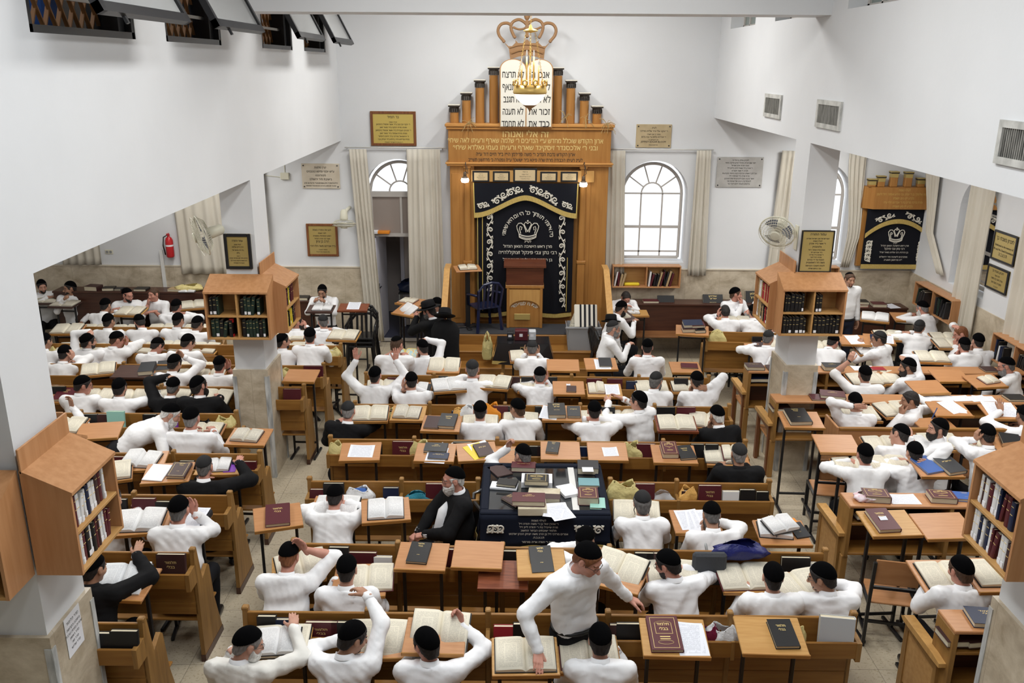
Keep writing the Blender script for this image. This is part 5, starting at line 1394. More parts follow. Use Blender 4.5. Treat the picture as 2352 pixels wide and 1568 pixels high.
def open_book(M, w=.215, h=.31, tl=.02, tr=.025, page=None, cover='black', name='open_book', edge=None):
    L, R, C_ = open_meshes(w, h, tl, tr); page = page or M_PAGE; edge = edge or M_CREAM
    def two(me):
        k = (me.name, page.name, edge.name)
        if k not in _bm: c = me.copy(); c.materials.clear(); c.materials.append(page); c.materials.append(edge); _bm[k] = c
        return _bm[k]
    b = obj(name, one_mat(C_, M_BOOK[cover]), None, None, M)
    obj('left_pages', two(L), None, b); obj('right_pages', two(R), None, b)
    return b
M_MARBLED = mat('marbled_red_edge', (.40, .10, .12), .7, noise=(60, (.65, .48, .42), (1, 1, 1), 3))
def sheet(M, w=.21, h=.297, m=None, name='paper_sheet', curl=.006):
    nx, ny = 5, 5; V = []; 
    for s in (0, 1):
        for j in range(ny):
            for i in range(nx):
                u, v = i / 4, j / 4; V.append(((u - .5) * w, (v - .5) * h, .001 + curl * (abs(u - .5) * 2) ** 2 * v - s * .0008))
    Fs = []; n = nx * ny
    for j in range(ny - 1):
        for i in range(nx - 1): q = (j * nx + i, j * nx + i + 1, (j + 1) * nx + i + 1, (j + 1) * nx + i); Fs += [q, tuple(n + x for x in q[::-1])]
    ring = list(range(nx)) + [j * nx + nx - 1 for j in range(1, ny)] + [(ny - 1) * nx + i for i in range(nx - 2, -1, -1)] + [j * nx for j in range(ny - 2, 0, -1)]
    Fs += [(a, n + a, n + b, b) for a, b in zip(ring, ring[1:] + ring[:1])]
    me = bpy.data.meshes.new(name); me.from_pydata(V, [], Fs); uv = me.uv_layers.new()
    for p in me.polygons:
        for li, vi in zip(p.loop_indices, p.vertices): uv.data[li].uv = (V[vi][0] / w + .5, V[vi][1] / h + .5)
    me.update(); return obj(name, me, m or M_SHEET, None, M)
def bag(M, w, d, h, m, seed=0, handles=True, name='plastic_bag', open_top=True):
    r = np.random.RandomState(seed); nu, nv = 28, 11; V = []; ph = r.rand(8) * 6
    for s in (0, 1):
        for j in range(nv):
            t = j / (nv - 1)
            for i in range(nu):
                a = 2 * math.pi * i / nu; ca, sa = math.cos(a), math.sin(a)
                k = (abs(ca) ** 3 + abs(sa) ** 3) ** (-1 / 3)
                n = 1 + .10 * math.sin(3 * a + ph[0] + 4 * t) + .07 * math.sin(7 * a + ph[1] - 6 * t) + .05 * math.sin(11 * a + ph[2] + 9 * t)
                q = (.86 + .22 * math.sin(math.pi * min(1, t * 1.1)) ** .7) * (1 - .25 * max(0, t - .7) / .3)
                f = n * q - s * .03
                V.append((w / 2 * k * ca * f, d / 2 * k * sa * f, h * t * (1 + .12 * math.sin(2 * a + ph[3]) * t) + s * .003))
    n = nu * nv; Fs = []
    for j in range(nv - 1):
        for i in range(nu):
            q = (j * nu + i, j * nu + (i + 1) % nu, (j + 1) * nu + (i + 1) % nu, (j + 1) * nu + i); Fs += [q, tuple(n + x for x in q[::-1])]
    for i in range(nu): Fs.append(((nv - 1) * nu + i, (nv - 1) * nu + (i + 1) % nu, n + (nv - 1) * nu + (i + 1) % nu, n + (nv - 1) * nu + i))
    Fs.append(list(range(nu))[::-1]); Fs.append([n + i for i in range(nu)])
    mb = MB(); mb.add(V, Fs); b = obj(name, mb.mesh(name, True), m, None, M)
    if handles:
        for s in (-1, 1):
            q = MB(); q.tube([(-w * .18, s * d * .42, h * .95), (-w * .14, s * d * .40, h * 1.2), (0, s * d * .30, h * 1.32), (w * .14, s * d * .40, h * 1.2), (w * .18, s * d * .42, h * .95)], [.014, .010, .008, .010, .014], 6); obj('bag_handle', q.mesh('bag_handle', True), m, b)
    return b

# ---------------------------------------------------------------- reading desks
DZ, DTILT = 1.12, .17
_dk = {}
def desk_meshes(w, d):
    k = (w, d)
    if k not in _dk:
        m = MB(); m.bbox(-w / 2, -d / 2, -.022, w / 2, d / 2, 0, .005); bd = m.mesh('board')
        m = MB(); m.bbox(-w / 2, -d / 2 - .014, -.024, w / 2, -d / 2, .012, .004); lip = m.mesh('front_ledge')
        _dk[k] = (bd, lip)
    return _dk[k]
def desk_M(px, py, rot=0, z=DZ, tilt=DTILT):
    p = at(px, py, z); return Matrix.Translation(p) @ Matrix.Rotation(math.radians(rot), 4, 'Z') @ Matrix.Rotation(tilt, 4, 'X')
def desk(px, py, rot=0, wood=None, w=.44, d=.34, z=DZ, tilt=DTILT, look='', row='', foot=True, noun='desk', dy=0.0):
    wood = wood or M_DESK; p = at(px, py, z) + (0, dy, 0)
    t = empty('reading_desk', (p[0], p[1], 0), math.radians(rot))
    bd, lip = desk_meshes(w, d); B = Matrix.Translation((0, 0, z)) @ Matrix.Rotation(tilt, 4, 'X')
    obj('board', one_mat(bd, wood), None, t, B); obj('front_ledge', one_mat(lip, M_DESKEDGE if wood not in (M_DESKRED, M_DESKBRN) else wood), None, t, B)
    hx = w / 2 - .055
    for s in (-1, 1):
        k = ('leg', w, round(z, 2), s, tilt)
        if k not in _dk:
            m = MB(); m.bbox(s * hx - .013, -.015, .03, s * hx + .013, .015, z - .024, .003); _dk[k] = m.mesh('leg'); _dk[k].materials.append(M_BLKMET)
            m = MB(); m.bbox(s * hx - .015, -.20, 0, s * hx + .015, .17, .03, .004); _dk[k + ('f',)] = m.mesh('foot'); _dk[k + ('f',)].materials.append(M_BLKMET)
        lg = obj('leg', _dk[k], None, t); obj('foot', _dk[k + ('f',)], None, lg)
    k = ('bar', w, round(z, 2))
    if k not in _dk:
        m = MB(); m.bbox(-hx, -.011, z - .14, hx, .011, z - .115, .003); _dk[k] = m.mesh('crossbar'); _dk[k].materials.append(M_BLKMET)
    obj('crossbar', _dk[k], None, t)
    obj('crossbar', _dk[k], None, t, Matrix.Translation((0, 0, .30 - z)))
    later(t, look or 'orange desk', noun, row, 'reading desk')
    return t
# ---------------------------------------------------------------- pews with a book trough on the back
PEW_Z = 1.08
PEWS = {}
PEND = [(0, 0), (0, .83), (-.012, .97), (0, 1.10), (.03, 1.115), (.06, 1.10), (.12, .76), (.255, .825), (.29, .79), (.33, .45), (.46, 0)]
def pew(px0, py0, px1, py1, div=(), ends='LR', label='', key='', wood=None):
    a = at(px0, py0, PEW_Z); b = at(px1, py1, PEW_Z); L = float(np.linalg.norm((b - a)[:2])); rz = math.atan2(b[1] - a[1], b[0] - a[0])
    t = empty('pew', (a[0], a[1], 0), rz)
    m = MB(); m.bbox(0, 0, .60, L, .026, PEW_Z, .006); obj('back_board', m, M_OAKX, t)
    m = MB(); m.bbox(0, -.145, .82, L, -.122, .96, .006); obj('trough_front', m, M_OAKX, t)
    obj('trough_floor', MB().box(0, -.122, .82, L, 0, .835), M_OAKX, t)
    m = MB(); m.bbox(0, .02, .40, L, .44, .42, .008); obj('seat', m, M_OAKX, t)
    m = MB(); m.bbox(0, .0, .48, L, .03, .60, .004); obj('back_rail', m, M_OAKX, t)
    xs = ([0] if 'L' in ends else []) + [float(np.linalg.norm((at(q, py0 + (py1 - py0) * (q - px0) / (px1 - px0), PEW_Z) - a)[:2])) for q in div] + ([L] if 'R' in ends else [])
    for i, x in enumerate(xs):
        m = MB(); end = x < .01 or abs(x - L) < .01
        if end:
            m.prism(PEND, 0, x - .018, x + .018)
            m.prism([(-.15, .80), (-.15, .96), (0, .97), (0, .80)], 0, x - .018, x + .018)
            m.bbox(x - .026, -.002, 1.085, x + .026, .05, 1.12, .008)
            o = obj('end_panel', m, M_OAKEND, t)
            q = MB(); q.prism([(-.003, 0), (-.003, .07), (.445, .07), (.465, 0)], 0, x - .021, x + .021); obj('scuffed_foot', q, M_DARKWOOD, o)
        else:
            m.bbox(x - .022, -.008, .40, x + .022, .05, 1.115, .008).bbox(x - .016, -.148, .80, x + .016, 0, .965, .004).bbox(x - .016, .05, .30, x + .016, .40, .40, .004); o = obj('divider', m, M_OAKEND, t)
            q = MB(); q.bbox(x - .02, .03, 0, x + .02, .09, .40, .004).bbox(x - .02, .33, 0, x + .02, .38, .40, .004); obj('leg', q, M_OAKEND, o)
    if not xs or (len(xs) == 1 and L > 1): pass
    tag(t, label, 'bench', 'honey oak pews with book troughs')
    PEWS[key] = (a, b, L, rz, t)
    return t
def trough(key, px, lean=None, z=.836, y=-.065):
    """matrix of a thing standing in the trough of that pew at picture column px: X along the pew, Y towards the altar, Z up"""
    a, b, L, rz, t = PEWS[key]; d = (b - a) / L
    lo, hi = 0.0, L
    best = min(np.linspace(.05, L - .05, 200), key=lambda s: abs(proj(a + d * s - np.array((0, 0, .05)))[0] - px))
    p = a + d * best; return Matrix.Translation((p[0], p[1], z)) @ Matrix.Rotation(rz, 4, 'Z') @ Matrix.Translation((0, y, 0))
_Ri = np.linalg.inv(_R)
def proj(P):
    q = _Ri @ (np.asarray(P, float) - (0, 0, H)); return 1176 + F_PX * q[0] / -q[2], 784 - F_PX * q[1] / -q[2]
def trough_book(key, px, color, w=.21, h=.265, t=.04, ttl=None, row='', rot=0, z=.836, look=None, off=0.0, band=None):
    M = trough(key, px, z=z, y=-.105 + off) @ Matrix.Rotation(math.radians(rot), 4, 'Z') @ Matrix.Translation((0, .02, h / 2)) @ Matrix.Rotation(math.radians(90 - 7), 4, 'X') @ Matrix.Translation((0, 0, -t / 2))
    b = closed_book(M, color, w, h, t, ttl, band=band)
    later(b, look or '%s book upright in trough' % dict(maroon='maroon', black='black', navy='navy blue', brown='dark brown', white='white', grey='grey', red='red').get(color, color), 'trough book', row, 'book'); return b
ROWN = {'M1': 'nearest middle pew', 'M2': 'second middle pew', 'M3': 'third middle pew', 'M4': 'fourth middle pew', 'M5': 'fifth middle pew', 'M6': 'sixth middle pew', 'M7': 'before the ark steps', 'M0': 'bottom row',
        'L1': 'nearest left pew', 'L2': 'second left pew', 'L3': 'third left pew', 'L4': 'fourth left pew', 'L5': 'fifth left pew', 'L6': 'sixth left pew', 'L7': 'seventh left pew', 'L8': 'eighth left pew', 'L9': 'rearmost left pew', 'LR': 'left rear wall',
        'R0': 'nearest right row', 'R1': 'second right row', 'R2': 'third right row', 'R3': 'fourth right row', 'R4': 'fifth right row', 'R5': 'rear right row', 'RR': 'right rear wall', 'B': 'velvet covered table'}
# ---------------------------------------------------------------- the men (px, py = the head in the photograph)
def man(px, py, look, row, **k):
    c = k.get('cloth', 'shirt'); base = {'shirt': 'white shirted man', 'jacket': 'black jacketed man', 'coat': 'black coated man'}[c]
    if 'cream' in look: base = 'cream shirted man'
    return person(px, py, look=base + ' ' + look, row=ROWN[row], **k)
G = dict(hair='grey'); S_ = dict(hair='salt')
# bottom row
man(572, 1474, 'with grey beard and spectacles, in cream cotton', 'M0', yaw=62, R=('x', (.30, .42, 1.13), (-.2, .9, .1), (0, 0, -1), (1, -.3, -.5), 'flat'), hair='grey', beard='full', bc='white', glasses=True, cap='big', belly=.04, twist=10)
man(812, 1460, 'resting his raised hand on a book', 'M0', yaw=55, pitch=22, R=('x', (.10, .48, 1.32), (-.7, .6, .1), (0, -.3, -1), (1, .1, .1), 'relax'), L='W', beard='stubble', style='full')
man(978, 1475, 'with folded arms and one hand up', 'M0', yaw=-42, pitch=12, L='A', R=('x', (.20, .42, 1.16), (-.4, .5, .8), (-.5, -1, 0), (1, 0, -.3), 'curl'), style='full')
man(1378, 1466, 'seen straight from behind', 'M0', pitch=20, L='D', R='D', style='full', lean=9)
man(1350, 1272, 'standing, hand on a desk', 'M1', stand=True, world=(.46, 5.47), zoff=.13, face=150, lean=5, bend=12, side=6, yaw=-22, pitch=26, hair='ginger', style='full', cap='big', glasses=True, skin=1, R=('x', (.45, .23, 1.19), (.5, .85, -.6), (0, -.5, -1), (.9, -.5, .2), 'flat'), L=('x', (-.54, .02, 1.10), (-.87, .5, -.4), (.2, 0, -1), (-.3, -.8, -.3), 'relax'))
# nearest pew
man(664, 1276, 'red haired, bare forearm at head', 'M1', pitch=34, hair='ginger', rolled=True, R=('x', (.13, .28, 1.22), (-.6, .0, .9), (-.3, -.9, 0), (1, .5, .1), 'relax'), L='D', cap='big', skin=1, lean=11)
man(797, 1305, 'looking straight down at his book', 'M1', pitch=20, L='D', R='D')
man(1345, 1238, 'half hidden behind the standing man', 'M1', face=20, yaw=10, lean=4, style='short', L='W', R='D')
man(1532, 1292, 'bearded with spectacles turned left', 'M1', yaw=-58, pitch=22, twist=-10, beard='short', glasses=True, L='D', R='W', style='full', side=-4)
man(1775, 1322, 'beside a large marbled book', 'M1', pitch=14, yaw=4, L='D', R='D', lean=8, bend=6)
man(1887, 1322, 'with spectacles turned to his neighbour', 'M1', yaw=-58, pitch=18, beard='stubble', glasses=True, L='D', R='W', style='full')
# second pew
man(770, 1140, 'leaning low on both elbows', 'M2', pitch=36, L='W', R='W', lean=13, glasses=True, watch=-1)
man(1475, 1152, 'grey haired with small cap and sidelocks', 'M2', pitch=24, hair='salt', style='long', cap='mid', payot=True, L='D', R='D', lean=10, bend=8)
man(1634, 1180, 'wearing grey suspenders', 'M2', pitch=34, hair='salt', payot=True, beard='full', susp=True, L='C', R='W', lean=11)
o_, p_, _a = man(1041, 1098, 'sitting in a wheelchair, long white beard', 'M2', cloth='jacket', face=-112, yaw=6, pitch=8, lean=-6, bend=10, hair='white', style='bald', cap='big', beard='long', bc='white', glasses=True, skin=1, L=('x', (-.08, .34, .82), (.4, .8, -.2), (0, -.3, -1), (-1, -.3, -.2), 'curl'), R=('x', (.10, .36, .74), (-.3, .8, -.3), (0, 0, -1), (1, -.4, 0), 'curl'), belly=.05, seat=.50)
sf = MB(); sf.tube([(-.0, .155, .62), (0, .165, .80), (0, .125, .98), (0, .075, 1.06)], [.075, .07, .06, .03], 10); obj('shirt_front', sf.mesh('shirt_front', True), M_SHIRT[0], o_)
t = empty('wheelchair', (p_[0], p_[1], 0), math.radians(112)); m = MB(); m.bbox(-.22, -.20, .44, .22, .24, .49, .01).bbox(-.22, -.25, .5, .22, -.21, .95, .01); obj('seat', m, M_BLKPL, t)
for s in (-1, 1):
    m = MB(); m.tube([(s * .28, -.08 + .29 * math.cos(a), .30 + .29 * math.sin(a)) for a in np.linspace(0, 2 * math.pi, 30, endpoint=False)], .018, 6, closed=True)
    for a in np.linspace(0, math.pi, 7): m.bar((s * .28, -.08 + .28 * math.cos(a), .30 + .28 * math.sin(a)), (s * .28, -.08 - .28 * math.cos(a), .30 - .28 * math.sin(a)), .004)
    obj('wheel', m.mesh('wheel', True), M_BLKPL, t); m = MB(); m.tube([(s * .25, -.24, .45), (s * .25, -.26, .98), (s * .25, -.34, 1.0)], .014, 8).tube([(s * .25, -.24, .70), (s * .25, .16, .70), (s * .25, .24, .45), (s * .22, .40, .12)], .014, 8); obj('frame_tube', m.mesh('frame_tube', True), M_GREYMET, t); m = MB(); m.bbox(s * .25 - .03, -.2, .70, s * .25 + .03, .14, .73, .01); obj('armrest', m, M_BLKPL, t); m = MB(); m.lathe([(.07, -.015), (.07, .015)], 14, (0, 0, 0)); obj('front_caster', m, M_BLKPL, t, TRS((s * .22, .30, .072), ry=math.pi / 2))
tag(t, 'black wheelchair of the bearded man beside the velvet table', 'wheelchair')
# third pew
man(1200, 1044, 'tilting his head behind the velvet table', 'M3', yaw=-35, tilt=10, pitch=26, hair='salt', L=('x', (-.17, .32, 1.22), (.3, .0, 1), (.5, -.6, 0), (-1, .3, -.5), 'curl'), R='D', beard='short')
man(1697, 1040, 'grey haired, reading at the right end', 'M3', cloth='jacket', hair='grey', cap='mid', beard='full', bc='grey', pitch=14, lean=4, bend=6)
# fourth pew
man(800, 942, 'grey haired, leaning to the right', 'M4', cloth='jacket', hair='grey', cap='mid', pitch=22, L='D', R='W', side=4)
man(1103, 942, 'straight behind an orange bag', 'M4', pitch=20)
man(1188, 936, 'turned left with thinning hair', 'M4', yaw=-42, pitch=16, glasses=True, beard='short', bc='grey', hair='brown')
man(1365, 942, 'with both elbows spread', 'M4', L='W', R='W', pitch=22)
man(1466, 918, 'turned left, gesturing with both hands', 'M4', face=-36, yaw=-22, pitch=4, cap='big', glasses=True, lean=6, bend=4, L=('x', (-.16, .44, 1.12), (.2, .9, .2), (.8, 0, -.5), (-1, -.3, -.6), 'relax'), R=('x', (.05, .42, 1.12), (-.5, .8, .3), (-.6, 0, -.6), (1, -.3, -.6), 'open'), style='full')
man(1646, 952, 'white haired at the right pew end', 'M4', cloth='jacket', hair='white', face=-18, pitch=20, L='C', R='L', lean=10)
# fifth pew
man(862, 860, 'raising both hands', 'M5', L='U', R='U', pitch=10, yaw=8)
man(945, 874, 'with a hand behind his ear', 'M5', L='H', R='A', pitch=24, yaw=-8, side=-4)
man(1085, 846, 'broad, spreading both elbows wide', 'M5', L='W', R='W', pitch=18, scale=1.08, hair='salt', cap='mid', skin=1, lean=9)
man(1240, 862, 'resting his face on his right hand', 'M5', L='W', R='F', pitch=26, hair='salt', lean=14)
man(1507, 872, 'with long grey beard, head turned right', 'M5', yaw=30, hair='salt', style='long', cap='mid', beard='long', bc='grey', payot=True)
man(1600, 872, 'with his right elbow out', 'M5', yaw=-12, L='C', R='N', beard='short', style='full')
# sixth pew
man(912, 790, 'brown haired, over an illustrated book', 'M6', yaw=26, hair='brown', cap='small', lean=9, L='D', R='D', scale=1.08)
man(970, 797, 'with his right hand on his head', 'M6', yaw=-34, R='T', L='C', beard='short', glasses=True)
man(1222, 800, 'holding his head in both hands', 'M6', L='F', R='F', hair='salt', pitch=30, lean=13, cap='mid')
man(1487, 796, 'sitting well back from his desk', 'M6', L='D', R='D', yaw=8, pitch=22)
# right of the steps
man(1409, 752, 'bearded, hand at his face', 'M7', face=82, pitch=14, hair='grey', beard='full', bc='grey', L='C', R='D', glasses=True, cap='mid', lean=4)
SIDE_SEAT = man(1428, 706, 'in profile shading his eyes', 'M7', face=70, pitch=24, L='F', R='D', beard='full', lean=10)[1]
man(1438, 682, 'leaning face down over the bench', 'RR', face=165, lean=26, pitch=32, cap=None, style='full', L='A', R='W', glasses=True, desk=.98)
man(1690, 674, 'propping his chin at the rear wall', 'RR', face=160, yaw=-60, pitch=4, L='D', R='C', hair='brown', desk=.98, skin=1)
man(1762, 672, 'half hidden behind the right bookcase', 'RR', face=165, pitch=0, yaw=20, L='L', R='C', cap=None)
man(1665, 714, 'with his left elbow raised', 'R5', L='H', R='D', cap=None, style='full', watch=-1)
man(1730, 714, 'beside the one with raised elbow', 'R5', pitch=18, lean=8)
man(1765, 775, 'grey haired, looking to the right', 'R4', yaw=34, hair='salt', cap='mid', beard='short', bc='salt', L='W', R='D')
man(1797, 742, 'mostly hidden behind the bookcase', 'R5', pitch=20, lean=10)
man(1806, 800, 'mostly hidden behind the right pillar', 'R4', pitch=26, lean=14)
# right block
man(1952, 640, 'standing bearded against the right wall', 'RR', stand=True, face=168, lean=0, bend=2, pitch=6, yaw=4, cap='small', hair='brown', beard='stubble', bc='brown', L='S', R='S', trouser='navy', style='full')
man(2118, 706, 'white bearded, near the side window shelf', 'R5', face=-16, yaw=-16, hair='grey', beard='long', bc='white', L='W', R='D', lean=12, cap='big')
man(2112, 750, 'leaning right over his desk', 'R5', yaw=38, side=8, L='W', R='W', lean=13, cap='mid', style='full')
man(2206, 764, 'red faced, hand on head', 'R5', face=-70, yaw=-8, hair='ginger', glasses=True, L='C', R='T', skin=1, cap=None)
man(2214, 792, 'bending over behind the ruddy man', 'R4', L='C', R='D', pitch=26, lean=14)
man(2246, 782, 'rightmost under the side shelf', 'R4', L='C', R='D', pitch=14, lean=10)
man(2018, 776, 'writing, in left profile with spectacles', 'R4', face=-42, yaw=-30, pitch=12, glasses=True, L='P', R='D', cap='mid', style='full')
man(1914, 784, 'bowed low beside the right pillar', 'R4', face=16, yaw=36, lean=26, pitch=34, L='D', R='D', glasses=True)
man(1986, 858, 'stretching up a bare left forearm', 'R3', L=('x', (-.20, .22, 1.36), (.35, .1, 1), (.3, 1, 0), (-1, .2, -.7), 'relax'), R='D', rolled=True, pitch=16, watch=-1)
man(2084, 840, 'black bearded, one arm behind his head', 'R3', face=-30, yaw=-38, pitch=14, beard='full', L='D', R='T', style='full')
man(2310, 838, 'grey bearded with spectacles', 'R3', face=-40, yaw=-26, pitch=20, hair='salt', style='bald', beard='full', bc='grey', glasses=True, L='D', R='L')
man(1963, 922, 'holding the back of his neck', 'R2', L=('x', (-.10, -.02, 1.22), (1, -.3, .15), (0, 1, 0), (-1, .3, .2), 'flat'), R='D', pitch=22, watch=-1)
man(2090, 916, 'bareheaded, face turned left', 'R2', face=-58, yaw=-22, pitch=12, cap=None, style='full', L='C', R=('x', (.44, .12, 1.10), (.8, .5, 0), (0, 0, -1), (.6, -.6, 0), 'relax'))
man(2154, 982, 'full bearded, raising a pen', 'R1', face=-60, yaw=-24, pitch=2, beard='full', L='P', R='D', style='full', skin=0)
man(2066, 996, 'tilting his head to the right', 'R1', yaw=-30, tilt=24, pitch=20, lean=9, side=4)
man(2266, 996, 'listening with a hand at his ear', 'R1', L='H', R='D', pitch=22)
man(1986, 1042, 'leaning on folded arms', 'R1', L='W', R='W', pitch=18, lean=11, watch=-1)
man(2100, 1038, 'propping his head', 'R1', L='W', R='N', pitch=20, lean=9)
man(2352, 952, 'holding a printed spread', 'R2', L=('x', (-.14, .40, 1.15), (.1, .6, .8), (0, -1, .3), (-1, -.3, -.4), 'open'), R='D')
man(2206, 1306, 'with brown hair', 'R0', hair='brown', yaw=-16, pitch=14, L='D', R='D', lean=6, cap='big', style='full')
man(2368, 1262, 'hidden behind the near right bookcase', 'R0', L='D', R='D')
# left block
man(216, 1302, 'at the blue tinted book below left', 'L1', cloth='jacket', yaw=22, pitch=16, L='D', R=('x', (.22, .46, 1.14), (-.1, .9, .3), (0, -.2, -1), (1, -.3, -.4), 'flat'), hair='dark')
man(412, 1168, 'broad, rubbing his forehead', 'L2', R='F', L='D', pitch=20, scale=1.06, hair='salt', lean=10, belly=.03)
man(258, 1145, 'half hidden by the near left bookcase', 'L2', hair='salt', L='D', R='D', lean=10, cap='mid')
man(470, 1070, 'with a purple card under his hand', 'L3', cloth='jacket', hair='salt', style='bald', cap='mid', pitch=18, R=('x', (.25, .44, 1.12), (-.1, .9, .1), (0, 0, -1), (1, -.3, -.4), 'flat'), L='D', lean=8, skin=1)
man(440, 958, 'broad and grey haired', 'L4', hair='grey', pitch=18, scale=1.10, belly=.03, L='D', R='D', cap='big', skin=1)
man(394, 948, 'standing bent double with white beard', 'L4', stand=True, face=72, lean=52, bend=22, pitch=34, hair='white', style='short', cap='big', beard='long', bc='white', L=('x', (-.15, .60, .92), (0, .5, -1), (0, -1, 0), (-1, -.4, 0), 'flat'), R=('x', (.15, .62, .86), (0, .4, -1), (0, -1, 0), (1, -.4, 0), 'flat'), scale=1.0)
man(98, 948, 'mostly hidden at the left edge', 'L4', R=('x', (.25, .36, 1.20), (-.2, .2, 1), (-.6, -1, 0), (1, -.2, -.7), 'relax'), L='D')
man(192, 882, 'with spectacles in right profile', 'L5', yaw=62, glasses=True, pitch=16, style='full', L='D', R='D')
man(275, 888, 'with thick black hair', 'L5', pitch=14, beard='short', style='full', R=('x', (.26, .44, 1.13), (.1, .9, .2), (-.5, 0, -1), (1, -.3, -.4), 'curl'), L='D')
man(398, 886, 'grey haired, hand on head', 'L5', cloth='jacket', hair='salt', L='T', R='D', tilt=8, pitch=22)
man(457, 884, 'bearded, right one of two in black', 'L5', cloth='jacket', hair='dark', beard='full', yaw=28, tilt=-10, pitch=8, scale=1.05, style='full')
man(150, 810, 'touching his ear near the pillar', 'L6', yaw=12, R='H', L='D', lean=10)
man(402, 832, 'with his right hand at his mouth', 'L6', R=('x', (.10, .30, 1.24), (-.7, .3, .5), (-.5, -1, 0), (1, .1, -.6), 'curl'), L='D', beard='short', yaw=20, style='full')
man(505, 836, 'with a black wristwatch', 'L6', R='F', L='D', watch=1, rolled=True)
man(203, 782, 'with his left arm over his head', 'L7', L='T', R='D', yaw=48, tilt=8, pitch=6, beard='short', style='full')
man(270, 778, 'brown haired, pinching his nose', 'L7', yaw=58, R='F', L='D', hair='brown', skin=1, lean=6)
man(363, 792, 'slight, with head bowed to the right', 'L7', yaw=36, pitch=36, tilt=-6, scale=.95, style='full')
man(433, 784, 'with spectacles looking right', 'L7', yaw=40, glasses=True, pitch=24, style='full')
man(104, 782, 'cut off by the near left pillar', 'L7', yaw=20, pitch=14)
man(712, 770, 'large, in the pew beside the pillar', 'L7', pitch=14, yaw=-8, L='D', R='D', scale=1.06, cap='big', glasses=True)
man(650, 782, 'peeping out beside the pillar', 'L7', yaw=56, pitch=4, beard='stubble', glasses=True)
man(250, 736, 'looking slightly right', 'L8', yaw=16, pitch=14)
man(320, 738, 'bearded, bent left over his book', 'L8', yaw=-42, pitch=34, beard='full', style='full', lean=11)
man(410, 734, 'in front of the pillar bookcase', 'L8', yaw=18, pitch=18)
man(455, 742, 'head down beside the pillar bookcase', 'L8', yaw=24, pitch=26, style='full')
man(682, 738, 'gesturing to his neighbour', 'L8', yaw=58, beard='short', pitch=6, R='P', L='D')
man(742, 738, 'grey haired, left of the stacked chairs', 'L8', hair='salt', cap='mid', yaw=-22, beard='short', bc='salt', L='W', R='W')
man(243, 700, 'leaning on one elbow', 'L9', yaw=10, L='D', R='W', lean=12)
man(406, 702, 'writing in the rearmost row', 'L9', yaw=10, pitch=20, L='W', R='W')
# along the rear wall
man(96, 656, 'bareheaded at the far left', 'LR', face=150, yaw=-10, pitch=10, beard='short', style='full', L='D', R='A', desk=.99)
man(160, 660, 'in left profile with spectacles', 'LR', face=160, yaw=66, pitch=4, glasses=True, beard='short', L='L', R='P', lean=4, style='full')
man(293, 676, 'with clasped hands turned to the right', 'LR', face=165, yaw=-46, pitch=14, beard='short', glasses=True, style='bald', L='A', R='D', desk=.99)
man(353, 674, 'covering his mouth with a hand', 'LR', face=190, yaw=14, pitch=4, L='D', R='C', hair='brown', cap=None, rolled=True, skin=1, desk=.99)
man(740, 668, 'reading alone facing us, with sidelocks', 'LR', face=182, pitch=16, payot=True, beard='short', glasses=True, L='P', R='P', desk=.99, style='full')
man(985, 712, 'and black hat, bearded, reading', 'LR', cloth='coat', stand=True, face=-52, yaw=-20, pitch=16, cap='hat', beard='full', bc='salt', lean=4, L='P', R='S', style='full', scale=.93)
man(1003, 698, 'seated behind the hat wearer', 'LR', cloth='jacket', face=-70, pitch=18, yaw=-10, L='P', R='L', style='full')
t = empty('pen'); m = MB(); m.tube([(0, 0, 0), (0, 0, .14)], .005, 6); 
obj('pen_body', m, M_BOOK['blue'], t); t.matrix_world = Matrix.Translation(at(2140, 962, 1.28)) @ Matrix.Rotation(.3, 4, 'Y'); tag(t, 'dark blue pen held up by the full bearded man', 'pen')

# ---------------------------------------------------------------- pews
P_ = 'honey oak pew with book trough, '
pew(380, 1630, 2050, 1652, (), 'LR', P_ + 'below the bottom row of men', 'M0')
pew(562, 1405, 1963, 1418, (844, 1121, 1397, 1678), 'LR', P_ + 'nearest of the middle block', 'M1')
pew(674, 1248, 1897, 1271, (913, 1154, 1400, 1649), 'LR', P_ + 'second of the middle block', 'M2')
pew(710, 1105, 1098, 1107, (922,), 'LR', P_ + 'third of the middle block, left of the velvet table', 'M3')
pew(1402, 1107, 1768, 1111, (1555,), 'LR', P_ + 'third of the middle block, right of the velvet table', 'M3R')
pew(758, 1008, 1713, 1018, (951, 1142, 1330, 1524), 'LR', P_ + 'fourth of the middle block', 'M4')
pew(815, 928, 1676, 935, (987, 1160, 1333, 1504), 'LR', P_ + 'fifth of the middle block', 'M5')
pew(840, 861, 1629, 868, (997, 1153, 1313, 1468), 'LR', P_ + 'rearmost of the middle block', 'M6')
pew(-60, 1428, 322, 1432, (), 'R', P_ + 'nearest of the left block', 'L1')
pew(20, 1265, 440, 1270, (), 'R', P_ + 'second of the left block', 'L2')
pew(0, 1134, 526, 1138, (306,), 'R', P_ + 'third of the left block', 'L3')
pew(20, 1038, 595, 1043, (397,), 'R', P_ + 'fourth of the left block', 'L4')
pew(-10, 948, 541, 950, (184,), 'R', P_ + 'fifth of the left block before the pillar', 'L5')
pew(-40, 885, 697, 889, (370, 560), 'R', P_ + 'sixth of the left block behind the pillar', 'L6')
pew(-20, 834, 742, 840, (283, 520), 'R', P_ + 'seventh of the left block', 'L7')
pew(10, 788, 782, 794, (300, 560), 'R', P_ + 'eighth of the left block', 'L8')
pew(140, 750, 500, 753, (320,), 'LR', P_ + 'rearmost of the left block', 'L9')
pew(1622, 761, 1800, 765, (), 'LR', 'short honey oak bench behind the right pillar shelves', 'R5')

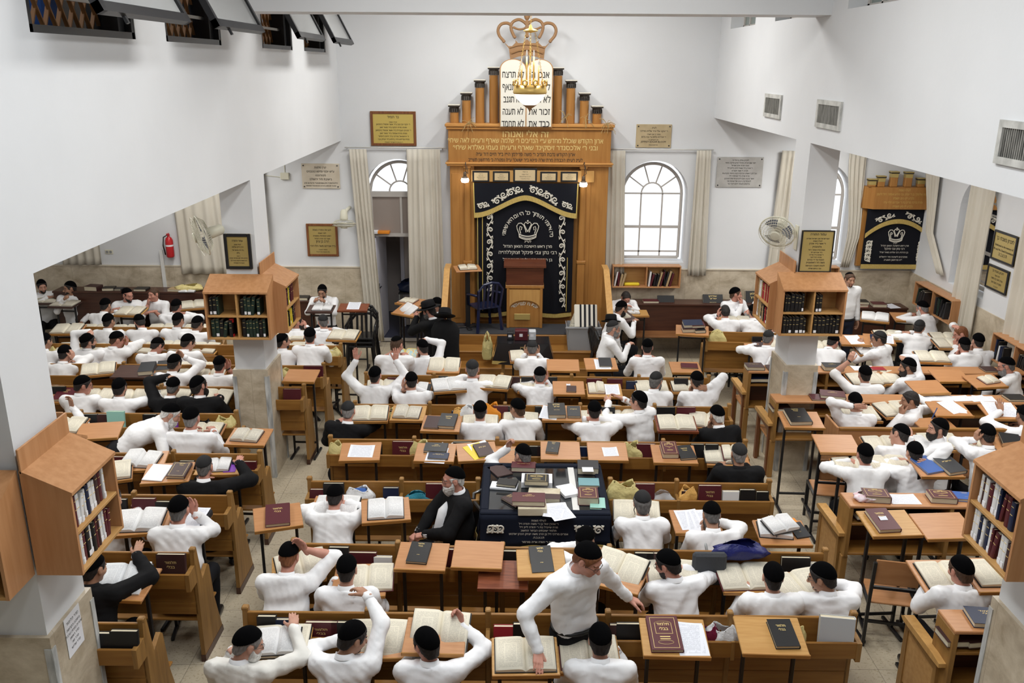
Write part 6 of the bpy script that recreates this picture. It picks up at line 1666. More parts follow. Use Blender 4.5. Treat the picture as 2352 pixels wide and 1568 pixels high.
# ---------------------------------------------------------------- desks and what lies on them
WOOD = dict(o=M_DESK, y=M_DESKY, r=M_DESKRED, b=M_DESKBRN)
OPENROW = {}
def D(px, py, rot=0, wood='o', items='o', row='M1', w=.44, d=.34, tilt=DTILT, z=DZ, look=None):
    nm = dict(o='orange beech', y='yellow beech', r='dark red walnut', b='dark brown')[wood]
    st = 'holding an open book' if items in ('o', 'ow', 'oO', 'om', 'ob', 'oi') else ('with nothing on it' if not items else 'with things lying on it')
    dy = 0.0
    for (hx, hy, hw_, fc) in MEN:
        if abs(fc) < 75 and abs(hx - px) < (72 if py > 1100 else 46) and -64 < hy - py < 16 and z == DZ:
            z = 1.0; dy = max(0.0, hw_[1] + .10 - at(px, py, z)[1]); break
    desk(px, py, rot, WOOD[wood], w, d, z, tilt, look or '%s desk %s' % (nm, st), ROWN[row], dy=dy)
    M = Matrix.Translation((0, dy, 0)) @ desk_M(px, py, rot, z, tilt)
    if isinstance(items, str):
        if items: items = [(items, 0, 0, 0)]
    for it in items or []: put(M, it, row)
def put(M, it, row, table=False):
    kind, dx, dy, br = it[:4]; k = it[4] if len(it) > 4 else {}
    zz = k.pop('z', 0.0005) if k else .0005; tl = k.pop('tilt', 0) if k else 0
    Q = M @ Matrix.Translation((dx, dy, zz)) @ Matrix.Rotation(math.radians(br), 4, 'Z') @ Matrix.Rotation(math.radians(tl), 4, 'X')
    R = ROWN[row]
    if kind[0] == 'o':
        pg, look, cov, ed = {'o': (M_PAGE, 'large open book with cream pages', 'black', None), 'ow': (M_PAGEW, 'open book with white pages', 'black', None), 'oO': (M_PAGEO, 'open book with an ornamented old title page', 'brown', None),
                         'om': (M_PAGE, 'open book with marbled red page edges', 'maroon', M_MARBLED), 'ob': (M_PAGEB, 'open book, bluish light painted on pages', 'black', None), 'oi': (M_PAGEI, 'open picture book with yellow bordered pages', 'navy', None)}[kind]
        o = open_book(Q, k.get('w', .205), k.get('h', .295), k.get('tl', .018), k.get('tr', .024), pg, cov, 'open_book', ed); later(o, k.get('look', look), 'open book', R, 'open book')
    elif kind[0] == 'c':
        _, col, tt = (kind.split(':') + [''])[:3]
        o = closed_book(Q, col, k.get('w', .205), k.get('h', .29), k.get('t', .035), tt or None, k.get('tm'), k.get('band'))
        later(o, k.get('look') or 'closed %s book%s' % (dict(maroon='maroon', brown='dark brown', navy='navy blue').get(col, col), ' with gold title' if tt else ''), 'closed book', R, 'closed book')
    elif kind == 'p':
        o = sheet(Q, k.get('w', .21), k.get('h', .28), k.get('m')); later(o, k.get('look', 'loose white printed sheet'), 'paper sheet', R, 'paper')
    elif kind == 'pb':
        m = MB(); m.bbox(-k['w'] / 2, -k['h'] / 2, 0, k['w'] / 2, k['h'] / 2, k['t'], .002); o = obj('paper_block', m, k.get('m', M_PAPER), None, Q); later(o, k.get('look', 'thick white paper block'), 'paper block', R, 'paper')
def illustrated():
    m, n, L, b = node_mat('illustrated_page'); b.inputs['Roughness'].default_value = .7
    uv = n.new('ShaderNodeUVMap'); s = n.new('ShaderNodeSeparateXYZ'); L.new(uv.outputs[0], s.inputs[0])
    f = lambda op, a, b_=None: math_node(n, L, op, a, b_)
    e = f('MAXIMUM', f('ABSOLUTE', f('SUBTRACT', s.outputs[0], .5)), f('ABSOLUTE', f('SUBTRACT', s.outputs[1], .5)))
    ins = f('LESS_THAN', e, .40)
    t = n.new('ShaderNodeTexNoise'); t.inputs['Scale'].default_value = 6; L.new(uv.outputs[0], t.inputs['Vector'])
    r = n.new('ShaderNodeValToRGB'); r.color_ramp.interpolation = 'CONSTANT'; r.color_ramp.elements[0].color = (.42, .62, .68, 1); r.color_ramp.elements[1].position = .5; r.color_ramp.elements[1].color = (.80, .70, .42, 1); k = r.color_ramp.elements.new(.62); k.color = (.75, .48, .16, 1)
    L.new(t.outputs['Fac'], r.inputs[0]); mx = n.new('ShaderNodeMix'); mx.data_type = 'RGBA'; mx.inputs[6].default_value = (.80, .66, .25, 1); L.new(ins, mx.inputs[0]); L.new(r.outputs[0], mx.inputs[7]); L.new(mx.outputs[2], b.inputs['Base Color']); return m
M_PAGEI = illustrated()
GT = dict(band='plain')
# bottom row (at the nearest pew)
D(642, 1478, 4, 'y', [('o', .01, .01, 0, dict(w=.20)), ('ow', .0, -.015, 2, dict(w=.15, h=.25, z=.034, look='small white book on a larger one'))], 'M1')
D(868, 1470, 3, 'o', [('o', 0, .01, -3, dict(tilt=14))], 'M1')
D(1000, 1458, -2, 'o', [('o', .03, .03, -4, dict(tilt=24, tl=.03))], 'M1')
D(1206, 1505, 2, 'y', 'o', 'M1', w=.46)
D(1352, 1500, 2, 'y', [('om', 0, .0, 0)], 'M1')
D(1548, 1462, -2, 'y', [('p', .10, .0, -5), ('p', .12, -.03, 2), ('c:maroon:talmud', -.07, .01, 2, dict(w=.225, h=.325, t=.03, band='ornate', look='large closed maroon book with tooled gold frame'))], 'M1', w=.47, d=.36)
D(1770, 1458, -2, 'y', [('c:black:talmud', .085, -.0, 3, dict(w=.17, h=.26, t=.03))], 'M1', w=.47, d=.36, look='worn yellow board reading desk with one black book')
# second pew
D(683, 1312, 14, 'y', [('o', .02, .03, 8)], 'M2')
D(828, 1330, 2, 'o', [('om', .06, .0, 3, dict(h=.30))], 'M2', d=.38)
D(970, 1276, -3, 'o', [('c:black:talmud_small', -.03, .02, -3, dict(w=.17, h=.25, t=.025))], 'M2', w=.42)
D(1098, 1272, -3, 'o', None, 'M2', w=.42)
D(1156, 1318, -1, 'r', None, 'M2', w=.41, z=1.02)
D(1243, 1292, 2, 'y', [('c:black:talmud_small', .0, .02, 4, dict(w=.18, h=.27, t=.03, tilt=10))], 'M2', w=.40)
D(1418, 1318, -24, 'o', [('o', 0, .04, -8, dict(tilt=22, h=.32))], 'M2')
D(1545, 1318, -4, 'o', [('om', .0, .0, 0)], 'M2')
D(1712, 1326, 1, 'y', [('om', 0, .0, 2, dict(w=.225, h=.30))], 'M2')
D(1836, 1345, 8, 'o', [('om', .0, -.0, 10)], 'M2')
# third pew and beside the velvet table
D(638, 1186, 18, 'o', [('c:maroon:talmud', 0, .0, -4, dict(w=.21, h=.29))], 'M3', w=.42, look='desk in the aisle with maroon book')
D(768, 1166, -2, 'o', [('ow', .02, 0, 0)], 'M3')
D(886, 1170, 10, 'o', [('ow', 0, .0, -2, dict(w=.16, h=.28, tr=.03))], 'M3')
D(1462, 1176, -3, 'o', [('o', 0, .0, -2, dict(w=.215, h=.30))], 'M3')
D(1598, 1196, 2, 'o', [('p', -.06, .02, 6), ('p', .02, -.0, -3), ('p', .07, .02, 3)], 'M3')
D(1796, 1222, 0, 'o', [('ow', -.06, .02, -6, dict(w=.14, h=.21, tl=.035, tr=.035)), ('ow', -.02, .02, 18, dict(w=.13, h=.20, tl=.03, tr=.03, z=.06)), ('c:charcoal:talmud_small', .15, .02, 12, dict(w=.13, h=.20, t=.014)), ('c:orange', .12, .08, 14, dict(w=.13, h=.20, t=.006, look='orange envelope'))], 'M3', look='desk with a pile of books')
# fourth pew
D(828, 1036, 4, 'o', [('p', .01, .0, -4, dict(w=.26, h=.22))], 'M4', w=.42)
D(1000, 1038, -2, 'o', [('p', .02, -.06, -4), ('c:charcoal:pnei', 0, .055, -2, dict(w=.24, h=.16, t=.03)), ('c:navy:chidushei', .04, -.085, -3, dict(w=.21, h=.11, t=.02))], 'M4', w=.42)
D(1095, 1036, 8, 'o', [('p', .05, .03, 18), ('c:yellow', -.0, .0, 24, dict(w=.2, h=.27, t=.004, look='flat yellow folder')), ('c:brown:chok', .07, .0, 12, dict(w=.17, h=.23, t=.02, z=.006))], 'M4', w=.42)
D(1165, 1044, 0, 'o', None, 'M4', w=.40)
D(1287, 1034, -1, 'o', [('c:black:talmud_small', -.08, .03, -8, dict(w=.13, h=.20, t=.025))], 'M4', w=.42)
D(1395, 1036, -1, 'o', [('p', .03, -.01, 5, dict(w=.16, h=.16, look='crumpled white paper scrap'))], 'M4', w=.42)
D(1548, 1042, -2, 'o', [('c:maroon:mefarshim', -.05, .03, 2, dict(w=.17, h=.24, t=.06, band='medal')), ('c:black:talmud', .12, .01, 10, dict(w=.17, h=.24, t=.025))], 'M4', w=.46)
D(1668, 1048, -2, 'o', [('o', -.03, .01, -2), ('om', .06, .01, -3, dict(w=.10, h=.25, z=.034, look='small red edged book on another'))], 'M4', w=.46)
# fifth pew
D(850, 950, 3, 'o', 'o', 'M5')
D(938, 948, -1, 'y', [('oO', -.01, .0, -3, dict(w=.15, h=.25, tl=.03, tr=.012))], 'M5', w=.40)
D(1014, 972, -3, 'o', [('c:brown', -.10, .0, -3, dict(w=.17, h=.25, t=.02)), ('c:charcoal:talmud', .07, .02, -3, dict(w=.19, h=.27, t=.04))], 'M5')
D(1103, 972, 0, 'y', 'o', 'M5')
D(1196, 966, -2, 'o', 'o', 'M5')
D(1290, 948, -1, 'o', [('c:black:shulchan', -.06, .01, 2, dict(w=.20, h=.27, t=.05)), ('c:charcoal:rashba', .14, .0, 0, dict(w=.15, h=.23, t=.03)), ('p', -.14, .0, -12)], 'M5', w=.46)
D(1368, 962, -2, 'o', 'o', 'M5')
D(1428, 956, -18, 'o', 'o', 'M5')
D(1553, 972, -1, 'r', 'om', 'M5', w=.46)
D(1622, 966, -14, 'o', 'om', 'M5', w=.42)
# sixth pew
D(880, 888, 6, 'o', 'o', 'M6', w=.42)
D(954, 892, -2, 'o', [('ow', .02, .0, 0, dict(w=.14, h=.24)), ('c:charcoal', .15, .0, 0, dict(w=.10, h=.2, t=.02))], 'M6', w=.42)
D(1030, 884, 12, 'y', 'ow', 'M6', w=.42)
D(1135, 878, -10, 'o', 'o', 'M6', w=.42)
D(1225, 890, 0, 'o', 'o', 'M6', w=.42)
D(1306, 890, 0, 'o', [('c:brown', .03, -.05, -4, dict(w=.12, h=.14, t=.02, look='small brown prayer book')), ('p', .0, .06, 0, dict(w=.05, h=.06, look='small white slip of paper'))], 'M6', w=.40)
D(1388, 896, 0, 'y', [('om', -.10, .03, 0, dict(w=.10, h=.24, tr=.04)), ('p', .10, .02, 0, dict(w=.18, h=.25))], 'M6', w=.44)
D(1497, 890, 0, 'o', 'o', 'M6')
D(1578, 886, 0, 'o', 'o', 'M6')
# before the steps
D(930, 815, 0, 'o', 'oi', 'M7')
D(1020, 842, -2, 'o', [('o', 0, .02, 0, dict(tilt=12))], 'M7')
D(1205, 818, 4, 'o', [('om', 0, .0, 0)], 'M7')
D(1293, 838, -1, 'o', None, 'M7')
D(1380, 835, 2, 'o', [('p', .02, -.02, 0), ('c:charcoal', .06, .02, -2, dict(w=.17, h=.24, t=.02))], 'M7')
D(1574, 843, 0, 'o', [('c:maroon', .06, .02, -4, dict(w=.24, h=.14, t=.02))], 'M7', z=.80, look='low desk with flat maroon book')
# left block
D(286, 1338, -4, 'o', [('ob', -.03, .02, 4, dict(tilt=10, w=.20, h=.32, tr=.045))], 'L2', w=.46, d=.38)
D(330, 1198, 10, 'o', [('ow', -.04, .01, -4, dict(tr=.035))], 'L3')
D(412, 1205, 0, 'o', [('o', -.06, .0, -6), ('c:charcoal', .16, .02, -4, dict(w=.18, h=.27, t=.06, look='thick dark ring binder with papers')), ('p', .13, .03, -6, dict(z=.066))], 'L3', w=.5)
D(250, 1085, 20, 'o', 'o', 'L4')
D(332, 1058, 8, 'o', [('ow', -.03, .01, -10, dict(w=.17, h=.26, tl=.05, tr=.03))], 'L4', w=.42)
D(386, 1085, 8, 'o', [('pb', -.10, .0, -12, dict(w=.20, h=.27, t=.012, look='white writing pad')), ('c:brown:talmud_small', .11, .0, -8, dict(w=.18, h=.24, t=.035, band='plain'))], 'L4', w=.46)
D(505, 1068, 2, 'y', [('ow', -.02, -.01, 4, dict(w=.13, h=.22)), ('c:purple', .12, -.05, 4, dict(w=.12, h=.16, t=.004, look='bright purple card under a hand'))], 'L4', w=.46)
D(148, 978, 0, 'o', 'o', 'L5')
D(228, 988, 10, 'o', None, 'L5', w=.46)
D(466, 990, 0, 'o', 'o', 'L5', w=.46)
D(572, 1002, -3, 'o', [('oO', -.02, .0, -4, dict(w=.15, h=.22, tl=.03))], 'L5', w=.44)
D(150, 908, 2, 'o', [('c:maroon:talmud', .0, .0, 4, dict(w=.22, h=.29))], 'L6')
D(226, 908, 4, 'o', 'o', 'L6')
D(312, 906, 4, 'o', [('o', -.03, 0, 8)], 'L6')
D(400, 908, 0, 'y', 'o', 'L6')
D(488, 914, -2, 'y', [('o', .03, 0, -4, dict(tilt=10))], 'L6')
D(226, 848, 20, 'o', 'o', 'L7')
D(308, 852, 0, 'b', [('c:charcoal', .17, .02, 10, dict(w=.19, h=.27, t=.06, look='thick black book lying shut'))], 'L7', w=.5)
D(372, 850, 0, 'o', [('c:charcoal', .02, .04, 10, dict(w=.19, h=.27, t=.06, look='thick black book lying shut'))], 'L7')
D(440, 850, -2, 'o', [('o', 0, 0, -4, dict(tilt=10))], 'L7')
D(486, 850, -2, 'o', [('o', 0, 0, 4, dict(tilt=10))], 'L7')
D(692, 862, -2, 'o', None, 'L7', w=.42)
for x, y, r, row in ((165, 800, 2, 'L8'), (238, 802, 2, 'L8'), (325, 800, -6, 'L8'), (392, 796, 0, 'L8'), (468, 800, -6, 'L8'), (668, 800, 8, 'L8'), (742, 806, 30, 'L8'),
                     (155, 756, 4, 'L9'), (215, 757, -3, 'L9'), (285, 758, -2, 'L9'), (372, 756, 3, 'L9'), (450, 757, -4, 'L9'), (668, 772, 6, 'L9'), (790, 770, -5, 'L9'), (300, 715, -4, 'LR'), (445, 700, 20, 'LR')):
    D(x, y, r, 'o' if x % 2 else 'y', 'o', row, w=.46)
for x, y, r, items in ((108, 690, 0, 'o'), (150, 698, -4, 'o'), (330, 694, 0, [('ow', .1, 0, 0, dict(w=.11, h=.15))]), (295, 692, 6, None)): D(x, y, r, 'b', items, 'LR', tilt=.05, z=.98)
D(737, 708, 0, 'b', [('ow', .03, 0, 0, dict(w=.16, h=.22))], 'LR', tilt=.1)
# right block
D(1840, 963, -2, 'o', [('c:black:talmud_small', -.04, .02, 4, dict(w=.25, h=.30, t=.05))], 'R1', w=.46, d=.36, z=1.12, look='tall desk with thick black book')
D(1921, 1018, -2, 'o', None, 'R1', w=.44, d=.36, look='empty orange reading desk right of the pillar')
D(2042, 1200, 4, 'y', [('c:maroon:talmud', -.06, .01, 2, dict(w=.20, h=.30, t=.04)), ('p', -.06, .01, 2, dict(w=.07, h=.05, z=.043, look='small white card on a maroon book'))], 'R1', w=.46, d=.36)
D(2168, 1206, 4, 'o', None, 'R1', w=.48, d=.36)
D(2172, 1322, 2, 'o', 'o', 'R0', w=.50, d=.40)
D(2290, 1318, 2, 'o', 'o', 'R0', w=.50, d=.40)
for x, y, r, it, row in ((1985, 1096, 4, 'o', 'R1'), (2062, 1092, 0, 'o', 'R1'), (2150, 1072, 0, [('c:blue', -.09, .02, 16, dict(w=.19, h=.28, t=.02)), ('c:charcoal:rashba', .13, .0, 14, dict(w=.2, h=.28, t=.04))], 'R1'), (2318, 1092, 0, 'ow', 'R1'),
                         (2030, 1022, 0, 'o', 'R2'), (2105, 1030, 14, 'ow', 'R2'), (2165, 1022, 0, 'o', 'R2'), (2260, 1036, -4, 'o', 'R2'), (2330, 1022, 0, [('c:maroon', 0, .0, -8), ('c:black', -.04, .03, -14, dict(z=.036, w=.2, h=.22, t=.03))], 'R2'),
                         (1975, 952, 2, 'o', 'R2'), (2052, 940, 14, 'o', 'R2'), (2180, 938, 0, [('p', .05, .04, 20), ('p', .1, -.05, -6, dict(w=.15, h=.1))], 'R2'), (2150, 976, 10, None, 'R2'), (2302, 945, -2, [('p', 0, .05, -4, dict(w=.36, h=.33, look='large white printed spread'))], 'R2'),
                         (1985, 872, 4, 'o', 'R3'), (2042, 878, 12, 'o', 'R3'), (2130, 888, 6, None, 'R3'), (2182, 862, 2, None, 'R3'), (2262, 874, 8, [('om', .05, 0, 10, dict(w=.11, h=.17))], 'R3'),
                         (1905, 806, 0, 'o', 'R4'), (2002, 806, 4, 'ow', 'R4'), (2095, 810, -4, 'o', 'R4'), (2140, 820, -6, 'o', 'R4'), (2215, 812, 0, 'o', 'R4'),
                         (1962, 780, -6, [('p', .0, .0, 10)], 'R5'), (2020, 778, -10, [('c:navy', -.05, 0, -6, dict(w=.17, h=.22, t=.02)), ('p', .1, .0, -8)], 'R5'), (2172, 776, -4, 'o', 'R5'), (1697, 740, 0, 'o', 'R5'), (2010, 728, -22, 'ow', 'RR'), (2090, 733, -4, None, 'RR'), (1790, 792, 10, 'o', 'R5'),
                         (1712, 775, -2, None, 'R5'), (1748, 800, 0, [('c:brown', 0, 0, 0)], 'R5')):
    D(x, y, r, 'o', it, row)
D(1438, 750, 24, 'b', [('om', 0, .02, 0, dict(w=.13, h=.2))], 'M7'); D(1455, 718, 0, 'y', [('ow', 0, 0, 0, dict(w=.10, h=.15))], 'RR', w=.5, tilt=.05, z=.95); D(1590, 758, -10, 'o', [('c:brown', -.05, -.02, 10, dict(w=.22, h=.16, t=.06)), ('c:black', .10, .0, 14, dict(w=.16, h=.2, t=.05)), ('c:navy', .0, .05, 10, dict(w=.3, h=.2, t=.05, z=.062)), ('c:maroon', .08, .03, 12, dict(w=.2, h=.15, t=.04, z=.062, look='maroon book under a navy binder'))], 'RR', w=.5)
D(1712, 694, 0, 'b', None, 'RR', w=.6, tilt=.03, z=.95)

# ---------------------------------------------------------------- troughs: books and bags
def TB(key, spec, row=None):
    row = row or key[:2]
    for s in spec: trough_book(key, *s[:2], **{**dict(row=ROWN[row]), **(s[2] if len(s) > 2 else {})})
bk = dict(w=.21, h=.25)
TB('M1', [(640, 'navy', dict(h=.24)), (618, 'black', dict(w=.14)), (742, 'maroon', dict(w=.24, h=.22, ttl='talmud')), (785, 'black', dict(w=.12, h=.22)), (1160, 'red', dict(w=.18, h=.2)), (1205, 'black', dict(w=.16, h=.22)), (1445, 'black', dict(w=.20, h=.23)), (1415, 'brown', dict(w=.12, h=.22)), (1912, 'grey', dict(w=.25, h=.30, t=.05, rot=-8, look='large pale grey book with a dark emblem'))])
TB('M2', [(783, 'black', dict(w=.17)), (835, 'maroon', dict(w=.24, h=.22)), (884, 'white', dict(w=.15, h=.2, off=-.03)), (1030, 'maroon', dict(w=.2)), (1190, 'black', dict(w=.24, h=.26)), (1215, 'brown', dict(w=.14)), (1478, 'black', dict(w=.16)), (1500, 'brown', dict(w=.14)), (1822, 'black', dict(w=.24, h=.25)), (1864, 'white', dict(w=.17, h=.2))])
TB('M3', [(738, 'maroon', dict(w=.2, h=.2)), (770, 'black', dict(w=.2)), (900, 'navy', dict(w=.15, h=.22)), (1000, 'maroon', dict(w=.18)), (1025, 'red', dict(w=.14, h=.16))])
TB('M3R', [(1478, 'maroon', dict(w=.19, h=.27)), (1578, 'brown', dict(w=.14, h=.2)), (1627, 'maroon', dict(w=.22, h=.26, ttl='talmud')), (1675, 'white', dict(w=.16, h=.2)), (1713, 'black', dict(w=.15, h=.22)), (1747, 'black', dict(w=.12, h=.2))], 'M3')
TB('M4', [(868, 'black', dict(w=.12, h=.22)), (926, 'maroon', dict(w=.23, h=.26, ttl='talmud')), (1063, 'black', dict(w=.2, h=.26)), (1232, 'black', dict(w=.16, h=.22)), (1246, 'brown', dict(w=.12, h=.22)), (1342, 'navy', dict(w=.16, h=.22)), (1482, 'maroon', dict(w=.2, h=.26)), (1600, 'black', dict(w=.14)), (1630, 'black', dict(w=.14))])
TB('M5', [(905, 'brown', dict(w=.2, h=.2)), (1058, 'navy', dict(w=.2, h=.2)), (1148, 'maroon', dict(w=.18, h=.27)), (1168, 'black', dict(w=.16)), (1248, 'black', dict(w=.2)), (1526, 'black', dict(w=.22, h=.27)), (1571, 'maroon', dict(w=.22, h=.27)), (1395, 'black', dict(w=.16))])
TB('M6', [(911, 'maroon', dict(w=.22, h=.24)), (945, 'maroon', dict(w=.14)), (1212, 'black', dict(w=.18)), (1262, 'black', dict(w=.18)), (1362, 'maroon', dict(w=.2, h=.25)), (1412, 'maroon', dict(w=.2, h=.25)), (1450, 'navy', dict(w=.14, h=.22)), (1562, 'black', dict(w=.18)), (1180, 'brown', dict(w=.14)), (1018, 'black', dict(w=.12))])
TB('L1', [(296, 'black', dict(w=.2, h=.24)), (245, 'black', dict(w=.2, h=.22))]); TB('L2', [(402, 'brown', dict(w=.24, h=.28, ttl='talmud'))])
TB('L3', [(340, 'maroon', dict(w=.22, h=.25)), (276, 'black', dict(w=.2, h=.24)), (382, 'black', dict(w=.16, h=.22))]); TB('L4', [(575, 'maroon', dict(w=.18, h=.2)), (436, 'black', dict(w=.16, h=.2)), (275, 'maroon', dict(w=.2, h=.24)), (552, 'navy', dict(w=.12, h=.2))])
TB('L5', [(212, 'black', dict(w=.2)), (248, 'brown', dict(w=.16)), (275, 'mint', dict(w=.2, h=.3, look='pale green folder sticking up')), (400, 'purple', dict(w=.14, h=.16)), (350, 'black', dict(w=.16))]); TB('L6', [(357, 'grey', dict(w=.18, h=.22)), (674, 'maroon', dict(w=.22, h=.25)), (140, 'black', dict(w=.2))])
TB('L7', [(722, 'maroon', dict(w=.26, h=.27)), (250, 'black', dict(w=.2))]); TB('R5', [(1740, 'black', dict(w=.2, h=.2))], 'R5')
def TBag(key, px, w, d, h, m, look, row=None, seed=0, handles=False, z=.84):
    o = bag(trough(key, px, z=z), w, d, h, m, seed, handles); later(o, look, 'bag', ROWN[row or key[:2]], 'bag'); return o
TBag('M1', 1622, .16, .10, .20, mat('maroon_bag', (.16, .01, .04), .3, bump=(20, .6, .02)), 'crumpled maroon plastic bag', seed=1, handles=False)
TBag('M1', 1655, .22, .12, .20, M_WHTBAG, 'white plastic bag standing open in the trough', seed=2)
TBag('M1', 1825, .16, .10, .20, M_YELBAG, 'pale yellow printed bag in the trough', seed=3, handles=False)
m = MB(); m.lathe([(.04, 0), (.04, .21), (.03, .21), (.03, .05)], 18); o = obj('paper_cup_stack', m.mesh('paper_cup_stack', True), M_PAPER, None, trough('M1', 1695)); tag(o, 'white paper roll standing in the nearest middle trough', 'paper roll')
o = bag(TRS((0, 0, 0)), .40, .16, .12, mat('navy_blue_bag', (.012, .016, .12), .35, bump=(16, .6, .02)), 5, False); p = at(1698, 1275, 1.09); o.matrix_world = Matrix.Translation((p[0], p[1] - .0, 1.085)); tag(o, 'crumpled royal blue bag lying on the second middle pew back', 'bag')
m = MB(); m.bbox(-.14, -.035, 0, .14, .035, .30, .03); p = at(1618, 1265, 1.08); o = obj('folded_jacket', m, mat('grey_quilted_cloth', (.05, .053, .06), .85, bump=(30, .5, .01)), None, Matrix.Translation((p[0], p[1] - .19, .88))); tag(o, 'dark grey quilted garment standing behind the second middle pew', 'garment')
TBag('M3', 827, .26, .12, .20, M_WHTBAG, 'white plastic bag with bright blue contents', seed=6, handles=False); TBag('M3', 960, .26, .10, .15, mat('teal_bag', (.03, .22, .30), .35, bump=(16, .6, .02)), 'teal and navy plastic bag', seed=7, handles=False)
M0_ = trough('M3', 827); m = MB(); m.bbox(-.08, -.03, .10, .08, .03, .20, .02); tag(obj('blue_pouch', m, M_BOOK['blue'], None, M0_), 'bright blue pouch inside the white bag in the third middle trough', 'pouch')
TBag('M3', 745, .20, .10, .16, MATS['maroon_bag'], 'dark maroon shiny bag', seed=8, handles=False)
TBag('M3R', 1430, .30, .13, .27, M_YELBAG, 'large pale yellow carrier bag with dark print', 'M3', seed=9); TBag('M3R', 1408, .18, .10, .24, M_YELBAG, 'crumpled pale yellow bag beside the velvet table', 'M3', seed=10, handles=False); TBag('M3R', 1522, .22, .12, .16, M_CLEARBAG, 'clear plastic bag hanging out of the trough', 'M3', seed=11, handles=False); TBag('M3R', 1578, .16, .1, .22, mat('orange_white_bag', (.75, .42, .12), .4, bump=(18, .6, .02)), 'orange and white snack bag', 'M3', seed=12, handles=False)
TBag('M4', 776, .16, .12, .22, M_YELBAG, 'small yellow plastic bag hanging at the pew end', seed=13); TBag('M4', 966, .22, .12, .24, M_YELBAG, 'yellow plastic bag between two desks', seed=14); TBag('M4', 1182, .28, .10, .20, mat('pale_cream_bag', (.62, .58, .42), .45, bump=(16, .5, .02)), 'flat cream bag behind a bowed head', seed=15, handles=False); TBag('M4', 1446, .22, .12, .25, M_YELBAG, 'yellow carrier bag behind an empty desk', seed=16); TBag('M4', 1318, .14, .1, .22, M_YELBAG, 'yellow bag peeping over the pew back', seed=17, handles=False); TBag('M4', 1030, .2, .1, .22, M_WHTBAG, 'white bag behind two dark books', seed=18, handles=False)
TBag('M5', 893, .20, .12, .20, M_YELBAG, 'yellow and orange plastic bag', seed=19); TBag('M5', 1052, .18, .12, .2, MATS['orange_white_bag'], 'orange bread bag', seed=20, handles=False); TBag('M5', 1130, .22, .12, .27, mat('bright_orange_bag', (.80, .30, .03), .4, bump=(16, .5, .02)), 'bright orange bag behind a seated man', seed=21, handles=False); TBag('M5', 1075, .2, .12, .24, M_WHTBAG, 'white plastic bag beside an orange one', seed=22, handles=False)
TBag('L5', 522, .22, .12, .22, M_YELBAG, 'yellow carrier bag before the pillar', seed=23); TBag('L5', 470, .2, .1, .18, M_BLKPL, 'black folded bag on the pew', seed=24, handles=False); TBag('L8', 764, .24, .14, .22, M_YELBAG, 'crumpled yellow bag by the aisle', seed=25); TBag('R5', 1645, .26, .10, .26, M_YELBAG, 'yellow carrier bag hung on the short bench', seed=26); TBag('L7', 655, .2, .12, .2, M_YELBAG, 'yellow bag seen beside the pillar', seed=27, handles=False); TBag('L8', 118, .2, .12, .2, M_YELBAG, 'yellow bag at the left pillar edge', seed=28, handles=False)
m = MB(); m.bbox(-.09, -.05, 0, .09, .05, .13, .03); o = obj('tissue_box', m, mat('navy_white_box', (.55, .57, .63), .5), None, trough('L6', 232)); tag(o, 'blue and white tissue box in the sixth left trough', 'tissue box')
m = MB(); m.bbox(-.10, -.05, 0, .10, .05, .10, .02); tag(obj('wipes_pack', m, M_BOOK['navy'], None, trough('L6', 205)), 'navy pack of wipes beside the tissue box', 'pack')
# ---------------------------------------------------------------- the velvet covered reading table
BZ = 1.11
c = [at(1110, 1064, BZ), at(1386, 1066, BZ), at(1394, 1182, BZ), at(1104, 1182, BZ)]
bx0, bx1 = (c[0][0] + c[3][0]) / 2, (c[1][0] + c[2][0]) / 2; by0, by1 = c[2][1], c[0][1]
bim = empty('reading_table', ((bx0 + bx1) / 2, (by0 + by1) / 2, 0)); hw, hd = (bx1 - bx0) / 2, (by1 - by0) / 2
m = MB(); m.bbox(-hw + .02, -hd + .02, .95, hw - .02, hd - .02, BZ - .02, .01)
obj('table_top', m, M_DARKWOOD, bim)
for sx in (-1, 1):
    for sy in (-1, 1): m = MB(); m.bbox(sx * (hw - .08) - .035, sy * (hd - .08) - .035, 0, sx * (hw - .08) + .035, sy * (hd - .08) + .035, .95, .006); obj('leg', m, M_DARKWOOD, bim)
e = .075; m = MB(); m.bbox(-hw, -hd, BZ - .02, hw, -hd + e, BZ + .012, .012).bbox(-hw, hd - e, BZ - .02, hw, hd, BZ + .012, .012).bbox(-hw, -hd + e, BZ - .02, -hw + e, hd - e, BZ + .012, .012).bbox(hw - e, -hd + e, BZ - .02, hw, hd - e, BZ + .012, .012); cl = obj('velvet_cover', m, M_NAVYVEL, bim)
gm = mat('dark_glass_top', (.015, .017, .020), .04, spec=.9); obj('glass_top', MB().bbox(-hw + e, -hd + e, BZ - .018, hw - e, hd - e, BZ - .004, .002), gm, bim)
sx_ = at(1318, 1130, BZ)[0] - (bx0 + bx1) / 2; obj('white_strip', MB().box(sx_ - .03, -hd + e, BZ - .004, sx_ + .03, hd - e, BZ - .001), M_WHITEMET, bim)  # flat white strip laid lengthwise on the glass top
zb = .80; N = 40
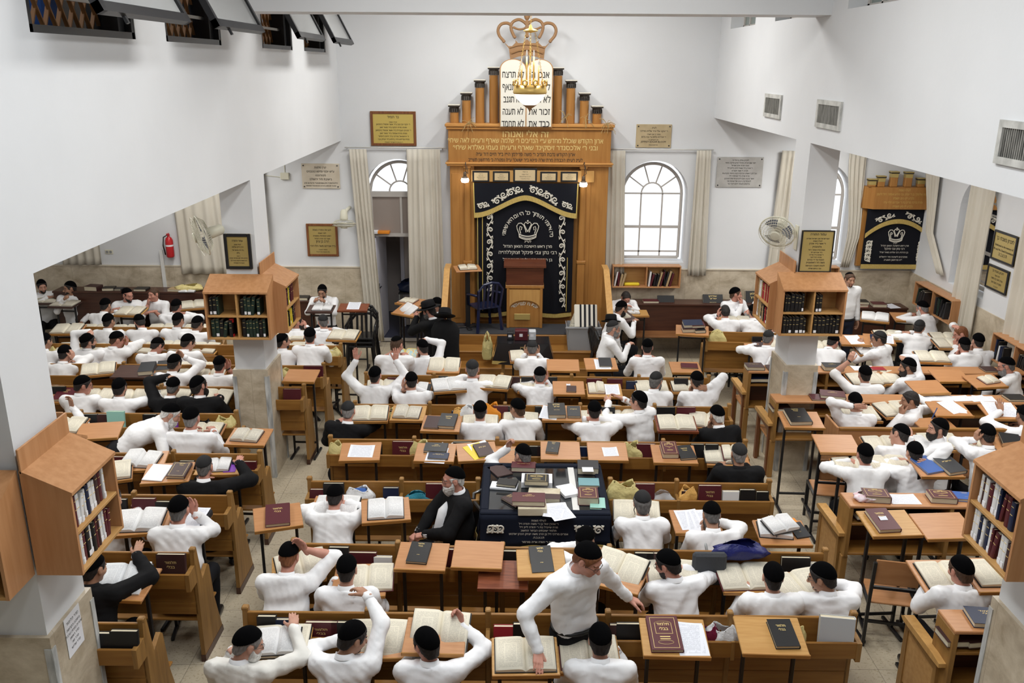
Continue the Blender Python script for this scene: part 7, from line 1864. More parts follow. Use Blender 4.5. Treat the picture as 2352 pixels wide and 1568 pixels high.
def drape(p0, p1, nrm):
    V = []; Fs = []; nv = 7
    for s in (0, 1):
        for j in range(nv):
            for i in range(N):
                u = i / (N - 1); t = j / (nv - 1); k = .006 + .035 * t * t + .012 * t * math.sin(17 * u + 2) ; q = p0 + (p1 - p0) * u
                V.append((q[0] + nrm[0] * (k - s * .008), q[1] + nrm[1] * (k - s * .008), BZ - .01 + (zb - BZ - .03 * math.sin(12 * u)) * t))
    n = N * nv
    for j in range(nv - 1):
        for i in range(N - 1): q = (j * N + i, j * N + i + 1, (j + 1) * N + i + 1, (j + 1) * N + i); Fs += [q, tuple(n + x for x in q[::-1])]
    for i in range(N - 1): Fs += [((nv - 1) * N + i, (nv - 1) * N + i + 1, n + (nv - 1) * N + i + 1, n + (nv - 1) * N + i), (i + 1, i, n + i, n + i + 1)]
    for j in range(nv - 1): Fs += [(j * N, (j + 1) * N, n + (j + 1) * N, n + j * N), ((j + 1) * N + N - 1, j * N + N - 1, n + j * N + N - 1, n + (j + 1) * N + N - 1)]
    return V, Fs, V[(nv - 1) * N:nv * N]
K = [np.array((-hw, -hd)), np.array((hw, -hd)), np.array((hw, hd)), np.array((-hw, hd))]
for i, nr in enumerate(((0, -1), (1, 0), (0, 1), (-1, 0))):
    V, Fs, low = drape(K[i], K[(i + 1) % 4], np.array(nr)); m = MB(); m.add(V, Fs); d = obj('drape', m.mesh('drape', True), M_NAVYVEL, cl)
    m = MB()
    for p, q in zip(low, low[1:]): a, b = np.array(p), np.array(q); n3 = np.array((nr[0], nr[1], 0)) * .005; m.add([a - n3, b - n3, b - n3 - (0, 0, .05), a - n3 - (0, 0, .05), a + n3, b + n3, b + n3 - (0, 0, .05), a + n3 - (0, 0, .05)], [(0, 1, 2, 3), (7, 6, 5, 4), (3, 2, 6, 7), (4, 5, 1, 0)])
    obj('gold_fringe', m, M_GOLDFR, cl)
tm = text_mesh([heb('לעילוי נשמת'), heb('ר׳ אהרן יואל בן ר׳ משה יהודה ז״ל'), heb('מרת שיינדל בת ר׳ יהודה לייב ז״ל'), heb('תלמיד ישיבתינו הבחור החשוב'), heb('אפרים מרדכי ז״ל בן הרב משה יצחק הכהן יאדנוש'), heb('ת.נ.צ.ב.ה.'), (' ', .3), heb('נדבת ר׳ יהודה אריה סורסור')], .027, 1.22, .002)
tm.v = [v + (-.06, 0, .955) for v in tm.v]
tm.v = [np.stack([v[:, 0], -hd - .024 - .035 * ((BZ - .01 - v[:, 2]) / (BZ - zb)).clip(0, 1) ** 2, v[:, 2]], 1) for v in tm.v]; obj('embroidered_lettering', tm, M_SILVER, cl)
m = MB()
for s in (-1, 1): scroll(m, (s * hw * .55 - .06, .98), (s * hw * .55 + s * .20, .98), 3, .035, .007, -hd - .04)
obj('silver_scrollwork', m, M_SILVER, cl)
tag(bim, 'long reading table with glass top under a dark embroidered velvet cover', 'table')
def B(px, py, kind, rot=0, z=0.0, **k): put(Matrix.Translation(at(px, py, BZ + z)) , (kind, 0, 0, rot, {'z': 0.0, **k}), 'B')
B(1148, 1082, 'c:brown', 28, w=.17, h=.24, t=.012, look='thin brown book with orange silhouettes'); B(1202, 1077, 'c:maroon:rashba', -3, w=.24, h=.14, t=.05); B(1233, 1110, 'pb', -2, .0, w=.30, h=.20, t=.06, look='thick stack of white papers'); B(1232, 1107, 'c:black:chok', -3, .062, w=.23, h=.16, t=.05, band='medal', look='blue book with gold cartouche')
B(1165, 1112, 'c:black', -12, .025, w=.19, h=.13, t=.03, look='black book with red oval ornament'); B(1158, 1118, 'pb', -8, w=.26, h=.14, t=.02, look='crumpled white papers under a black book')
o = MB(); o.tube([(0.06 * math.cos(q), .035 * math.sin(q), .0) for q in np.linspace(0, 2 * math.pi, 16, endpoint=False)], .02, 6, closed=True)
B(1183, 1150, 'c:brown:talmud_small', 40, w=.17, h=.22, t=.02); B(1222, 1172, 'pb', 1, w=.26, h=.2, t=.07, m=M_CREAM, look='worn tan bundle of pages'); B(1214, 1152, 'c:maroon:pnei', -2, .075, w=.30, h=.18, t=.05, look='large worn maroon book on the tan bundle')
B(1250, 1135, 'pb', -6, w=.30, h=.12, t=.04, m=M_CREAM, look='old cream books with ragged edges'); B(1262, 1150, 'c:brown', -4, w=.2, h=.1, t=.05); B(1305, 1130, 'pb', 22, w=.17, h=.22, t=.03, look='white notebook opened backwards'); B(1278, 1168, 'pb', 8, w=.2, h=.16, t=.02, look='bundle of letters'); B(1285, 1176, 'p', 20, .022, look='loose letter sheet at the table edge'); B(1272, 1178, 'p', -12, .024, w=.18, h=.16)
B(1350, 1080, 'c:charcoal', -3, w=.21, h=.2, t=.07, look='thick dark book with white cover label'); B(1352, 1112, 'c:teal', -2, w=.2, h=.16, t=.03); B(1350, 1148, 'c:maroon:mefarshim', -2, w=.19, h=.22, t=.08, band='medal'); B(1372, 1158, 'c:mint', -3, w=.14, h=.2, t=.02)
m = MB(); m.box(-.055, -.05, 0, .055, .05, .002); tag(obj('cover_label', m, M_PAPER, None, Matrix.Translation(at(1350, 1078, BZ + .0715))), 'white paper label on the thick dark book', 'label')

# ---------------------------------------------------------------- bookshelves round the pillars
def shelf_unit(M, w, depth, label, hole=False, books=None, tall_back=True, seed=0, pal=('black',), plate=False):
    """local: back on y=0, opening towards -y, x across"""
    t = empty('pillar_bookcase'); t.matrix_world = M
    z0, zf, zb, th, hw = 1.92, 2.48, 2.62, .022, w / 2
    prof = [(0, z0), (-depth, z0), (-depth, zf), (0, zb)]
    for s in (-1, 1):
        m = MB(); m.prism(prof, 0, s * hw - th / 2, s * hw + th / 2); o = obj('side_panel', m, M_SHELF, t)
    m = MB(); m.prism([(0, zb), (-depth - .012, zf - .006), (-depth - .012, zf + .016), (0, zb + .022)], 0, -hw - .012, hw + .012); obj('sloping_top', m, M_SHELF, t)
    m = MB(); m.bbox(-hw + th / 2, -depth, z0, hw - th / 2, -.012, z0 + th, .002); obj('bottom_shelf', m, M_SHELFIN, t)
    zm = (z0 + zf) / 2; m = MB(); m.bbox(-hw + th / 2, -depth + .004, zm - th / 2, hw - th / 2, -.012, zm + th / 2, .002); obj('middle_shelf', m, M_SHELFIN, t)
    div = w > .65
    if div: m = MB(); m.bbox(-th / 2, -depth + .004, z0 + th, th / 2, -.012, zm - th / 2, .002).bbox(-th / 2, -depth + .004, zm + th / 2, th / 2, -.012, zf, .002); obj('divider', m, M_SHELFIN, t)
    m = MB(); m.box(-hw, -.012, z0, hw, -.002, zb + (.0 if not tall_back else .0)); obj('back_panel', m, M_SHELFIN, t)
    if tall_back: m = MB(); m.bbox(-hw - .012, -.016, zb, hw + .012, -.002, zb + .16, .003); obj('upper_back_panel', m, M_SHELF, t)
    tag(t, label, 'bookcase', 'wooden bookcases round the pillars')
    r = random.Random(seed)
    cells = [(a, b, zz) for zz in (zm + th / 2, z0 + th) for a, b in (((-hw + th, -th), (th, hw - th)) if div else ((-hw + th, hw - th),))]
    for ci, (a, b, zz) in enumerate(cells):
        fill = (books or [1, 1, 1, 1])[ci]; x = a + .012; n = 0
        while x < a + (b - a) * fill - .03:
            tk = r.choice((.026, .032, .038, .044)); hh = r.uniform(.185, .225); col = r.choice(pal)
            lean = math.radians(r.choice((0, 0, 0, 0, 9, -7))) if n % 4 == 3 else 0
            Q = M @ Matrix.Translation((x + tk, -depth + .03 + .085 + r.uniform(0, .012), zz + .001 + hh / 2)) @ Matrix.Rotation(lean, 4, 'Y') @ Matrix.Rotation(math.pi / 2, 4, 'X') @ Matrix.Rotation(math.pi / 2, 4, 'Y') @ Matrix.Rotation(0, 4, 'Z')
            Q = M @ Matrix.Translation((x, -depth + .035 + .08 + r.uniform(0, .012), zz + .001 + hh / 2)) @ Matrix.Rotation(lean, 4, 'Y') @ Matrix(((0, 0, 1, 0), (-1, 0, 0, 0), (0, 1, 0, 0), (0, 0, 0, 1)))
            b_ = closed_book(Q, col, .165, hh, tk, None, None, None, 'shelf_book')
            # gold bands and shelf mark on the spine
            m = MB(); xs = .165 / 2 + .0045
            for zz2 in (.33, .05): m.box(xs - .001, hh * zz2 - .0018, tk * .2, xs + .0008, hh * zz2 + .0018, tk * .8)
            obj('spine_bands', m, M_GOLDTXT, b_)
            if col in ('green', 'black') and r.random() < .55 or col == 'white':
                m = MB(); m.box(xs - .001, -hh * .46, tk * .12, xs + .001, -hh * .30, tk * .88); obj('shelf_mark', m, M_PAPER, b_)
            later(b_, '%s book standing spine out' % col, 'shelf book', label.split(', ')[-1], 'book'); x += tk + .004 + (.02 if lean else 0); n += 1
    return t
def facing(x, y, rz): return Matrix.Translation((x, y, 0)) @ Matrix.Rotation(rz, 4, 'Z')
PI = math.pi
shelf_unit(facing(-3.205, 10.018, 0), .72, .29, 'beech bookcase facing us, left pillar front bookcase', books=[.42, .75, .8, .9], seed=1, pal=('black', 'green', 'green'), tall_back=False)
shelf_unit(facing(XL + .032, 10.33, PI / 2), .62, .29, 'beech bookcase turned to the aisle, left pillar side bookcase', books=[.8, .9], seed=2, pal=('black', 'yellow', 'green', 'maroon'))
shelf_unit(facing(XL + .032, 5.09, PI / 2), .58, .29, 'large near bookcase at the left edge, near left pillar bookcase', books=[.9, .95], seed=3, pal=('black', 'white', 'brown', 'maroon', 'white', 'navy'))
shelf_unit(facing(-3.27, 4.80, 0), .50, .29, 'bookcase with round holes in its side, left edge bookcase', books=[.4, .5], seed=4, pal=('grey', 'green', 'black'), tall_back=False)
shelf_unit(facing(-3.27, 5.382, PI), .52, .26, 'bookcase on the far face, near left pillar back bookcase', books=[.0, .0], seed=5)
shelf_unit(facing(3.575, 10.328, 0), .74, .29, 'beech bookcase facing us, right pillar front bookcase', books=[.80, .35, .97, .97], seed=6, pal=('black',), tall_back=False)
shelf_unit(facing(XR - .032, 10.63, -PI / 2), .62, .29, 'beech bookcase turned left, right pillar side bookcase', books=[.8, .95], seed=7, pal=('white', 'red', 'black', 'tan'))
shelf_unit(facing(XR - .032, 5.08, -PI / 2), .55, .29, 'large near bookcase at the right edge, near right pillar bookcase', books=[.9, .97], seed=8, pal=('white', 'maroon', 'navy', 'white', 'brown'))
shelf_unit(facing(3.70, 5.362, PI), .50, .26, 'bookcase on the far face, near right pillar back bookcase', books=[.0, .0], seed=9)
m = MB()
for y, z in ((4.60, 2.36), (4.60, 2.24)): pass
t = empty('notice_sheet'); k = MB(); k.box(-.105, -.002, -.15, .105, 0, .15); t.matrix_world = Matrix.Translation((XL + .033, 5.08, 1.30)) @ Matrix.Rotation(PI / 2, 4, 'Z'); obj('sheet', k, M_PAPER, t)
tm = text_mesh([(heb('סדר הלימוד'), 1.2), heb('בישיבה הקדושה'), heb('שחרית מנחה ערבית'), heb('סדר ראשון'), heb('סדר שני'), heb('סדר שלישי')], .028, 1.35, 0); obj('lettering', tm, M_BLKTXT, t, TRS((0, -.003, 0))); tag(t, 'white notice taped to the near left pillar cladding', 'notice')
# a red cylinder between the books of the left pillar
m = MB(); m.lathe([(.024, 0), (.024, .18), (.026, .18), (.026, .215), (.0, .215)], 16); o = empty('red_tube'); o.matrix_world = Matrix.Translation((-3.30, 9.80, 1.945)); obj('tube_body', m.mesh('tube_body', True), M_BLKPL, o); m = MB(); m.lathe([(.027, .17), (.027, .215), (.0, .216)], 16).lathe([(.0265, 0), (.0265, .03), (.02, .03)], 16); obj('red_cap', m, M_REDPL, o); tag(o, 'black tube with red caps among the left pillar books', 'tube')

# shelves in the window niches
def niche(M, w, label, seed, pal, n):
    t = empty('niche_bookshelf'); t.matrix_world = M; h = .40; d = .20
    m = MB(); m.bbox(-w / 2, -d, h - .02, w / 2, .0, h, .003); obj('top_board', m, M_SHELF, t); m = MB(); m.bbox(-w / 2, -d, 0, w / 2, 0, .02, .003); obj('bottom_board', m, M_SHELF, t)
    for x in (-w / 2, -.01, w / 2 - .02): m = MB(); m.bbox(x, -d, .02, x + .02, 0, h - .02, .002); obj('upright', m, M_SHELF, t)
    obj('back_panel', MB().box(-w / 2, -.01, .02, w / 2, -.002, h - .02), M_SHELFIN, t); tag(t, label, 'bookshelf', 'shelves under the windows')
    r = random.Random(seed)
    for s in (0, 1):
        x = -w / 2 + .04 if s == 0 else .03
        for k in range(n[s]):
            tk = r.choice((.024, .03, .036)); hh = r.uniform(.22, .30); col = r.choice(pal); lean = math.radians(r.choice((0, 6, 10, 14)))
            Q = M @ Matrix.Translation((x + .02, -d + .11, .022 + hh / 2)) @ Matrix.Rotation(lean, 4, 'Y') @ Matrix(((0, 0, 1, 0), (-1, 0, 0, 0), (0, 1, 0, 0), (0, 0, 0, 1)))
            b_ = closed_book(Q, col, .15, hh, tk, None, None, None, 'shelf_book'); later(b_, '%s book leaning' % col, 'niche book', label, 'book'); x += tk + .012
a = atY(1405, 605, YR); b = atY(1560, 605, YR)
niche(Matrix.Translation(((a[0] + b[0]) / 2, YR - .03, 1.20)), b[0] - a[0], 'orange shelf under window right of ark', 3, ('black', 'white', 'charcoal', 'tan', 'maroon'), (4, 10))
niche(Matrix.Translation((5.45, YR - .03, 1.20)), .75, 'orange shelf behind the right pillar', 4, ('black', 'maroon'), (3, 4))
niche(Matrix.Translation((-4.62, YR - .03, 1.02)), .62, 'orange shelf behind the left pillar', 5, ('black', 'charcoal', 'white'), (5, 6))
niche(Matrix.Translation((XSR - .03, 14.1, 1.08)) @ Matrix.Rotation(-PI / 2, 4, 'Z'), 1.35, 'shelf under the right side window', 6, ('black', 'green', 'charcoal'), (6, 9))
niche(Matrix.Translation((XSR - .03, 11.55, .95)) @ Matrix.Rotation(-PI / 2, 4, 'Z'), 1.2, 'shelf at the right edge', 7, ('black', 'navy', 'white'), (6, 6))
m = MB(); m.bbox(-.14, -.05, 0, .14, .05, .05, .02); p = atY(1458, 660, YR - .2); tag(obj('yellow_parcel', m, M_BOOK['yellow'], None, Matrix.Translation((p[0] - .05, YR - .12, 1.221))), 'bright yellow parcel in the shelf right of the ark', 'parcel')

# ---------------------------------------------------------------- benches with cubby backs on the right
def cubby(px0, px1, py, label, key, z=1.05, arm=True, seatd=.42):
    a = at(px0, py, z); b = at(px1, py, z); L = b[0] - a[0]; t = empty('cubby_bench', (a[0], a[1] - .0, 0)); d = .28
    m = MB(); m.bbox(-.02, -d, z - .03, L + .02, .0, z, .006); obj('top_board', m, M_DESK, t)
    obj('back_board', MB().box(0, -.02, .42, L, 0, z - .03), M_DARKWOOD, t)
    for zz in (z - .19, .54): m = MB(); m.bbox(.0, -d + .01, zz - .025, L, -.02, zz, .004); obj('cubby_shelf', m, M_OAKX, t)
    n = max(1, round(L / 1.1))
    for i in range(n + 1): x = L * i / n; m = MB(); m.bbox(x - .02, -d + .005, .50, x + .02, -.0, z - .03, .004); obj('upright', m, M_OAKEND, t)
    m = MB(); m.bbox(0, 0, .42, L, seatd, .45, .008); obj('seat', m, M_DESK, t)
    for x in ((0, L) if arm else ()):
        m = MB(); m.prism([(-.20, 0), (-.13, 0), (-.12, .60), (.33, .62), (.31, 0), (.38, 0), (.39, .68), (-.16, .70)], 0, x - .045, x - .005); o = obj('end_panel', m, M_OAKEND if key in ('R0', 'R1') else M_PLQWOOD, t)
        if key in ('R0', 'R1'): obj('end_infill', MB().box(x - .036, -.12, .14, x - .014, .33, .62), M_SHELFIN, o)
        m = MB(); m.prism([(-.24, .70), (-.10, .69), (.38, .68), (.42, .70), (.38, .73), (-.12, .745), (-.24, .735)], 0, x - .075, x + .01); obj('armrest', m, M_RAIL, t)
    for i in range(n + 1): x = L * i / n; m = MB(); m.bbox(x - .03, -d + .02, 0, x + .03, -d + .08, .50, .004).bbox(x - .03, .36, 0, x + .03, .42, .42, .004); obj('leg', m, M_OAKEND, t)
    tag(t, label, 'bench', 'benches with cubby backs on the right'); return a, L
RB = {}
for key, px0, px1, py, lab in (('R0', 2160, 2560, 1398, 'cubby backed bench with armrest at the lower right corner'), ('R1', 1934, 2600, 1130, 'cubby backed bench with armrest in the second right row'), ('R2', 1772, 2460, 903, 'long cubby backed bench running behind the right pillar, nearer one'), ('R3', 1712, 2400, 838, 'long cubby backed bench running behind the right pillar, farther one')): RB[key] = cubby(px0, px1, py, lab, key)
def on_cubby(key, px, item, row=None, dy=-.14, z=1.051):
    a, L = RB[key]; y = a[1] + dy
    xs = min(np.linspace(a[0], a[0] + L, 300), key=lambda x: abs(proj((x, y, z))[0] - px)); put(Matrix.Translation((xs, y, z)), item, row or key)
on_cubby('R1', 2010, ('c:maroon:mefarshim', 0, 0, -6, dict(w=.24, h=.18, t=.07, band='medal'))); on_cubby('R1', 2075, ('p', 0, 0, 0, dict(w=.28, h=.2))); on_cubby('R1', 2160, ('c:maroon:mefarshim', 0, 0, -6, dict(w=.24, h=.18, t=.06, band='medal'))); on_cubby('R1', 2220, ('c:blue:talmud_small', 0, .03, -8, dict(w=.2, h=.16, t=.03)))
on_cubby('R0', 2255, ('c:navy:talmud', .05, 0, -6, dict(w=.3, h=.22, t=.04)))
on_cubby('R3', 1732, ('c:brown:rashba', 0, 0, 0, dict(w=.24, h=.2, t=.05))); on_cubby('R3', 1780, ('c:brown', 0, 0, 0, dict(w=.22, h=.2, t=.02))); on_cubby('R3', 1912, ('c:black:pnei', 0, 0, -4, dict(w=.26, h=.2, t=.06))); on_cubby('R3', 1985, ('p', 0, .03, 0, dict(w=.3, h=.18))); on_cubby('R3', 2010, ('c:red', .03, -.02, -2, dict(w=.18, h=.13, t=.02))); on_cubby('R3', 2272, ('c:brown', 0, 0, 0, dict(w=.2, h=.2, t=.02)))
on_cubby('R2', 1910, ('c:maroon:pnei', 0, 0, -14, dict(w=.3, h=.22, t=.04, z=.02))); on_cubby('R2', 1880, ('c:maroon', 0, -.02, -4, dict(w=.22, h=.2, t=.02))); 
for x, r in ((2130, 10), (2160, -4), (2205, 6), (2245, 12), (2260, -8)): on_cubby('R2', x, ('p', 0, 0, r, dict(w=.25, h=.18)))
on_cubby('R2', 2330, ('c:black', 0, 0, 0, dict(w=.24, h=.2, t=.03)))
rr = random.Random(11)
for key, px in (('R3', 1735), ('R3', 1752), ('R3', 1775), ('R2', 1790), ('R1', 1985), ('R1', 2040), ('R1', 2110), ('R0', 2195), ('R0', 2240)):
    on_cubby(key, px, ('c:' + rr.choice(('black', 'navy', 'brown')), 0, 0, rr.uniform(-8, 8), dict(w=.24, h=.2, t=.05, look='dark book lying in a cubby')), z=.887, dy=-.15)
M_TISSUE = mat('tissue_pack', (.70, .45, .5), .4, noise=(18, (.85, .82, .86), (1, 1, 1), 3)); a, L = RB['R1']; o = bag(Matrix.Translation((a[0] + .16, a[1] - .14, 1.051)), .18, .16, .06, M_TISSUE, 31, False, 'tissue_pack'); tag(o, 'pink and white tissue pack on the second right bench', 'tissue pack')
# plain bench back, metal frame chairs
a = at(1928, 985, 1.05); b = at(2420, 988, 1.05); t = empty('bench', (a[0], a[1], 0)); L = b[0] - a[0]; m = MB(); m.bbox(0, 0, .55, L, .03, 1.05, .006); obj('back_board', m, M_DESK, t); m = MB(); m.bbox(0, -.01, 1.03, L, .04, 1.065, .006); obj('top_rail', m, M_OAKX, t); m = MB(); m.bbox(0, .03, .42, L, .44, .45, .006); obj('seat', m, M_DESK, t)
for x in (.03, L / 2, L - .03): m = MB(); m.bbox(x - .02, 0, 0, x + .02, .04, .55, .003).bbox(x - .02, .38, 0, x + .02, .42, .42, .003); obj('leg', m, M_BLKMET, t)
m = MB(); m.bbox(-.03, 0, .40, .0, .40, 1.07, .005); obj('end_panel', m, M_SHELF, t); tag(t, 'plain beech bench between the second and third right rows', 'bench')
def chair(p, rz, label, wood=M_DESK):
    t = empty('school_chair', p, rz); m = MB(); m.bbox(-.19, -.18, .44, .19, .20, .46, .006); obj('seat', m, wood, t); m = MB(); m.bbox(-.19, -.215, .66, .19, -.20, .90, .006); obj('backrest', m, wood, t)
    for s in (-1, 1):
        m = MB(); m.bar((s * .20, -.19, .0), (s * .20, -.19, .46), .028); m.bar((s * .20, -.19, .46), (s * .20, -.225, .88), .028); obj('rear_leg', m, M_BLKMET, t); m = MB(); m.bar((s * .20, .19, 0), (s * .20, .19, .45), .028); obj('leg', m, M_BLKMET, t); m = MB(); m.bar((s * .20, -.19, .14), (s * .20, .19, .14), .025).bar((s * .2, -.19, .44), (s * .2, .19, .44), .025); obj('side_rail', m, M_BLKMET, t)
    m = MB(); m.bar((-.2, .0, .14), (.2, 0, .14), .025).bar((-.2, -.20, .62), (.2, -.20, .62), .025); obj('cross_rail', m, M_BLKMET, t); tag(t, label, 'chair', 'wood and black metal chairs')
p = at(1905, 1122, .45); chair((p[0], p[1], 0), -.12, 'wood and metal chair right of the pillar, before an empty desk')
p = at(2040, 1362, .45); chair((p[0], p[1], 0), -.2, 'wood and metal chair in the lower right aisle')
p = at(1700, 820, .45); chair((p[0], p[1], 0), 0, 'wood and metal chair behind the farther cubby bench end')
# dark benches along the rear wall
def dark_bench(px0, px1, py, z, label, depth=.34, seat=False):
    a = at(px0, py, z); b = at(px1, py, z); L = b[0] - a[0]; t = empty('dark_bench_desk', (a[0], a[1], 0)); m = MB(); m.bbox(0, -.02, z - .035, L, depth, z, .006); obj('top_board', m, M_DARKWOOD, t); m = MB(); m.bbox(.01, 0, .42, L - .01, .03, z - .035, .004); obj('front_panel', m, M_DARKWOOD, t)
    if seat: m = MB(); m.bbox(0, -.36, .42, L, 0, .45, .006); obj('seat', m, mat('brown_bench_seat', (.25, .11, .04), .4, noise=(3, (.17, .07, .025), (.6, 6, 8), 4)), t)
    for x in (.05, L / 2, L - .05): m = MB(); m.bbox(x - .03, .0, 0, x + .03, .06, .42, .004).bbox(x - .03, depth - .08, 0, x + .03, depth - .02, z - .035, .004); obj('leg', m, M_DARKWOOD, t)
    tag(t, label, 'bench', 'dark brown benches along the rear wall'); return a, L
RB['RRa'] = dark_bench(1458, 1800, 697, .95, 'long dark brown bench desk right of the ark', seat=True); RB['RRb'] = dark_bench(1955, 2085, 706, .95, 'dark brown bench desk under the small ark'); RB['LRa'] = dark_bench(120, 480, 668, 1.16, 'dark brown bench desk along the left rear wall'); RB['LRb'] = dark_bench(664, 715, 690, .95, 'short dark bench left of the rear reader')
for key, px, it in (('RRa', 1496, ('c:maroon', 0, .1, 0, dict(w=.28, h=.16, t=.04))), ('RRa', 1640, ('c:black:shulchan', 0, .14, 0, dict(w=.36, h=.26, t=.05, tilt=55))), ('RRa', 1733, ('c:black:shulchan', 0, .18, 0, dict(w=.27, h=.38, t=.06, tilt=70))), ('RRa', 1532, ('c:black', 0, .14, 0, dict(w=.30, h=.22, t=.03, tilt=60))),
                    ('RRb', 1980, ('c:red', 0, .1, 0, dict(w=.22, h=.2, t=.05))), ('RRb', 1982, ('c:black', 0, .1, -4, dict(w=.22, h=.2, t=.05, z=.052))), ('RRb', 2022, ('c:maroon', 0, .1, -4, dict(w=.24, h=.2, t=.06))), ('RRb', 2052, ('p', 0, .1, 12)),
                    ('LRa', 210, ('c:brown', 0, .1, -8, dict(w=.24, h=.2, t=.08))), ('LRa', 245, ('c:black', 0, .1, 8, dict(w=.2, h=.18, t=.05))), ('LRa', 262, ('c:charcoal', 0, .12, 0, dict(w=.2, h=.16, t=.03))), ('LRa', 320, ('c:black', 0, .1, 0, dict(w=.22, h=.2, t=.04))), ('LRa', 400, ('c:tan', 0, .1, -6, dict(w=.24, h=.2, t=.04))), ('LRa', 430, ('ow', 0, .05, 0, dict(w=.14, h=.2))), ('LRb', 690, ('c:black', 0, .1, 0, dict(w=.26, h=.2, t=.05)))):
    on_cubby(key, px, it, row=key[:2], dy=0.0, z=.951 if key != 'LRa' else 1.161)
o = bag(Matrix.Translation((RB['LRa'][0][0] + RB['LRa'][1] - .35, RB['LRa'][0][1] + .12, 1.162)), .42, .2, .10, M_YELBAG, 41, False); tag(o, 'crumpled yellow bag lying on the left rear bench', 'bag')
# small things seen through to the rear
t = empty('fire_extinguisher', atY(390, 570, YR - .09)); m = MB(); m.lathe([(.06, -.16), (.068, -.14), (.068, .14), (.05, .19), (.022, .21), (.022, .23)], 20); obj('cylinder', m.mesh('cylinder', True), M_REDPL, t); m = MB(); m.bbox(-.012, -.05, .23, .012, .03, .25, .003).bbox(-.010, -.08, .26, .010, .02, .275, .003).bbox(-.02, -.02, .22, .02, .02, .26); obj('valve_handle', m, M_REDPL, t); m = MB(); m.tube([(-.02, 0, .24), (-.09, -.01, .20), (-.11, -.01, .05), (-.09, 0, -.12)], .011, 8); obj('hose', m.mesh('hose', True), M_BLKPL, t); m = MB(); m.lathe([(.0688, .04), (.0688, .07)], 20); obj('white_band', m, M_PAPER, t); tag(t, 'red fire extinguisher hanging on the left rear wall', 'fire extinguisher')
t = empty('junction_box', atY(655, 404, YR)); m = MB(); m.bbox(-.075, -.05, -.06, .075, 0, .06, .008); obj('box_body', m, M_IVORY, t); m = MB(); m.tube([(-.075, -.01, -.02), (-.25, -.012, .0), (-.36, -.012, .01)], .006, 6).tube([(0, -.01, .06), (0, -.01, .30)], .006, 6); obj('cable', m, M_IVORY, t); tag(t, 'ivory junction box on the wall left of the stone plaque', 'junction box')
t = empty('wall_socket', atY(251, 578, YR)); m = MB(); m.bbox(-.07, -.015, -.04, .07, 0, .04, .004); obj('socket_plate', m, M_IVORY, t); m = MB(); m.lathe([(.024, 0), (.024, .006)], 14, (-.032, 0, 0)).lathe([(.024, 0), (.024, .006)], 14, (.032, 0, 0)); obj('socket', m, M_GREYMET, t, TRS((0, -.0155, 0), rx=PI / 2)); tag(t, 'double wall socket left of the fire extinguisher', 'socket')
# fans
def fan(M, label, r=.24, depth=.12):
    t = empty('wall_fan'); t.matrix_world = M; m = MB()
    for k in np.linspace(.25, 1, 6): m.tube([(r * k * math.cos(a), -depth / 2 - .03 * (1 - k * k), r * k * math.sin(a)) for a in np.linspace(0, 2 * PI, 32, endpoint=False)], .003, 4, closed=True)
    for a in np.linspace(0, 2 * PI, 44, endpoint=False):
        c, s = math.cos(a), math.sin(a); m.tube([(r * .18 * c, -depth / 2 - .03, r * .18 * s), (r * .7 * c, -depth / 2 - .016, r * .7 * s), (r * c, -.01, r * s), (r * .7 * c, depth / 2, r * .7 * s), (r * .25 * c, depth / 2 + .01, r * .25 * s)], .0022, 4)
    m.tube([(r * math.cos(a), -.01, r * math.sin(a)) for a in np.linspace(0, 2 * PI, 36, endpoint=False)], .009, 6, closed=True); obj('guard', m, M_IVORY, t)
    m = MB(); m.lathe([(.001, -.0), (.055, .005), (.06, .02), (.03, .03)], 20); obj('guard_cap', m, M_IVORY, t, TRS((0, -depth / 2 - .055, 0), rx=-PI / 2)); m = MB()
    for k in range(3):
        a0 = k * 2 * PI / 3; V = []
        for sgn in (0, 1):
            for u in np.linspace(0, 1, 6):
                for v in np.linspace(-.5, .5, 5): rr_ = .05 + (r * .82 - .05) * u; an = a0 + v * (.9 + .3 * u); V.append((rr_ * math.cos(an), .02 * v + .004 * sgn, rr_ * math.sin(an)))
        Fs = [];
        for i in range(5):
            for j in range(4): q = (i * 5 + j, i * 5 + j + 1, (i + 1) * 5 + j + 1, (i + 1) * 5 + j); Fs += [q, tuple(30 + x for x in q[::-1])]
        m.add(V, Fs)
    obj('blades', m, mat('smoky_fan_blades', (.16, .18, .24), .4), t); m = MB(); m.lathe([(.06, 0), (.07, .03), (.06, .16), (.03, .19)], 20); obj('motor', m.mesh('motor', True), M_IVORY, t, TRS((0, depth / 2 + .0, 0), rx=-PI / 2))
    tag(t, label, 'fan', 'wall fans'); return t
def fan_bracket(t, a, b):
    Mi = t.matrix_world.inverted(); m = MB(); m.tube([Mi @ Vector(a), Mi @ Vector((np.array(a) + np.array(b)) / 2 + (0, 0, .03)), Mi @ Vector(b)], .03, 8); obj('bracket', m.mesh('bracket', True), M_IVORY, t)
    m = MB(); bb = Mi @ Vector(b); 
p = atY(1786, 531, 10.30); t = fan(Matrix.Translation(p) @ Matrix.Rotation(-.55, 4, 'Z') @ Matrix.Rotation(.45, 4, 'X'), 'dusty ivory fan on the right pillar', .21); fan_bracket(t, p + (.10, .12, -.05), (3.43, 10.52, p[2] - .06)); 
m = MB(); m.bbox(-.012, -.06, -.16, 0, .06, .14, .006); tag(obj('fan_switch_board', m, M_IVORY, None, Matrix.Translation((XR - .001, 10.5, p[2] - .10))), 'ivory mounting board of the fan on the right pillar', 'fan board')
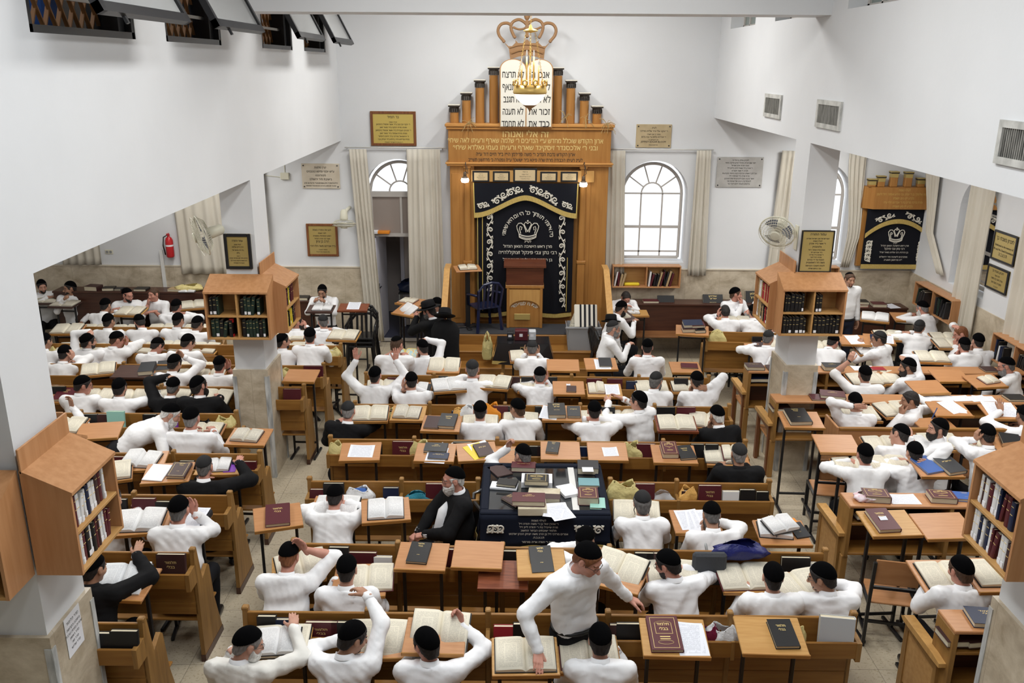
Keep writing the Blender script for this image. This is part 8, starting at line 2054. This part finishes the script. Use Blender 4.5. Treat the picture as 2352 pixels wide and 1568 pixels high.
p = atY(466, 540, 9.95); t = fan(Matrix.Translation(p) @ Matrix.Rotation(-1.05, 4, 'Z') @ Matrix.Rotation(.25, 4, 'X'), 'white fan on the left pillar', .23); fan_bracket(t, p + (.12, .05, 0), (-3.392, 10.30, p[2] + .02))
p = atY(790, 512, 15.15); t = fan(Matrix.Translation(p) @ Matrix.Rotation(1.35, 4, 'X'), 'grey fan tilted flat on the wall beside the doorway', .20, .09); fan_bracket(t, p + (0, .0, .12), (p[0] + .05, YR, p[2] + .22))
# chandelier
cy = 12.8; p0 = atY(1217, 225, cy); t = empty('chandelier', p0); s = 1.0
def CZ(py): return atY(1217, py, cy)[2] - p0[2]
m = MB(); m.lathe([(.02, CZ(246)), (.09, CZ(240)), (.18, CZ(228)), (.225, CZ(214))], 30); obj('glass_bowl', m.mesh('glass_bowl', True), mat('lit_opal_bowl', (.9, .9, .88), .3, emit=((1, .97, .9), 1.6)), t)
m = MB(); m.lathe([(.225, CZ(216)), (.24, CZ(213)), (.235, CZ(207)), (.225, CZ(196)), (.215, CZ(196))], 30); g = obj('gilded_band', m.mesh('gilded_band', True), M_GOLD, t)
for a in np.linspace(0, 2 * PI, 10, endpoint=False):
    m = MB(); m.tube([(.235 * math.cos(a) - .035 * math.sin(a) * math.cos(q), .235 * math.sin(a) + .035 * math.cos(a) * math.cos(q), CZ(190) + .035 * math.sin(q)) for q in np.linspace(0, 2 * PI, 12, endpoint=False)], .012, 6, closed=True); obj('medallion', m.mesh('medallion', True), M_GOLD, t)
m = MB(); m.lathe([(.004, CZ(258)), (.012, CZ(254)), (.03, CZ(249)), (.085, CZ(243)), (.10, CZ(241)), (.06, CZ(241))], 24); obj('bronze_finial', m.mesh('bronze_finial', True), M_CROWN, t)
for k, a in enumerate(np.linspace(0, 2 * PI, 8, endpoint=False)):
    r = .07 if k % 2 else .12; zt = CZ(120 if k % 2 else 140); x, y = r * math.cos(a), r * math.sin(a); m = MB(); m.tube([(x, y, CZ(205)), (x, y, zt - .06)], .012, 8); o = obj('candle_tube', m.mesh('candle_tube', True), M_GOLD, t); m = MB(); m.lathe([(.008, 0), (.014, .03), (.004, .09)], 8, (x, y, zt - .06)); obj('candle_bulb', m.mesh('candle_bulb', True), M_CLEARBAG, o)
m = MB(); m.tube([(0, 0, CZ(205)), (0, 0, CZ(108))], .014, 8); obj('stem', m, M_GOLD, t)
ztop = CZ(72); m = MB(); m.lathe([(.005, ztop - .02), (.10, ztop), (.10, ztop + .015), (.03, ztop + .04), (.01, ztop + .09)], 20); obj('ceiling_ring', m.mesh('ceiling_ring', True), M_GOLD, t)
def chain(a, b, n):
    m = MB(); a = np.array(a); b = np.array(b); u = (b - a) / n; w = np.cross(u, (0, 1, .2)); w /= np.linalg.norm(w); w2 = np.cross(u, w); w2 /= np.linalg.norm(w2)
    for i in range(n):
        cc = a + u * (i + .5); d_ = w if i % 2 else w2; m.tube([cc + u * .68 * math.cos(q) + d_ * .011 * math.sin(q) for q in np.linspace(0, 2 * PI, 8, endpoint=False)], .0032, 4, closed=True)
    return m
for k in range(3): a = 2 * PI * k / 3 + .5; obj('chain', chain((.21 * math.cos(a), .21 * math.sin(a), CZ(190)), (.07 * math.cos(a), .07 * math.sin(a), ztop), 30), M_GOLD, t)
obj('chain', chain((0, 0, ztop + .08), (0, 0, 6.75 - p0[2]), 40), M_GOLD, t); tag(t, 'gilded chandelier with lit white bowl hanging before the tablets', 'chandelier')

# ---------------------------------------------------------------- small ark in the right corner
ysa = YR - .12; S_ = lambda x, y, d=0: atY(x, y, ysa - d)
t = empty('small_ark', (6.75, YR, 0)); inv = Matrix.Translation((-6.75, -YR, 0))
def sp(name, m, mt, par=None, sm=False): me = m.mesh(name, sm); return obj(name, me, mt, par or t, inv if par is None else None)
a = S_(1984, 470); b = S_(2146, 474); z_t, z_m, z_b = S_(2060, 428)[2], S_(2060, 478)[2], S_(2060, 612)[2]; xa, xb = a[0] - .02, b[0] + .02
m = MB(); m.prism([(xa, YR), (xa, ysa), (xa + .14, ysa - .14), (xb - .14, ysa - .14), (xb, ysa), (xb, YR)], 2, z_m, z_t); sp('canopy_board', m, M_ARK)
m = MB(); m.bbox(xa + .03, ysa + .03, z_b, xb - .03, YR, z_m, .006); sp('cabinet', m, M_ARK)
for i, (px, py) in enumerate(((2001, 410), (2022, 403), (2052, 393), (2085, 394), (2113, 408), (2137, 419))):
    p = S_(px, py); w = .062; m = MB(); m.bbox(p[0] - w, ysa - .10, z_t, p[0] + w, ysa - .0, p[2] - .09, .01); cc = sp('stepped_column', m, M_ARK); m = MB(); m.bbox(p[0] - w - .01, ysa - .11, p[2] - .03, p[0] + w + .01, ysa + .01, p[2] - .012, .004); sp('dark_cap', m, MATS['dark_bronze'], cc).matrix_local = Matrix.Identity(4)
    m = MB(); m.bbox(p[0] - w - .012, ysa - .112, p[2] - .012, p[0] + w + .012, ysa + .012, p[2] + .006, .004).bbox(p[0] - w, ysa - .102, p[2] - .10, p[0] + w, ysa + .0, p[2] - .03, .004); sp('gold_cap', m, M_BRASS, cc).matrix_local = Matrix.Identity(4)
cx = (xa + xb) / 2; cw = .56; m = MB(); m.bbox(cx - cw, ysa - .05, z_b + .03, cx + cw, ysa - .035, z_m, .004); cu = sp('ark_curtain', m, M_BLKVEL)
def sp2(name, m, mt, sm=False): o = obj(name, m.mesh(name, sm), mt, cu); return o
m = MB(); U = np.linspace(0, 1, 30); zt2 = z_m; pk = z_m - .20; lo = z_m - .46; ed = [(cx - cw + 2 * cw * u, pk + (lo - pk) * (abs(u - .5) * 2) ** 2) for u in U]
m.prism(ed + [(cx + cw, zt2), (cx - cw, zt2)], 1, ysa - .075, ysa - .06); sp2('valance', m, MATS['black_velvet_valance']); m = MB()
for p, q in zip(ed, ed[1:]): m.prism([(p[0], p[1] - .06), (q[0], q[1] - .06), (q[0], q[1] + .02), (p[0], p[1] + .02)], 1, ysa - .083, ysa - .07)
m.prism([(cx - cw, z_b - .03), (cx + cw, z_b - .03), (cx + cw, z_b + .05), (cx - cw, z_b + .05)], 1, ysa - .062, ysa - .048); sp2('gold_fringe', m, M_GOLDFR); m = MB(); ysc = ysa - .082
for s in (-1, 1): scroll(m, (cx + s * .40, z_m - .22), (cx + s * .10, z_m - .09), 2, .04, .010, ysc); scroll(m, (cx + s * .46, z_m - .58), (cx + s * .46, z_b + .10), 5, .045, .010, ysa - .056)
sp2('silver_scrollwork', m, M_SILVER); o = crown_emb(cu, (cx, 0, z_m - .46), .30, ysa - .056)
tm = text_mesh([(heb('לעי״נ'), .8), heb('מרן ראש הישיבה הגאון הגדול'), (heb('רבי נתן צבי פינקל'), 1.2), heb('בן הרה״ג רבי אליהו מאיר זצ״ל'), (' ', .5), heb('מתנדבים לישיבת מיר ירושלים'), heb('י״א מרחשון תשע״ב')], .042, 1.3, .006); tm.v = [v + (cx, ysa - .0565, z_b + .28) for v in tm.v]; obj('embroidered_lettering', tm, M_SILVER, cu)
tm = text_mesh([heb('לעילוי נשמת'), heb('ר׳ שלמה אלימלך בן ר׳ יצחק צבי הירש ואסתר רחל זליגמן'), heb('נלב״ע י״ט ניסן תשס״ג'), heb('ומרת ברכה מרים בת ר׳ אברהם הלוי ע״ה'), heb('נלב״ע י״ז סיון תשס״ה')], .056, 1.25, .006); V = np.concatenate(tm.v); f = (xb - xa - .34) / (V[:, 0].max() - V[:, 0].min()); tm.v = [v * (f, 1, 1) + (cx, ysa - .1415, (z_m + z_t) / 2) for v in tm.v]; obj('lettering', tm, mat('dull_gold_letters', (.55, .38, .10), .5), t, inv); tag(t, 'small wall hung oak ark with black curtain in the right corner', 'ark')

# ---------------------------------------------------------------- before the ark
def shtender_tall(p, label, rz=0, z=1.15): pass
tz = PF; p = at(1075, 690 + 62, tz); t = empty('tall_lectern', (p[0], p[1], tz), .25); m = MB(); m.bbox(-.23, -.16, -.02, .23, .16, 0, .005); zz = 1.08; obj('board', m, M_DESK, t, TRS((0, 0, zz), rx=.12)); m = MB(); m.bbox(-.04, -.02, .03, .04, .03, zz - .03, .004); obj('leg', m, M_BLKMET, t); m = MB(); m.bbox(-.20, -.03, .004, .20, .03, .03, .004).bbox(-.04, -.2, .004, .04, .2, .03, .004); obj('foot', m, M_BLKMET, t); tag(t, 'tall black post lectern left of the ark curtain', 'lectern')
put(Matrix.Translation((p[0], p[1], tz + zz + .003)) @ Matrix.Rotation(.25, 4, 'Z') @ Matrix.Rotation(.12, 4, 'X'), ('o', 0, 0, 0, dict(w=.15, h=.2, tl=.03, tr=.03, look='prayer book on the tall lectern')), 'M7')
def plastic_chair(p, rz, m_, label, n=1):
    t = empty('plastic_chair', p, rz)
    m = MB(); m.bbox(-.22, -.20, .40, .22, .22, .43, .012); obj('seat', m, m_, t)
    for sx in (-1, 1):
        for sy in (-1, 1): m = MB(); m.bar((sx * .20, sy * .19, .41), (sx * .24, sy * .23, .0), .045); obj('leg', m, m_, t)
        m = MB(); m.tube([(sx * .23, .16, .42), (sx * .25, .15, .62), (sx * .24, -.20, .66)], .022, 8); obj('armrest', m.mesh('armrest', True), m_, t)
    m = MB(); m.tube([(-.21, -.20, .42), (-.23, -.26, .75), (-.14, -.28, .86), (0, -.285, .89), (.14, -.28, .86), (.23, -.26, .75), (.21, -.20, .42)], .024, 8)
    for x in (-.12, -.04, .04, .12): m.bar((x, -.205, .43), (x, -.28, .86), .035, .014)
    obj('backrest', m, m_, t); tag(t, label, 'chair', 'plastic chairs'); return t
p = at(1112, 754, PF); plastic_chair((p[0], p[1], PF + .005), .5, M_BLUEPL, 'navy plastic chair on the platform beside the ark curtain')
p = at(1160, 745, PF); 
p = at(830, 838, 0); 
for k in range(3): plastic_chair((p[0] + .05, p[1] - .05, .07 * k), PI, M_BLKPL, ['lowest', 'middle', 'topmost'][k] + ' black plastic chair of the stack by the doorway curtain')
plastic_chair(SIDE_SEAT * (1, 1, 0), -1.3, M_BLKPL, 'black plastic chair right of the ark railing, farther back')
D(812, 705, 0, 'r', [('p', 0, .05, 0)], 'LR', w=.5, d=.3, z=1.1, look='red walnut reading desk before the stacked black chairs')
# cloth covered table with charity boxes
p = at(1203, 800, .0); y0 = 12.88; a = atY(1142, 790, y0 - .18); b = atY(1262, 790, y0 - .18); cx = (a[0] + b[0]) / 2; hw = (b[0] - a[0]) / 2; t = empty('side_table', (cx, y0, 0)); zt = .95
m = MB(); m.bbox(-hw + .04, -.17, zt - .03, hw - .04, .17, zt, .005); obj('table_top', m, M_DARKWOOD, t)
for sx in (-1, 1):
    for sy in (-1, 1): m = MB(); m.bbox(sx * (hw - .09) - .025, sy * .13 - .025, 0, sx * (hw - .09) + .025, sy * .13 + .025, zt - .03, .004); obj('leg', m, M_OAKEND, t)
m = MB(); m.prism([(-hw, .19), (-hw - .0, -.19), (hw, -.19), (hw, .19)], 2, zt, zt + .006); V = []
for (x, y) in ((-hw, -.19), (hw, -.19), (hw + .10, -.36), (-hw - .10, -.36)): V.append((x, y))
m.add([(-hw, -.195, zt + .006), (hw, -.195, zt + .006), (hw + .08, -.25, zt - .30), (.3 * hw, -.27, zt - .33), (-.3 * hw, -.25, zt - .33), (-hw - .08, -.26, zt - .30), (-hw, -.189, zt), (hw, -.189, zt), (hw + .075, -.244, zt - .30), (.3 * hw, -.264, zt - .33), (-.3 * hw, -.244, zt - .33), (-hw - .075, -.254, zt - .30)], [(0, 5, 4, 3, 2, 1), (6, 7, 8, 9, 10, 11), (0, 6, 11, 5), (1, 2, 8, 7), (2, 3, 9, 8), (3, 4, 10, 9), (4, 5, 11, 10)])
for s in (-1, 1): m.add([(s * hw, -.19, zt + .006), (s * hw, .28, zt + .006), (s * (hw + .07), .2, zt - .28), (s * (hw + .09), -.25, zt - .28)], [(0, 1, 2, 3), (3, 2, 1, 0)])
cl2 = obj('table_cloth', m, mat('black_plastic_covered_velvet', (.010, .010, .012), .25, spec=.6), t); m = MB(); m.add([(-hw - .075, -.257, zt - .25), (-.3 * hw, -.252, zt - .275), (.3 * hw, -.272, zt - .275), (hw + .078, -.252, zt - .25), (hw + .08, -.254, zt - .30), (.3 * hw, -.274, zt - .325), (-.3 * hw, -.254, zt - .325), (-hw - .08, -.264, zt - .30)], [(0, 7, 6, 1), (1, 6, 5, 2), (2, 5, 4, 3)]); obj('gold_fringe', m, M_GOLDFR, cl2)
tm = text_mesh([heb('לעי״נ'), heb('הרב ר׳ אברהם ב״ר'), heb('יצחק אייזיק זצ״ל')], .05, 1.4, 0); tm.v = [np.stack([v[:, 0], -.205 - .16 * (zt - (v[:, 2] + zt - .13)) - .004, v[:, 2] + zt - .13], 1) for v in tm.v]; obj('embroidered_lettering', tm, M_GOLDTXT, cl2); tag(t, 'side table under a black plastic covered cloth before the steps', 'table')
for dx, dy, w, h, z, c_, lab in ((-.03, .02, .20, .16, 0, 'maroon', 'dark red charity box on the side table'), (.14, .05, .11, .14, 0, 'grey', 'small grey lettered box beside the red charity box'), (-.20, .05, .10, .12, 0, 'charcoal', 'dark small box at the left of the side table')):
    m = MB(); m.bbox(-w / 2, -.07, 0, w / 2, .07, h, .008); o = obj('charity_box', m, M_BOOK[c_], None, Matrix.Translation((cx + dx, y0 + dy - .0, zt + .0065))); m = MB(); m.box(-.03, -.071, h * .4, .02, -.070, h * .7); obj('box_label', m, M_PAPER, o); tag(o, lab, 'box', 'charity boxes on the side table')
m = MB(); m.bbox(-.14, -.005, 0, .14, .005, .11, .003); tag(obj('brass_sign', m, M_BRASS, None, Matrix.Translation((cx - .0, 14.85, PF + .16))), 'small brass sign leaning on the foot of the prayer lectern', 'sign')
o = bag(Matrix.Translation((cx - hw - .16, y0 + .05, .62)), .14, .10, .34, M_YELBAG, 44); tag(o, 'yellow bag hanging at the left of the black side table', 'bag')
m = MB(); m.lathe([(.15, 0), (.155, .012), (.15, .024)], 26); tag(obj('wooden_disc', m, M_RAIL, None, Matrix.Translation((cx - hw - .12, 13.93, .3675))), 'round wooden disc lying on the ark step', 'disc'); m = MB(); m.lathe([(.055, 0), (.055, .10), (.02, .10), (.02, .0)], 18); p = at(1133, 850, 0); tag(obj('paper_roll', m.mesh('paper_roll', True), M_PAPER, None, Matrix.Translation((p[0], 13.62, 0))), 'white paper roll standing at the foot of the steps', 'paper roll')
# grey crate full of prayer shawls
p = at(1340, 765, PF); yc_ = 14.36; p = atY(1338, 770, yc_); t = empty('storage_crate', (p[0], yc_, .184)); W_ = .29
m = MB(); zc = .60; T = .012
for s in (-1, 1): m.prism([(s * .24, 0), (s * .24 - s * T, 0), (s * (W_ - T), zc), (s * W_, zc)], 1, -.20, .20)
m.prism([(-.18, 0), (-.20, zc), (-.20 + T, zc), (-.18 + T, 0)], 0, -.26, .26); m.prism([(.18, 0), (.20, zc), (.20 - T, zc), (.18 - T, 0)], 0, -.26, .26); m.bbox(-.24, -.18, 0, .24, .18, T); m.bbox(-W_ - .02, -.22, zc - .03, W_ + .02, -.19, zc + .005, .006); obj('crate_body', m, M_GREYPL, t); tag(t, 'grey plastic crate on the ark steps heaped with shawls', 'crate')
M_WOOL = mat('cream_wool', (.62, .58, .48), .9, bump=(26, .9, .03), noise=(20, (.50, .46, .36), (1, 1, 1), 4)); o = bag(Matrix.Translation((p[0], yc_, .30)), .42, .28, .60, M_WOOL, 50, False, 'prayer_shawl_heap'); tag(o, 'heap of cream prayer shawls in the grey crate', 'shawls')
def stripe_mat():
    m, n, L, b = node_mat('striped_shawl'); b.inputs['Roughness'].default_value = .9; tc = n.new('ShaderNodeTexCoord'); s = n.new('ShaderNodeSeparateXYZ'); L.new(tc.outputs['Object'], s.inputs[0]); fr = math_node(n, L, 'FRACT', math_node(n, L, 'MULTIPLY', s.outputs[0], 13)); g = math_node(n, L, 'GREATER_THAN', fr, .5); g = math_node(n, L, 'MULTIPLY', g, math_node(n, L, 'GREATER_THAN', s.outputs[0], -.11))
    mx = n.new('ShaderNodeMix'); mx.data_type = 'RGBA'; mx.inputs[6].default_value = (.66, .63, .55, 1); mx.inputs[7].default_value = (.012, .012, .016, 1); L.new(g, mx.inputs[0]); L.new(mx.outputs[2], b.inputs['Base Color']); return m
m = MB(); m.bbox(-.20, -.02, 0, .19, .02, .40, .018); o = obj('prayer_shawl', m, stripe_mat(), None, Matrix.Translation((p[0] + .04, yc_ - .20, .78)) @ Matrix.Rotation(-.5, 4, 'X')); tag(o, 'white prayer shawl with black stripes folded over the crate', 'shawl')
# hats and coats
p = at(1388, 726, 1.40); o = obj('fedora', ME_HAT, None, None, Matrix.Translation((A(1384, 640)[0] + .02, 13.62, .99 - .24)) ); o.rotation_euler = (-.35, .1, .2); o.location = (A(1384, 640)[0] + .0, 13.60, .80); tag(o, 'black felt hat resting on the right railing post', 'hat', 'black hats'); obj('hat_band', ME_BAND, None, o)
p = at(1022, 722, 1.55); t = empty('coat_stand', (p[0], p[1], 0)); m = MB(); m.tube([(0, 0, 0), (0, 0, 1.5)], .018, 8); m.lathe([(.18, 0), (.18, .02), (.03, .03)], 18); obj('pole', m.mesh('pole', True), M_DARKWOOD, t); tag(t, 'coat stand under the black hat and coat', 'coat stand')
m = MB(); m.lathe([(.20, .42), (.21, .7), (.20, 1.1), (.21, 1.32), (.16, 1.42), (.05, 1.47)], 24, sx=1, sy=.75); o = obj('hanging_coat', m.mesh('hanging_coat', True), M_JACKET, None, Matrix.Translation((p[0], p[1], 0))); tag(o, 'long black coat hanging on the stand beside the steps', 'coat')
o = obj('fedora', ME_HAT, None, None, Matrix.Translation((p[0], p[1], 1.29))); o.rotation_euler = (-.45, 0, 0); o.location = (p[0], p[1] - .16, 1.32); tag(o, 'wide black hat on top of the hanging coat', 'hat', 'black hats'); obj('hat_band', ME_BAND, None, o)
# doorway: bundle on the transom, trolley with dark bag
p = atY(868, 523, YR + .02); m = MB(); m.bbox(-.16, -.03, 0, .16, .10, .05, .008); o = obj('flyer_bundle', m, M_BOOK['orange'], None, Matrix.Translation((p[0] + .03, YR + .14, 2.083))); m = MB(); m.bbox(-.165, -.032, -.0, -.05, .10, .052, .006); obj('white_cover', m, M_PAPER, o); tag(o, 'orange and white bundle of flyers on the doorway transom', 'flyers')
t = empty('hall_trolley', (-1.95, YR + .85, 0)); m = MB(); m.bbox(-.25, -.2, .82, .25, .2, .85, .005); obj('tray', m, M_BLKPL, t)
for sx in (-1, 1):
    for sy in (-1, 1): m = MB(); m.bbox(sx * .23 - .015, sy * .18 - .015, .05, sx * .23 + .015, sy * .18 + .015, .82); m.lathe([(.03, 0), (.03, .05)], 10, (sx * .23, sy * .18, 0)); obj('leg', m, M_GREYMET, t)
tag(t, 'small trolley in the hall behind the doorway', 'trolley'); o = bag(Matrix.Translation((-1.95, YR + .85, .851)), .46, .34, .20, M_BOOK['navy'], 60, False, 'dark_bag'); tag(o, 'dark navy bag lying on the hall trolley', 'bag')
p = at(940, 740, 1.1); desk(938, 712, -30, M_DESK, .46, .34, 1.12, .25, 'reading desk of the man in the hat', ROWN['LR']); put(desk_M(938, 712, -30, 1.12, .25), ('ow', 0, 0, -20, dict(w=.16, h=.24, tilt=18)), 'LR'); desk(945, 692, -25, M_DESK, .46, .34, 1.12, .1, 'reading desk behind the man in the hat', ROWN['LR']); put(desk_M(945, 692, -25, 1.12, .1), ('om', -.05, 0, 0, dict(w=.14, h=.2)), 'LR')
# ---------------------------------------------------------------- labels: ordinal of each repeat within its row, counted from the left
from collections import defaultdict
bpy.context.view_layer.update()
rows = defaultdict(list)
for rec in LATER: rows[(rec[2], rec[3])].append(rec)
for (noun, row), L_ in rows.items():
    L_.sort(key=lambda r: proj(r[0].matrix_world.translation + Vector((0, 0, 1.15 if noun == 'man' else 0)))[0])
    for i, (o, look, _, _) in enumerate(L_):
        lab = look if noun == 'man' else '%s, %s' % (look, ORD[i]) if False else look
        place = row
        if noun == 'man': o['label'] = '%s, %s from left, %s' % (look, ORD[i], place)
        else: o['label'] = '%s, %s %s from left, %s' % (look, ORD[i], noun, place)
